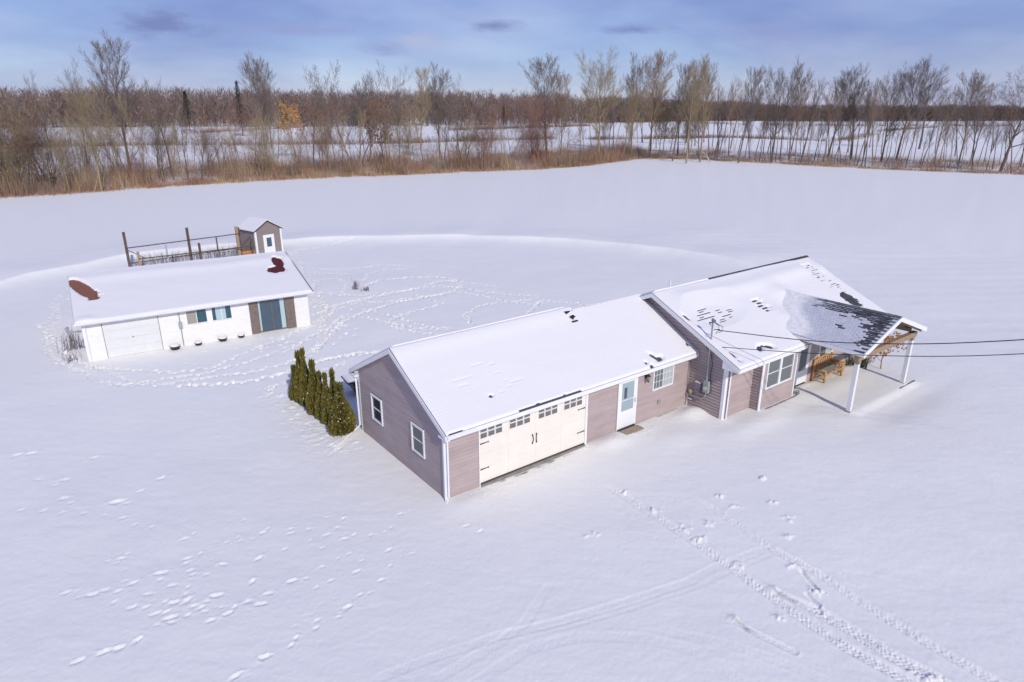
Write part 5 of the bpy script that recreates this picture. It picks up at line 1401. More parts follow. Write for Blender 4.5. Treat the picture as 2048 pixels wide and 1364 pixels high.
for (u, lab) in ((17.28, 'left white porch post'), (22.28, 'right white porch post')):
    v = -4.76
    gz = ground_z(*Hw(u, v))
    part_box('porch_post', 'white', u - .085, u + .085, v - .085, v + .085, gz - .2, 2.25, label=lab)
    part_box('post_cap', 'wood_raw', u - .10, u + .10, v - .10, v + .10, 2.252, 2.398)
    part_box('post_foot', 'wood_raw', u - .10, u + .12, v - .095, v + .10, gz - .2, gz + .02)
# porch slab edge that shows
mb = MB(); mb.prism([(21.0, -5.02, .0), (23.05, -5.02, .0), (23.05, -5.02, .115), (21.55, -5.02, .10)], (0, .08, 0)); mb.build('slab_edge', M['concrete'], house)

# gutters and downspouts
def spout(pts, m='white', r=.038, name='downspout'):
    mb = MB(); mb.tube(pts, r, 4); return mb.build(name, M[m], house)
spout([(-.02, -.43, 2.42), (-.02, -.32, 2.32), (-.045, -.10, 2.22), (-.05, -.10, .12), (-.10, -.22, .03)], r=.05)
spout([(.07, -.42, 2.42), (.06, -.12, 2.26), (.06, -.10, .08)], r=.035)
spout([(-.10, GD + .40, 2.40), (-.08, GD + .10, 2.20), (-.08, GD + .06, .25), (-.35, GD + .0, .10), (-1.6, GD - .9, .03)], r=.045)
spout([(13.0, -2.62, 2.46), (12.62, -2.3, 2.40), (12.56, -1.97, 2.28), (12.56, -1.95, .02)], r=.035)
mb = MB(); mb.tube([(x0, -.51, 2.50), (.95, -.51, 2.50)], .05, 6); mb.build('gutter', M['white'], house)

# roof vents
mb = MB(); mb.tube([(7.78, 2.50, 4.10), (7.78, 2.50, 4.32)], .05, 8); mb.tube([(7.78, 2.50, 4.30), (7.78, 2.50, 4.37)], [.13, .03], 8); mb.box(7.63, 7.93, 2.33, 2.40, 4.02, 4.16); mb.build('roof_vent', M['black'], house)
mb = MB(); mb.tube([(7.70, 2.84, 4.26), (7.62, 2.84, 4.42)], .035, 6); mb.tube([(7.62, 2.80, 4.40), (7.90, 2.80, 4.44)], [.09, .02], 6); mb.tube([(7.9, 2.86, 4.30), (8.05, 2.86, 4.42)], [.03, .06], 6); mb.build('roof_vent', M['black'], house)
mb = MB(); mb.tube([(13.9, MV + .55, 4.3), (13.9, MV + .55, 4.86)], .04, 8); mb.build('vent_pipe', M['white'], house)

# electric service on the gable wall of the main block
X = ML - .033
mast = MB(); mast.tube([(X - .10, -1.07, 1.45), (X - .10, -1.07, 4.10)], .036, 8)
mo = mast.build('service_mast', M['metal'], house)
mb = MB(); mb.tube([(X - .10, -1.07, 4.10), (X - .12, -1.08, 4.20), (X - .13, -1.20, 4.17)], [.045, .085, .06], 8); mb.build('weatherhead', M['metal_dark'], mo)
mb = MB()
for k_, (dx, dy, dzz) in enumerate(((-.18, -.34, -.42), (-.10, -.50, -.36), (.05, .28, -.20))):
    mb.tube([(X - .12, -1.15, 4.13), (X - .12 + dx * .5, -1.15 + dy * .9, 4.06), (X - .12 + dx, -1.15 + dy, 4.13 + dzz * .6), (X - .10 + dx * .7, -1.15 + dy * .6, 4.13 + dzz), ], .013, 5)
mb.build('drip_loop', M['cable'], mo)
mb = MB(); mb.box(X - .14, X, -1.20, -.94, .98, 1.52); mb.tube([(X - .14, -1.07, 1.20), (X - .20, -1.07, 1.20)], .095, 10)
me_ = mb.build('electric_meter', M['metal_box'], house, bevel=.01)
mb = MB(); mb.tube([(X - .20, -1.07, 1.20), (X - .215, -1.07, 1.20)], .075, 10); mb.build('dial', M['yellow_dial'], me_)
mb = MB(); mb.box(X - .12, X, -.78, -.50, .92, 1.30); mb.build('breaker_box', M['metal_dark'], house, bevel=.012)
mb = MB(); mb.box(X - .121, X - .001, -.79, -.49, 1.30, 1.325); mb.build('box_snow', M['snow_roof'], house)
mb = MB(); mb.tube([(X - .06, -1.07, .98), (X - .06, -1.05, .80), (X - .06, -.92, .66), (X - .06, -.80, .62), (X - .06, .0, .62)], .032, 8); mb.build('conduit', M['metal'], house)
mb = MB(); mb.tube([(X - .05, -.30, .78), (X - .09, -.30, .78)], .095, 10); mb.tube([(X - .05, -.30, .62), (X - .05, -.30, .80)], .02, 6); mb.build('round_bell_box', M['yellow_dial'], house)
mb = MB(); mb.box(X - .04, X, -.34, -.16, .37, .43); mb.build('wall_spigot', M['white'], house)
mb = MB(); mb.tube([(X - .05, -1.0, 3.05), (X - .08, -.86, 3.02), (X - .06, -.90, 2.90), (X - .05, -1.12, 2.72), (X - .04, -1.22, 2.3), (X - .04, -1.18, 1.7), (X - .04, -1.30, 1.1), (X - .05, -1.12, .90), (X - .05, -.70, .86), (X - .05, -.62, .98)], .012, 5); mb.build('loose_cable', M['cable'], house)

# ------------------------------------------------------------ overhead wires
def wire(name, label, pts, r):
    P = [Vector(p) for p in pts]
    out = []
    for i in range(len(P) - 1):
        a = P[max(i - 1, 0)]; b = P[i]; c = P[i + 1]; d = P[min(i + 2, len(P) - 1)]
        for k in range(8):
            t = k / 8
            out.append(0.5 * ((2 * b) + (c - a) * t + (2 * a - 5 * b + 4 * c - d) * t * t + (3 * b - 3 * c + d - a) * t ** 3))
    out.append(P[-1])
    mb = MB(); mb.tube(out, r, 5)
    o = mb.build(name, M['cable'], None)
    o['label'] = label; o['category'] = 'wire'; o['group'] = 'overhead wires to the house'
    return o
wm = Hw(12.25, -1.07)
wire('power_wire', 'upper of the two overhead wires, looping from the weatherhead', [(wm[0] + .02, wm[1] - .10, 3.80), (wm[0] + .22, wm[1] - .22, 3.86), (wm[0] + .5, wm[1] - .48, 3.86), (12.0, 22.4, 4.38), (16.06, 18.8, 5.80), (24, 11.8, 9.6)], .017)
wire('power_wire', 'lower of the two overhead wires, leaving the wall below the rake', [(wm[0] - .02, wm[1] + .06, 3.03), (wm[0] + .25, wm[1] - .25, 3.12), (12.0, 22.4, 3.93), (16.06, 18.8, 5.33), (24, 11.8, 9.1)], .014)
# ------------------------------------------------------------ the white outbuilding
shed = thing('outbuilding', 'low white outbuilding with snowy roof, small garage door and brown framed sliding door', 'outbuilding', (SX, SY, 0), ST)
SL, SD, SE, SR, SV = 11.38, 9.6, 2.17, 3.56, 5.25
sk = (SR - SE) / (SV + .35)
mb = MB(); mb.prism([(0, 0, -.2), (0, 0, SE - .08), (0, SV, SR - .12), (0, 9.6, SE - .3), (0, 9.6, -.2)], (SL, 0, 0)); mb.build('wall', M['whitewall'], shed)
def course_lines(parent):
    # painted masonry courses on the front, kept as one fine relief part
    mb = MB(); z = .0
    rnd = random.Random(2)
    while z < 2.0:
        for a, b in ((0.02, .84), (3.46, 4.76), (5.86, 6.05), (7.14, 8.04), (10.62, 11.36), (4.76, 5.86), (6.05, 7.14)):
            if a in (4.76, 6.05) and z > 1.08: continue
            x = a + (0.2 if int(z / .10) % 2 else 0)
            x = a
            while x < b - .02:
                l = min(.40 if x > a or int(z / .10) % 2 else .2, b - x)
                d = rnd.uniform(.006, .014)
                mb.box(x + .004, x + l - .004, -d, -.0005, z + .004, z + .096)
                x += l
        z += .10
    return mb.build('masonry_course', M['whitewall'], parent, kind='stuff')
course_lines(shed)
pb = lambda name, m, *b, **k: part_box(name, m, *b, parent=k.pop('parent', shed), **k)
gd2 = pb('garage_door', 'door_grey', .86, 3.42, .0 - .018, -.002, .02, 1.93)
for i in range(4):
    pb('panel', 'door_grey', .875, 3.405, -.03, -.0185, .025 + i * .475, .025 + (i + 1) * .475 - .012, parent=gd2)
mb = MB(); mb.tube([(2.14, -.03, .98), (2.14, -.07, .98)], .035, 8); mb.build('handle', M['metal_dark'], gd2)
pb('door_frame', 'beige', .83, .858, -.03, -.002, 0, 1.96); pb('door_frame', 'beige', 3.422, 3.45, -.03, -.002, 0, 1.96)
window(shed, 'x', 0, -1, 4.78, 5.84, 1.16, 1.99, 'slide', gm=('glass_slate', 'glass_teal'), behind=[[(0, 1, 'curtain_tan')], []], w=.035)
window(shed, 'x', 0, -1, 6.07, 7.12, 1.16, 2.02, 'slide', gm=('glass_teal', 'glass_teal'), behind=[[(.38, 1, 'curtain')], [(0, .42, 'curtain')]], w=.035)
pb('brown_panel', 'panel_brown', 8.06, 8.50, -.045, -.001, .02, 2.04)
pb('brown_panel', 'panel_brown', 10.10, 10.60, -.045, -.001, .02, 2.04)
sd = window(shed, 'x', 0, -1, 8.50, 10.10, .06, 2.02, 'slide', gm=('glass_slate', 'glass_slate'), fm='panel_brown', behind=[[(0, .14, 'curtain')], [(.62, .95, 'curtain')]], w=.05)
sd.name = 'sliding_door'
pb('corner_board', 'white', -.03, .10, -.03, -.002, -.1, 2.06)
pb('corner_board', 'white', SL - .08, SL + .03, -.03, -.002, -.1, 2.06)
mb = MB(); mb.tube([(.14, -.30, 2.05), (.10, -.07, 1.95), (.10, -.06, .08)], .035, 5); mb.build('downspout', M['white'], shed)
mb = MB(); mb.tube([(4.45, -.05, 2.06), (4.45, -.05, 0.0)], .028, 6); mb.tube([(4.45, -.05, 2.06), (4.45, -.05, 1.98)], .06, 6); cn = mb.build('conduit', M['metal'], shed)
mb = MB(); mb.box(4.36, 4.54, -.14, -.03, 1.05, 1.38); mb.build('meter_box', M['metal_box'], shed, bevel=.01)
pb('fascia', 'white', -.30, SL + .30, -.38, -.352, SE - .16, SE - .03)
pb('soffit', 'white', -.28, SL + .28, -.35, -.03, SE - .15, SE - .138)
mb = MB(); mb.tube([(-.30, -.41, SE - .08), (SL + .3, -.41, SE - .08)], .045, 6); mb.build('gutter', M['white'], shed)
quad_board('rake_board', 'white', (-.30, -.35, SE - .02), (-.30, SV, SR - .02), .14, (-.02, 0, 0), shed)
quad_board('rake_board', 'shingle', (SL + .30, -.35, SE - .0), (SL + .30, SV, SR + .0), .10, (.02, 0, 0), shed)
mb = MB(); mb.tube([(-.02, .30, 1.55), (-.62, .30, 1.62)], .045, 8); mb.tube([(-.62, .30, 1.50), (-.64, .30, 1.84)], .055, 8); mb.tube([(-.64, .30, 1.83), (-.64, .30, 1.90)], [.10, .04], 8)
mb.build('flue_pipe', M['metal'], shed, label='short grey pipe with a capped elbow on the left end wall')
mb = MB(); mb.box(SL + .002, SL + .14, .9, 1.15, .55, .70); mb.build('wall_box', M['black'], shed)
def snow_shed(s, t, S, T):
    h = .085 * (1 + .5 * fbm(s / 2, t / 1.3, 3, 70)) * edge_soft(s, t, S, T, .14, (1, 1, 1, 0))
    h = h + .07 * np.exp(-((t - T + 1.0 + .4 * fbm(s / 2.5, s * 0, 2, 8)) / .55) ** 2)
    h = h + .05 * np.exp(-((s - .55) / .35) ** 2 - ((t - .25) / .3) ** 2)
    # left bare ellipse with ragged right edge, right maroon crescent
    rag = .30 * (vnoise(s * 0, t / .055, 4) - .35)
    x, y = s - .60, t - 3.75
    a_ = R(-70)
    X_ = x * math.cos(a_) + y * math.sin(a_); Y_ = -x * math.sin(a_) + y * math.cos(a_)
    e1 = ((X_ / 1.45) ** 2 + (Y_ / .42) ** 2) < 1
    e1 = e1 | ((s > .75) & (s < 1.25 + rag * (1 - np.abs(t - 2.85) / .9) * 2) & (t > 2.25) & (t < 3.45))
    dd = np.hypot((s - 11.08) / .36, (t - 4.35) / .78) + .25 * fbm(s / .2, t / .2, 3, 8)
    d2 = np.hypot((s - 10.75) / .55, (t - 3.35) / .42) + .5 * fbm(s / .15, t / .12, 3, 9)
    e2 = (dd < 1) | (d2 < 1)
    part = np.hypot((s - 10.75) / .62, (t - 3.25) / .6) < 1
    h = np.where(part, np.minimum(h, .008 + .02 * vnoise(s / .12, t / .09, 13)), h)
    return np.where(e1 | e2, -.02, h)
PSH = [(-.28, -.35, SE - .03), (SL + .28, -.35, SE - .03), (-.28, SV, SR - .03), (SL + .28, SV, SR - .03)]
roof_slope(shed, PSH, snow_shed, (.06, .05), m='shingle_red')
roof_slope(shed, [(-.28, 9.9, SE - .2), (SL + .28, 9.9, SE - .2), (-.28, SV, SR - .03), (SL + .28, SV, SR - .03)], lambda s, t, S, T: snow_std(s, t, S, T, 71), (.3, .3), m='shingle_red')
def tabs(parent, P, reg, m, zo=.0):
    A, B, C_, D_ = [Vector(p) for p in P]
    n = (B - A).cross(C_ - A).normalized(); S = (B - A).length; T = (C_ - A).length
    mb = MB(); t = reg[2]; row = 0; rnd = random.Random(3)
    while t < reg[3]:
        s = reg[0] + (row % 2) * .12
        while s < reg[1]:
            h = rnd.uniform(.008, .014)
            pt = lambda a, b, k: bil(P, a / S, b / T) + n * (k + zo)
            w0, w1, t1 = s + .004, s + .236, t + .125
            mb.hexa([pt(w0, t, 0), pt(w1, t, 0), pt(w1, t1, 0), pt(w0, t1, 0), pt(w0, t, h), pt(w1, t, h), pt(w1, t1, .003), pt(w0, t1, .003)])
            s += .24
        t += .125; row += 1
    mb.build('shingle', M[m], parent, kind='stuff')
tabs(shed, PSH, (.02, 1.75, 2.0, 5.3), 'shingle_red')
tabs(shed, PSH, (10.0, 11.6, 2.7, 5.35), 'shingle_maroon')

# ------------------------------------------------------------ planters along the outbuilding
def pot(u, v, r, label):
    x, y = Sw(u, v)
    gz = ground_z(x, y)
    t = thing('planter', label, 'planter', (x, y, gz - .03), 0, 'dark planters in front of the white outbuilding')
    mb = MB(); mb.tube([(0, 0, 0), (0, 0, r * .8), (0, 0, r * .88)], [r * .72, r * .95, r * 1.05], 14); mb.build('bowl', M['pot'], t, True)
    mb = MB(); mb.tube([(0, 0, r * .82), (0, 0, r * 1.02), (.01, 0, r * 1.18)], [r * .98, r * .9, r * .35], 14); mb.build('snow_cap', M['snow_roof'], t, True)
pot(3.98, -.40, .27, 'largest dark planter, beside the small garage door of the outbuilding')
pot(5.15, -.32, .20, 'second dark planter from the left, under the tan curtained window')
pot(6.42, -.32, .24, 'third dark planter from the left, under the teal window')
pot(7.42, -.22, .19, 'smallest dark planter, next to the brown framed sliding door')

# ------------------------------------------------------------ little mauve coop and the pen behind
PH = R(51)
coop = thing('garden_coop', 'small gabled mauve coop with white door behind the outbuilding', 'coop', (-22.5, 57.8, -.05), PH)
CW = 2.55
mb = MB(); mb.prism([(0, 0, 0), (CW, 0, 0), (CW, 0, 2.25), (CW / 2, 0, 2.98), (0, 0, 2.25)], (0, 2.6, 0)); mb.build('wall', M['siding_dark'], coop)
for i in range(16):
    z = i * .14; mb = MB(); mb.hexa([(.03, -.025, z), (CW - .03, -.025, z), (CW - .03, -.001, z), (.03, -.001, z), (.03, -.006, z + .14), (CW - .03, -.006, z + .14), (CW - .03, -.001, z + .14), (.03, -.001, z + .14)])
    mb.build('siding_plank', M['siding_taupe'], coop)
    mb = MB(); mb.hexa([(-.025, 0, z), (-.001, 0, z), (-.001, 2.6, z), (-.025, 2.6, z), (-.006, 0, z + .14), (-.001, 0, z + .14), (-.001, 2.6, z + .14), (-.006, 2.6, z + .14)])
    mb.build('siding_plank', M['siding_taupe'], coop)
for i in range(5):
    z = 2.24 + i * .14; k0 = (z - 2.25) / .73 * CW / 2 + .03; k1 = min((z + .14 - 2.25) / .73 * CW / 2 + .03, CW / 2 - .01)
    mb = MB(); mb.hexa([(k0, -.025, z), (CW - k0, -.025, z), (CW - k0, -.001, z), (k0, -.001, z), (k1, -.006, z + .14), (CW - k1, -.006, z + .14), (CW - k1, -.001, z + .14), (k1, -.001, z + .14)])
    mb.build('siding_plank', M['siding_taupe'], coop)
part_box('corner_board', 'white', -.04, .12, -.05, -.026, 0, 2.2, parent=coop)
part_box('corner_board', 'white', CW - .12, CW + .04, -.05, -.026, 0, 2.2, parent=coop)
part_box('corner_board', 'white', -.05, -.026, .0, .10, 0, 2.2, parent=coop)
cd = part_box('door', 'white', .72, 1.78, -.06, -.026, .2, 1.82, parent=coop)
part_box('door_glass', 'glass_slate', 1.02, 1.50, -.066, -.061, .75, 1.55, parent=cd)
for sg in (0, 1):
    a = [(-.16, -.15, 2.17), (CW / 2, -.15, 3.03)] if sg == 0 else [(CW + .16, -.15, 2.17), (CW / 2, -.15, 3.03)]
    mb = MB(); p, q = [Vector(x) for x in a]; mb.prism([p, q, q + Vector((0, 0, .05)), p + Vector((0, 0, .05))], (0, 2.9, 0)); mb.build('roof', M['shingle'], coop)
    mb = MB(); mb.prism([p + Vector((.02 if sg == 0 else -.02, .10, .052)), q + Vector((0, .10, .052)), q + Vector((0, .10, .14)), p + Vector((.02 if sg == 0 else -.02, .10, .12))], (0, 2.78, 0)); mb.build('roof_snow', M['snow_roof'], coop, kind='stuff')

pen = thing('pen_fence', 'weathered post and rail pen with three tall posts behind the outbuilding', 'fence', (SX, SY, 0), ST)
def pst(name, u, v, z1, r, m='wood_post', z0=-.2, lean=0):
    mb = MB(); mb.hexa([(u - r, v - r, z0), (u + r, v - r, z0), (u + r, v + r, z0), (u - r, v + r, z0), (u - r + lean, v - r, z1), (u + r + lean, v - r, z1), (u + r + lean, v + r, z1), (u - r + lean, v + r, z1)])
    mb.build(name, M[m], pen)
pst('tall_post', 3.36, 22.3, 3.06, .10); pst('tall_post', 7.95, 22.3, 3.0, .10); pst('tall_post', 11.80, 22.3, 2.74, .11, 'wood_raw')
pst('tall_post', 11.98, 22.45, 2.65, .09, 'wood_post')
for (u, v, z, m, r) in ((4.09, 22.0, 1.45, 'wood_raw', .10), (6.18, 22.1, 1.76, 'metal_box', .06), (8.66, 22.0, 1.70, 'wood_post', .09), (6.55, 22.2, .80, 'wood_post', .05), (12.9, 22.3, 1.6, 'wood_post', .08)):
    pst('short_post', u, v, z, r, m)
pst('stile', 10.10, 22.24, 2.0, .05, 'wood_post', .85)
def rail(a, b, r=.035, m='wood_post'):
    mb = MB(); a, b = Vector(a), Vector(b); mb.prism([a + Vector((0, -r, -r)), a + Vector((0, r, -r)), a + Vector((0, r, r)), a + Vector((0, -r, r))], b - a); mb.build('rail', M[m], pen)
rail((3.40, 22.18, 1.80), (12.9, 22.18, 2.18)); rail((3.45, 22.18, .55), (11.8, 22.18, .92)); rail((4.1, 21.87, .90), (12.9, 21.87, 1.02))
rail((3.40, 22.12, 1.65), (4.6, 22.02, .85), .03)
rail((12.0, 22.3, .9), (12.6, 26.3, .9))
part_box('board', 'wood_orange', 11.95, 13.2, 22.5, 22.53, .2, .55, parent=pen)

def wisps(name, n, area, hgt, m, label, cat=None, kind=None, w_=.012, seed=3, branch=3, fat=1.0):
    rnd = random.Random(seed); mb = MB()
    for i in range(n):
        x, y = area(rnd); z = ground_z(x, y) - .03
        h = hgt * rnd.uniform(.5, 1.1); dx, dy = rnd.gauss(0, .16) * h, rnd.gauss(0, .16) * h
        p0 = Vector((x, y, z)); p1 = p0 + Vector((dx * .4, dy * .4, h * .6)); p2 = p0 + Vector((dx, dy, h))
        mb.tube([p0, p1, p2], [w_ * fat, w_ * .7 * fat, w_ * .3 * fat], 3, False)
        for b in range(branch):
            q = p0.lerp(p2, rnd.uniform(.3, .8)); l = h * rnd.uniform(.15, .4); a = rnd.uniform(0, 6.28)
            mb.tube([q, q + Vector((math.cos(a) * l * .6, math.sin(a) * l * .6, l))], [w_ * .6 * fat, w_ * .25 * fat], 3, False)
    o = mb.build(name, M[m]); o['label'] = label
    if cat: o['category'] = cat
    if kind: o['kind'] = kind
    return o
wisps('weeds', 420, lambda r_: Sw(r_.uniform(3.6, 12.8), r_.uniform(22.4, 24.2)), .95, 'weed', 'dry grey weeds standing in the snow inside the pen', kind='stuff', w_=.009)
wisps('bare_shrub', 34, lambda r_: (lambda p: (p[0] + r_.gauss(0, .25), p[1] + r_.gauss(0, .3)))(Sw(-.75, 2.6)), 1.15, 'weed', 'leafless shrub against the left end of the white outbuilding', 'shrub', w_=.014, seed=5)
wisps('bare_shrub', 20, lambda r_: (lambda p: (p[0] + r_.gauss(0, .2), p[1] + r_.gauss(0, .2)))(Sw(-.8, .6)), .5, 'weed', 'low twigs poking from the snow under the grey flue pipe', 'shrub', w_=.010, seed=6)
wisps('bare_shrub', 22, lambda r_: (-11.25 + r_.gauss(0, .14), 46.1 + r_.gauss(0, .14)), .75, 'weed', 'taller of two tiny bare shrubs alone in the tracked snow behind the house', 'shrub', w_=.012, seed=7)
wisps('bare_shrub', 16, lambda r_: (-10.45 + r_.gauss(0, .14), 45.8 + r_.gauss(0, .12)), .35, 'bark_dark', 'lower dark stub beside the tiny bare shrub in the tracked snow', 'shrub', w_=.02, seed=8)
wisps('dry_plant', 14, lambda r_: (lambda p: (p[0] + r_.gauss(0, .12), p[1] + r_.gauss(0, .1)))(Hw(17.25, -2.35)), .22, 'wood_grey', 'dead flattened plant at the foot of the bay corner beside the porch', 'plant', w_=.02, seed=9)
wisps('low_shrub', 90, lambda r_: (lambda p: (p[0] + r_.gauss(0, .22), p[1] + r_.gauss(0, .2)))(Hw(22.9, -2.4)), .55, 'green_weed', 'dull green shrub against the house wall behind the left porch post', 'shrub', w_=.02, seed=10)
wisps('bare_shrub', 26, lambda r_: (lambda p: (p[0] + r_.gauss(0, .2), p[1] + r_.gauss(0, .15)))(Hw(23.9, -2.3)), .6, 'weed', 'grey twiggy shrub between the green shrub and the orange leaved sapling', 'shrub', w_=.014, seed=11)

# ------------------------------------------------------------ bench under the porch
bx, by = Hw(19.22, -2.58)
bench = thing('bench', 'rustic honey coloured log bench with slatted seat against the wall under the porch', 'bench', (bx, by, ground_z(*Hw(20, -2.5)) + .0), HT)
BL, BD = 1.55, .58
def log(name, a, b, r, m='wood_pine', n=8, r2=None):
    mb = MB(); mb.tube([a, b], [r, r2 or r], n); mb.build(name, M[m], bench, True)
for x in (0, BL): 
    log('leg', (x, 0, -.1), (x, 0, .56), .055); log('leg', (x, BD, -.1), (x, BD, 1.02), .058)
    log('arm_rest', (x, -.03, .58), (x, BD, .62), .045); log('side_rail', (x, 0, .16), (x, BD, .16), .035); log('seat_rail', (x, 0, .40), (x, BD, .40), .045)
log('seat_rail', (0, 0, .40), (BL, 0, .40), .045); log('seat_rail', (0, BD - .03, .40), (BL, BD - .03, .40), .045)
mb = MB(); mb.tube([(-.05, BD, .92), (BL * .5, BD + .02, 1.04), (BL + .05, BD, .92)], .055, 8); mb.build('top_rail', M['wood_pine'], bench, True)
log('back_rail', (0, BD, .50), (BL, BD, .50), .035)
for i in range(7):
    x = .17 + i * (BL - .34) / 6
    part_box('back_slat', 'wood_pine', x - .045, x + .045, BD - .02, BD + .012, .52, .96, parent=bench)
for i in range(6):
    y = .05 + i * .088
    part_box('seat_slat', 'wood_grey', .06, BL - .06, y, y + .05, .44, .468, parent=bench)
t = thing('side_table', 'low log side table at the far end of the porch bench', 'table', (*Hw(20.98, -2.35), ground_z(*Hw(20, -2.5))), HT)
bench_old = bench; bench = t
for x in (0, .42):
    for y in (0, .38): log('leg', (x, y, -.1), (x, y, .42), .04)
log('top_log', (-.06, 0, .45), (.48, 0, .45), .045); log('top_log', (-.06, .38, .45), (.48, .38, .45), .045)
for i in range(4): part_box('top_slat', 'wood_pine', -.04, .46, .05 + i * .075, .11 + i * .075, .44, .47, parent=t)

# door mat, loose bits
x, y = Hw(8.6, -.33)
mb = MB(); mb.box(-.52, .52, -.20, .20, -.02, .03); o = mb.build('doormat', M['tan'], None, bevel=.01); o.location = (x, y, max(ground_z(x, y) + .015, .03)); o.rotation_euler = (0, 0, HT)
o['label'] = 'tan doormat half buried in snow at the white entry door'; o['category'] = 'doormat'
# black tub behind the garage corner
tub = thing('yard_cart', 'black curved tub under a snow covered lid behind the garage corner', 'cart', (-7.35, 27.25, ground_z(-7.3, 27.3)), R(30))
mb = MB(); mb.prism([(.26, 0, .72), (.32, 0, .50), (.30, 0, .30), (.42, 0, .12), (.9, 0, .02), (1.7, 0, .0), (1.9, 0, .72)], (0, .9, 0)); mb.build('tub', M['black_tub'], tub)
mb = MB(); mb.box(.0, 2.0, -.08, .98, .722, .76); mb.build('lid', M['black_tub'], tub)
mb = MB(); mb.hexa([(.02, -.06, .762), (1.98, -.06, .762), (1.98, .96, .762), (.02, .96, .762), (.12, .04, .84), (1.88, .04, .85), (1.88, .86, .86), (.12, .86, .85)]); mb.build('snow_cap', M['snow_roof'], tub, bevel=.03)

# ------------------------------------------------------------ arborvitae row
def arbor_mesh(seed, h, r, n):
    rg = np.random.default_rng(seed)
    tt = 1 - rg.random(n) ** 0.75 * 0.98
    tt = rg.random(n) ** 1.15
    prof = lambda t: r * (np.clip(1.02 - t, 0, 1) ** 1.15) * (0.62 + .75 * np.sin(np.clip(t * 2.9 + .45, 0, 3.14)))
    a = rg.random(n) * 2 * math.pi
    lump = 1 + .22 * (vnoise(a * 1.3 + 5, tt * 7, seed) - .5) + .12 * (vnoise(a * 4, tt * 22, seed + 1) - .5)
    rr = prof(tt) * lump * (1 - .34 * rg.random(n) ** 1.5)
    P = np.stack([rr * np.cos(a), rr * np.sin(a), .06 + tt * h], -1)
    out = np.stack([np.cos(a), np.sin(a), rg.normal(1.0, .35, n)], -1) + rg.normal(0, .28, (n, 3))
    out /= np.linalg.norm(out, axis=1)[:, None]
    side = np.cross(out, rg.normal(0, 1, (n, 3))); side /= np.linalg.norm(side, axis=1)[:, None]
    L_ = (.07 + .07 * rg.random(n))[:, None] * (1 + .5 * (tt[:, None] > .93)); W_ = (.014 + .012 * rg.random(n))[:, None]
    A = P - side * W_; B = P + side * W_; T_ = P + out * L_; Mi = P + out * L_ * .55
    C1 = Mi + side * W_ * 1.5; C2 = Mi - side * W_ * 1.5
    V = np.stack([P, C1, T_, C2], 1).reshape(-1, 3)
    F = np.arange(4 * n).reshape(n, 4)
    me = np_mesh('foliage', V, F, M['arbor'])
    base = np.array([[.14, .14, .026], [.23, .165, .032], [.06, .085, .025], [.30, .15, .045]])
    w_ = rg.random(n)
    side_ = .5 + .5 * np.sin(a + 1.0)
    ix = np.where(w_ < .5, 0, np.where(w_ < .78, 1, np.where(w_ < .95, 2, 3)))
    cc = base[ix] * (.7 + .6 * rg.random(n))[:, None]
    color_attr(me, 'tint', np.repeat(cc, 4, 0))
    # solid inner column closing gaps; foliage's inner shade put into its dark colour
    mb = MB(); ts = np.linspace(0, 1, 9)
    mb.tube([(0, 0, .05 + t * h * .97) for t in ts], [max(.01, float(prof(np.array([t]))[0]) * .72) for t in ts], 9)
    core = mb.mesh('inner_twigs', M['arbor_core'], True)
    k = (rg.random(n) < .022) & (tt > .12)
    Q = P[k] + out[k] * .05; q = len(Q); s_ = .02 + .028 * rg.random(q)[:, None]
    up = np.array([0, 0, 1.]); e = np.stack([np.ones(q), np.zeros(q), np.zeros(q)], -1); f_ = np.stack([np.zeros(q), np.ones(q), np.zeros(q) + .3], -1)
    V = np.stack([Q - e * s_, Q - f_ * s_, Q + e * s_, Q + f_ * s_, Q + up * s_ * .8], 1).reshape(-1, 3)
    F = (np.arange(q)[:, None, None] * 5 + np.array([[0, 1, 4], [1, 2, 4], [2, 3, 4], [3, 0, 4], [0, 2, 1], [0, 3, 2]])).reshape(-1, 3)
    dust = np_mesh('snow_dusting', V, F, M['snow_roof'])
    return me, core, dust
AV = [arbor_mesh(i + 40, 1.0, .36, 5200) for i in range(3)]
for i, (x, y, h, r_, lab) in enumerate(ARBOR):
    t = thing('arborvitae', lab, 'evergreen', (x, y, ground_z(x, y) - .04), i * 1.3, 'row of arborvitae beside the garage')
    me, core, dust = AV[i % 3]
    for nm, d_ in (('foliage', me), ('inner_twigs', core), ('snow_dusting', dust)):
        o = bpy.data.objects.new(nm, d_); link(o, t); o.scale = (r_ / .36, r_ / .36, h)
        if nm != 'inner_twigs': o['kind'] = 'stuff'
    mb = MB(); mb.tube([(0, 0, -.1), (0, 0, .3)], .03, 6); mb.build('trunk', M['bark_brown'], t)

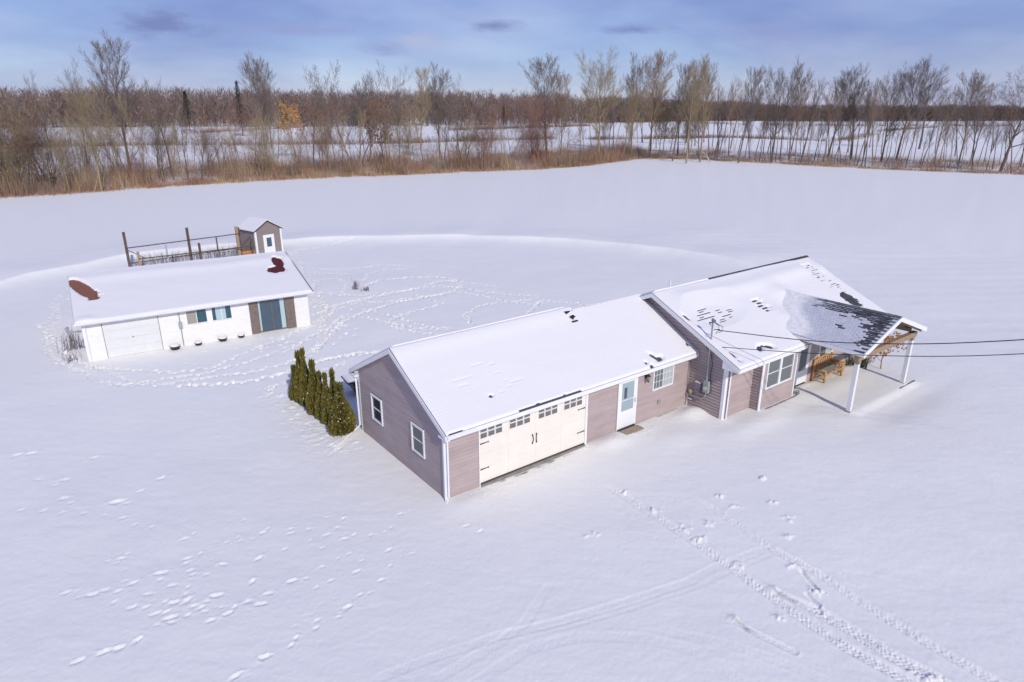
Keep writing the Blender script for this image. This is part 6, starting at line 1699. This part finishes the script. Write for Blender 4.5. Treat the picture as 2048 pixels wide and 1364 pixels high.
# ------------------------------------------------------------ tree generator
class TB:
    def __init__(s): s.V = []; s.F = []; s.k = 0
    def tube(s, pts, rad, n):
        m = len(pts)
        P = np.array(pts); R_ = np.array(rad)
        d = np.gradient(P, axis=0); d /= np.linalg.norm(d, axis=1)[:, None] + 1e-9
        ref = np.array([.3, .2, .93]) if abs(d[0, 2]) < .8 else np.array([1, .1, .05])
        a = np.cross(d, ref); a /= np.linalg.norm(a, axis=1)[:, None] + 1e-9
        b = np.cross(d, a)
        th = np.arange(n) * 2 * math.pi / n
        V = P[:, None, :] + (a[:, None, :] * np.cos(th)[None, :, None] + b[:, None, :] * np.sin(th)[None, :, None]) * R_[:, None, None]
        s.V.append(V.reshape(-1, 3))
        i = np.arange(m - 1)[:, None] * n + np.arange(n)[None, :]
        j = np.arange(m - 1)[:, None] * n + (np.arange(n)[None, :] + 1) % n
        q = np.stack([i, j, j + n, i + n], -1).reshape(-1, 4)
        s.F.append(q + s.k); s.k += m * n
    def mesh(s, name, m): return np_mesh(name, np.vstack(s.V), np.vstack(s.F), m)

def grow_tree(seed, H=1.0, fork=.35, trunk_r=.018, limbs=(7, 6, 5, 4), spread=(.55, .6, .7, .8), up=.25, ratio=(.55, .5, .42, .40), stems=1, bend=.10, leaves=0, crook=.08, leafsize=.016, minw=.0007):
    rg = random.Random(seed)
    tk, cw = TB(), TB()
    leafp = []
    def vec_rand(): return np.array([rg.gauss(0, 1), rg.gauss(0, 1), rg.gauss(0, 1)])
    def blades(pts, dirs, L_, r0, nch, lv):
        n = nch
        t = np.array([(i + rg.random()) / n for i in range(n)]) * .85 + .15
        f = t * (len(pts) - 1); k = np.minimum(f.astype(int), len(pts) - 2); fr = (f - k)[:, None]
        PP = np.array(pts); DD = np.array(dirs)
        p = PP[k] * (1 - fr) + PP[k + 1] * fr; bd = DD[k + 1]
        rv = npr.normal(0, 1, (n, 3)); pe = np.cross(bd, rv); pe /= np.linalg.norm(pe, axis=1)[:, None] + 1e-9
        sp = (spread[lv] * npr.uniform(.6, 1.1, n))[:, None]
        nd = bd * np.cos(sp) + pe * np.sin(sp) + np.array([0, 0, up * .8]); nd /= np.linalg.norm(nd, axis=1)[:, None]
        l = (L_ * ratio[lv] * npr.uniform(.7, 1.3, n))[:, None]
        w = np.cross(nd, npr.normal(0, 1, (n, 3))); w /= np.linalg.norm(w, axis=1)[:, None] + 1e-9
        w = w * max(r0 * .55, minw)
        V = np.stack([p - w, p + w, p + nd * l + w * .35, p + nd * l - w * .35], 1).reshape(-1, 3)
        cw.V.append(V); cw.F.append(np.arange(4 * n).reshape(n, 4) + cw.k); cw.k += 4 * n
        if leaves: leafp.extend(list((p + nd * l)))
    npr = np.random.default_rng(seed + 900)
    def branch(p, d, L_, r0, lv):
        nseg = 7 if lv == 0 else 4 if lv == 1 else 2 if lv == 2 else 1
        pts = [p.copy()]; dirs = [d.copy()]
        q = p.copy(); dd = d.copy()
        for i in range(nseg):
            dd = dd + vec_rand() * crook * (1 if lv else .55) + np.array([0, 0, up * (.12 if lv else .04)])
            dd /= np.linalg.norm(dd)
            q = q + dd * L_ / nseg
            pts.append(q.copy()); dirs.append(dd.copy())
        tip = .12 if lv < 3 else .4
        rad = [r0 * (1 - (1 - tip) * i / nseg) for i in range(nseg + 1)]
        (tk if lv == 0 else cw).tube(pts, rad, 7 if lv == 0 else 5 if lv == 1 else 3)
        if lv == len(limbs) - 1:
            blades(pts, dirs, L_, rad[-1] * 1.2 + .0002, limbs[lv], lv)
            return
        nch = limbs[lv]
        for i in range(nch):
            t0 = fork if lv == 0 else .22
            t = t0 + (1 - t0) * ((i + rg.random() * .8) / nch) ** .9
            t = min(t, .98)
            f = t * nseg; k = min(int(f), nseg - 1); fr = f - k
            pp = pts[k] * (1 - fr) + pts[k + 1] * fr; bd = dirs[k + 1]
            az = i * 2.4 + rg.random() * 1.2
            e1 = np.cross(bd, [0.31, .93, .17]); e1 /= np.linalg.norm(e1); e2 = np.cross(bd, e1)
            sp = spread[lv] * (1.15 - .45 * t) * rg.uniform(.8, 1.2)
            nd = bd * math.cos(sp) + (e1 * math.cos(az) + e2 * math.sin(az)) * math.sin(sp) + np.array([0, 0, up])
            nd /= np.linalg.norm(nd)
            nl = L_ * ratio[lv] * rg.uniform(.75, 1.2) * (1.15 - .35 * t)
            rr = max(rad[min(k + 1, nseg)] * rg.uniform(.56, .78), .0008)
            branch(pp, nd, nl, rr, lv + 1)
    for s_ in range(stems):
        a = s_ * 2.4 + rg.random(); tl = 0 if stems == 1 else rg.uniform(.10, .34)
        d = np.array([math.cos(a) * tl, math.sin(a) * tl, 1.0]); d /= np.linalg.norm(d)
        branch(np.array([math.cos(a), math.sin(a), 0]) * (.0 if stems == 1 else .012), d, H * (1 if stems == 1 else rg.uniform(.8, 1.0)), trunk_r * (1 if stems == 1 else .62), 0)
    lm = None
    if leaves:
        LP = np.array(leafp); g = np.random.default_rng(seed)
        LP = LP[g.random(len(LP)) < leaves]
        k = 8; C = np.repeat(LP, k, 0) + g.normal(0, .012, (len(LP) * k, 3)); n = len(C)
        u = g.normal(0, 1, (n, 3)); u /= np.linalg.norm(u, axis=1)[:, None]; v = np.cross(u, g.normal(0, 1, (n, 3))); v /= np.linalg.norm(v, axis=1)[:, None]
        sz = leafsize
        V = np.stack([C - u * sz, C - v * sz * .6, C + u * sz, C + v * sz * .6], 1).reshape(-1, 3)
        lm = np_mesh('leaves', V, np.arange(4 * n).reshape(n, 4), M['leaf_orange'])
    # normalise to unit height
    top = max(np.vstack(tk.V)[:, 2].max(), np.vstack(cw.V)[:, 2].max())
    mt, mc = tk.mesh('trunk', M['bark_grey']), cw.mesh('crown', M['bark_grey'])
    for me in (mt, mc, lm):
        if me: me.transform(Matrix.Scale(1 / top, 4))
    return mt, mc, lm
KIND = {
 'tall': [grow_tree(s, fork=.30, trunk_r=.014, limbs=(17, 9, 8, 8), spread=(.70, .60, .6, .6), up=.22, ratio=(.36, .45, .45, .5), crook=.055) for s in (1, 2, 3)],
 'vase': [grow_tree(s, fork=.36, trunk_r=.018, limbs=(15, 9, 8, 8), spread=(.78, .55, .55, .6), up=.17, ratio=(.46, .45, .42, .5), crook=.055) for s in (11, 12, 13)],
 'slender': [grow_tree(s, fork=.42, trunk_r=.0115, limbs=(14, 8, 9), spread=(.55, .55, .6), up=.26, ratio=(.27, .42, .5), crook=.09) for s in (21, 22, 23, 24)],
 'spread': [grow_tree(s, fork=.22, trunk_r=.016, limbs=(11, 7, 6, 6), spread=(.85, .7, .7, .7), up=.13, ratio=(.50, .5, .42, .5), stems=2, crook=.10) for s in (31, 32)],
 'fan': [grow_tree(41, fork=.28, trunk_r=.014, limbs=(11, 8, 6, 8), spread=(.6, .55, .6, .6), up=.20, ratio=(.48, .42, .42, .5), stems=3, crook=.06)],
 'scrub': [grow_tree(s, fork=.10, trunk_r=.011, limbs=(11, 8, 9), spread=(.75, .7, .8), up=.12, ratio=(.45, .45, .5), stems=7, crook=.12, minw=.0009) for s in (51, 52)],
 'oak': [grow_tree(61, fork=.28, trunk_r=.022, limbs=(13, 8, 7, 8), spread=(1.0, .75, .7, .7), up=.12, ratio=(.45, .5, .42, .5), crook=.14)],
}
lt = grow_tree(71, fork=.30, trunk_r=.018, limbs=(9, 6, 8), spread=(.7, .7, .8), up=.16, ratio=(.42, .5, .5), leaves=.8, crook=.10)
lt2 = grow_tree(72, fork=.25, trunk_r=.018, limbs=(9, 6, 7), spread=(.8, .7, .8), up=.14, ratio=(.42, .5, .5), leaves=.9, crook=.10)
KIND['leafy'] = [lt]; KIND['leafy2'] = [lt2]
KIND['sapling'] = [grow_tree(73, fork=.30, trunk_r=.022, limbs=(8, 5, 5), spread=(.8, .7, .8), up=.16, ratio=(.48, .5, .5), leaves=.75, crook=.10, leafsize=.032)]
CNT = {}
def plant(kind, bark, x, y, h, w, label, group, rz=None, lean=(0, 0)):
    k = CNT.get(kind, 0); CNT[kind] = k + 1
    mt, mc, lm = KIND[kind][k % len(KIND[kind])]
    t = thing('bare_tree' if not lm else 'leafy_tree', label, 'tree', (x, y, ground_z(x, y) - .2), random.uniform(0, 6.28) if rz is None else rz, group)
    t.rotation_euler[0] = lean[0]; t.rotation_euler[1] = lean[1]
    for nm, me in (('trunk', mt), ('crown', mc), ('leaves', lm)):
        if me is None: continue
        o = bpy.data.objects.new(nm, me); link(o, t)
        o.scale = (h * w, h * w, h + .2)
        if nm != 'leaves':
            o.material_slots[0].link = 'OBJECT'
            o.material_slots[0].material = M['bark_' + bark]
        elif kind == 'leafy2':
            o.material_slots[0].link = 'OBJECT'; o.material_slots[0].material = M['leaf_copper']
    return t
for (k, bk, x, y, h, w, lab) in TREES:
    plant(k, bk, x, y, h, w, lab, 'bare trees of the hedgerow', lean=(random.gauss(0, .03), random.gauss(0, .03)))
GRP = ['brushy trees at the left end of the hedgerow', 'small trees of the middle hedgerow', 'thin trees right of the stout vase shaped tree', 'slender trees of the close stand at the right', 'slender dark trees near the right edge']
for (z, k, bk, x, y, h, lab) in FILL:
    plant(k, bk, x, y, max(h, 5), random.uniform(.8, 1.15), lab, GRP[z], lean=(random.gauss(0, .07), random.gauss(0, .07)))
o = wisps('golden_bush', 260, lambda r_: (7.3 + r_.gauss(0, 1.6), 173 + r_.gauss(0, 1.2)), 2.6, 'leaf_copper', 'rounded golden tan bush at the field edge below the rounded poplar', 'bush', w_=.035, seed=15, branch=4)
o = wisps('golden_bush', 200, lambda r_: (-44 + r_.gauss(0, 2.6), 133 + r_.gauss(0, 1.2)), 1.7, 'leaf_copper', 'low golden bush at the field edge right of the arched dead trunk', 'bush', w_=.035, seed=16, branch=4)
# orange leaved sapling by the porch
sap = plant('sapling', 'brown', *Hw(23.55, -3.2), 1.9, 1.15, 'young oak sapling holding orange leaves beyond the right porch post', 'saplings')
sap.name = 'oak_sapling'; del sap['group']

# fallen and leaning dead trunks
def fallen(pts, r, label, seed):
    rnd = random.Random(seed)
    t = thing('fallen_trunk', label, 'fallen trunk', (pts[0][0], pts[0][1], 0), 0, 'dead pale trunks lying in the hedgerow')
    P = [Vector(p) - Vector((pts[0][0], pts[0][1], 0)) for p in pts]
    mb = MB(); mb.tube(P, [r * (1 - .7 * i / (len(P) - 1)) for i in range(len(P))], 7); mb.build('trunk', M['bark_pale'], t, True)
    mb = MB()
    for i in range(16):
        k = rnd.randrange(1, len(P)); q = P[k - 1].lerp(P[k], rnd.random()); l = rnd.uniform(.8, 2.6)
        a = Vector((rnd.gauss(-.4, .7), rnd.gauss(0, .7), rnd.uniform(-.1, .9))).normalized()
        mb.tube([q, q + a * l * .5 + Vector((0, 0, .1)), q + a * l], [r * .3, r * .2, r * .08], 4)
    mb.build('branches', M['bark_pale'], t)
fallen([(-46.2, 139, 0.2), (-48.5, 139.5, 2.6), (-52, 140, 4.4), (-56, 141, 5.4), (-58.5, 141, 5.6)], .26, 'long pale dead trunk arching to the left below the orange leaved tree', 1)
fallen([(-66, 138, .3), (-60, 136, 1.4), (-54, 133, 1.0), (-50, 131, .5)], .2, 'pale trunk lying flat in the brush left of the arched dead trunk', 2)
fallen([(-56, 133, .3), (-52, 134, 1.8), (-48.5, 134, .8)], .2, 'tangle of broken pale branches just under the arched dead trunk', 3)
fallen([(6.5, 172, .2), (10, 174, 1.9), (14.5, 177, 3.2), (18, 180, 4.6)], .25, 'heap of pale broken limbs at the foot of the rounded poplar', 4)
fallen([(8.5, 169, .2), (12, 171, 1.2), (17, 174, 2.0)], .2, 'lower pale limb leaning right beside the rounded poplar', 5)
fallen([(-80, 112, .3), (-74, 111, 2.4), (-70.5, 110, 4.2)], .2, 'pale limb slanting up out of the left thicket', 6)
fallen([(48, 166, .3), (47, 167, 2.0), (45.5, 167, 3.0)], .18, 'short curved pale snag in the hedgerow above the house ridge', 7)

# two conifers standing in front of the far wood
def conifer_mesh(seed):
    rg = np.random.default_rng(seed); n = 2600
    t = rg.random(n) ** .8; a = rg.random(n) * 6.283
    r_ = .17 * (1 - t) ** .8 * (.35 + .65 * rg.random(n) ** .5) * (1 + .3 * np.sin(t * 60))
    P = np.stack([r_ * np.cos(a), r_ * np.sin(a), .08 + .92 * t], -1)
    o = np.stack([np.cos(a), np.sin(a), -.3 + .5 * rg.random(n)], -1); s_ = np.stack([-np.sin(a), np.cos(a), 0 * a], -1)
    V = np.stack([P - s_ * .010, P + s_ * .010, P + o * .05], 1).reshape(-1, 3)
    return np_mesh('foliage', V, np.arange(3 * n).reshape(n, 3), M['conifer'])
CM = conifer_mesh(3)
for (x, y, h, w, lab) in ((-189, 408, 22, 1.0, 'dark green conifer standing out in the far left wood'), (-128, 330, 24.5, .7, 'narrow dark conifer behind the twin bare tree at the left'), (66, 262, 9, 1.5, 'small dark evergreen in the hedgerow right of the stout vase shaped tree'), (-5, 425, 14, 1.2, 'squat dark evergreen at the far field edge near the photo centre')):
    t = thing('conifer', lab, 'conifer', (x, y, ground_z(x, y)), 0)
    o = bpy.data.objects.new('foliage', CM); link(o, t); o.scale = (h * w, h * w, h)
    mb = MB(); mb.tube([(0, 0, -.3), (0, 0, h * .9)], [.25, .03], 6); mb.build('trunk', M['bark_dark'], t)

# ------------------------------------------------------------ far woodland (one mass, real twigs)
def far_wood():
    rg = np.random.default_rng(5)
    front = [(-900, 330), (-520, 400), (-330, 470), (-150, 505), (0, 540), (110, 590), (290, 720), (640, 770), (1100, 650)]
    fx = np.array([p[0] for p in front]); fy = np.array([p[1] for p in front])
    nT = 6500
    X = rg.uniform(-620, 950, nT)
    depth = np.where(X < 60, 170, 60)
    q = rg.random(nT) ** 1.3
    Y = np.interp(X, fx, fy) + q * depth + rg.normal(0, 3, nT)
    # clip to what lies ahead
    keep = (np.abs(np.arctan2(X, Y)) < R(52))
    X, Y, q = X[keep], Y[keep], q[keep]
    n = len(X)
    Z = far_hill(X, Y) - .3
    H = np.interp(X, [-400, -150, 0, 250], [27, 25, 21, 17]) * rg.uniform(.8, 1.18, n) * np.where(q < .06, .8, 1)
    tint = np.array([[.25, .165, .13], [.21, .155, .135], [.165, .13, .12], [.32, .20, .12], [.24, .20, .155]])
    H = H * (1 + .30 * fbm(X / 38, Y / 60, 3, 88))
    C = tint[rg.choice(5, n, p=[.34, .28, .22, .05, .11])] * rg.uniform(.8, 1.2, n)[:, None]
    fade = np.where(X > 100, .78, 1.0)[:, None]; C = C * fade
    Vs, Fs, Cs = [], [], []
    # trunks: crossed tapering blades
    for ang in (0, 1.57):
        w = .20
        dx, dy = math.cos(ang) * w, math.sin(ang) * w
        P = np.stack([np.stack([X - dx, Y - dy, Z], -1), np.stack([X + dx, Y + dy, Z], -1), np.stack([X, Y, Z + H * .9], -1)], 1)
        Vs.append(P.reshape(-1, 3)); Cs.append(np.repeat(C * .9, 3, 0))
    nb = 40
    t = rg.random((n, nb)) ** .8 * .85 + .08
    az = rg.random((n, nb)) * 6.283
    L_ = H[:, None] * (.15 + .20 * rg.random((n, nb))) * (1.15 - .6 * t)
    rad = rg.random((n, nb)) * H[:, None] * .20 * np.sin(np.clip((t - .1) * 3.2, 0, 3.1))
    bx_ = X[:, None] + rad * np.cos(az); by_ = Y[:, None] + rad * np.sin(az); bz = Z[:, None] + t * H[:, None] * .9
    el = rg.uniform(.5, 1.3, (n, nb)); ox = np.cos(az) * np.cos(el); oy = np.sin(az) * np.cos(el); oz = np.sin(el)
    w = .16 + .16 * rg.random((n, nb)); pa = rg.random((n, nb)) * 6.283
    A = np.stack([bx_ - w * np.cos(pa), by_ - w * np.sin(pa), bz], -1); B = np.stack([bx_ + w * np.cos(pa), by_ + w * np.sin(pa), bz], -1)
    T_ = np.stack([bx_ + ox * L_, by_ + oy * L_, bz + oz * L_], -1)
    P = np.stack([A, B, T_], 2).reshape(-1, 3)
    Vs.append(P); cc = np.repeat(C, nb, 0) * rg.uniform(.75, 1.25, (n * nb, 1)); Cs.append(np.repeat(cc, 3, 0))
    V = np.vstack(Vs); me = np_mesh('far_woodland', V, np.arange(len(V)).reshape(-1, 3), M['wood_far'])
    color_attr(me, 'tint', np.vstack(Cs))
    o = bpy.data.objects.new('far_woodland', me); o['kind'] = 'stuff'; o['label'] = 'leafless brown woodland along the horizon'; link(o)
far_wood()

# ------------------------------------------------------------ hedgerow undergrowth, dry grass edge, field rows
def clumps(name, label, centres, per, hh, tint, w_=.03, sp=.9, seed=1):
    """centres (n,3 incl height factor): many thin upright/arching blades around each"""
    rg = np.random.default_rng(seed)
    C = np.array(centres); n = len(C)
    cx = np.repeat(C[:, 0], per) + rg.normal(0, sp, n * per); cy = np.repeat(C[:, 1], per) + rg.normal(0, sp, n * per)
    cz = np.array([ground_z(a, b) for a, b in C[:, :2]]).repeat(per) - .08
    h = hh * np.repeat(C[:, 2], per) * rg.uniform(.35, 1.1, n * per)
    az = rg.random(n * per) * 6.283; tl = rg.uniform(.05, .8, n * per)
    tx, ty = np.cos(az) * tl * h, np.sin(az) * tl * h
    pa = rg.random(n * per) * 6.283; w = w_ * rg.uniform(.5, 1.2, n * per)
    A = np.stack([cx - w * np.cos(pa), cy - w * np.sin(pa), cz], -1); B = np.stack([cx + w * np.cos(pa), cy + w * np.sin(pa), cz], -1)
    m1 = np.stack([cx + tx * .35, cy + ty * .35, cz + h * .62], -1); T_ = np.stack([cx + tx, cy + ty, cz + h], -1)
    s_ = np.stack([w * .55 * np.cos(pa), w * .55 * np.sin(pa), 0 * w], -1)
    V = np.stack([A, B, m1 + s_, m1 - s_], 1).reshape(-1, 3); F = np.arange(len(V)).reshape(-1, 4)
    V2 = np.stack([m1 - s_, m1 + s_, T_, T_ + s_ * .2], 1).reshape(-1, 3)
    me = np_mesh(name, np.vstack([V, V2]), np.vstack([F, F + len(V)]), M['brush'])
    T = np.array(tint); cc = T[rg.integers(0, len(T), n)].repeat(per, 0) * rg.uniform(.7, 1.3, (n * per, 1))
    color_attr(me, 'tint', np.vstack([np.repeat(cc, 4, 0), np.repeat(cc, 4, 0)]))
    o = bpy.data.objects.new(name, me); o['kind'] = 'stuff'; o['label'] = label; link(o)
def along(P, n, d0, d1, rg, jitter=0):
    P = np.array(P, float); seg = np.hypot(*np.diff(P, axis=0).T); cum = np.concatenate([[0], np.cumsum(seg)])
    s = rg.random(n) * cum[-1]; x = np.interp(s, cum, P[:, 0]); y = np.interp(s, cum, P[:, 1])
    r_ = np.hypot(x, y); d = d0 + (d1 - d0) * rg.random(n) ** 1.4
    return x * (1 + d / r_), y * (1 + d / r_), s / cum[-1]
rg = np.random.default_rng(9)
x, y, s = along(EDGE, 900, 1, 38, rg)
left = x < 35
hf = np.where(left, rg.uniform(.6, 1.9, 900), rg.uniform(.25, .8, 900))
hf = hf * (.45 + 1.3 * vnoise(x / 6, y / 6, 5)); kp = left | (rg.random(900) < .62)
clumps('hedgerow_brush', 'tangled reddish brown brush under the hedgerow trees', np.stack([x, y, hf], -1)[kp], 85, 2.3, [[.36, .21, .13], [.30, .19, .13], [.23, .17, .13], [.44, .32, .20]], .028, 1.3, 2)
x, y, s = along(EDGE, 620, .3, 3.2, rg)
hf = np.where(x < 45, 1.0, .55) * rg.uniform(.5, 1.3, 620)
clumps('dry_grass', 'orange dry grass along the far edge of the snowy field', np.stack([x, y, hf], -1), 55, .95, [[.42, .24, .12], [.36, .20, .12], [.28, .15, .10], [.50, .36, .20]], .03, 1.0, 3)
pts = []
for P, n_c, hf_ in zip(ROWS, (150, 110, 90, 60, 40, 80), (1.3, 1.1, .9, .7, 1.3, 1.6)):
    x, y, s = along(P, n_c, -2, 4, rg); pts.append(np.stack([x, y, rg.uniform(.6, 1.3, n_c) * hf_], -1))
clumps('field_margin_brush', 'low brown brush lines between the distant snowy fields', np.vstack(pts), 42, 2.2, [[.20, .13, .10], [.15, .11, .09], [.28, .20, .12]], .07, 2.2, 4)
# straw coloured field patch seen through the left thicket
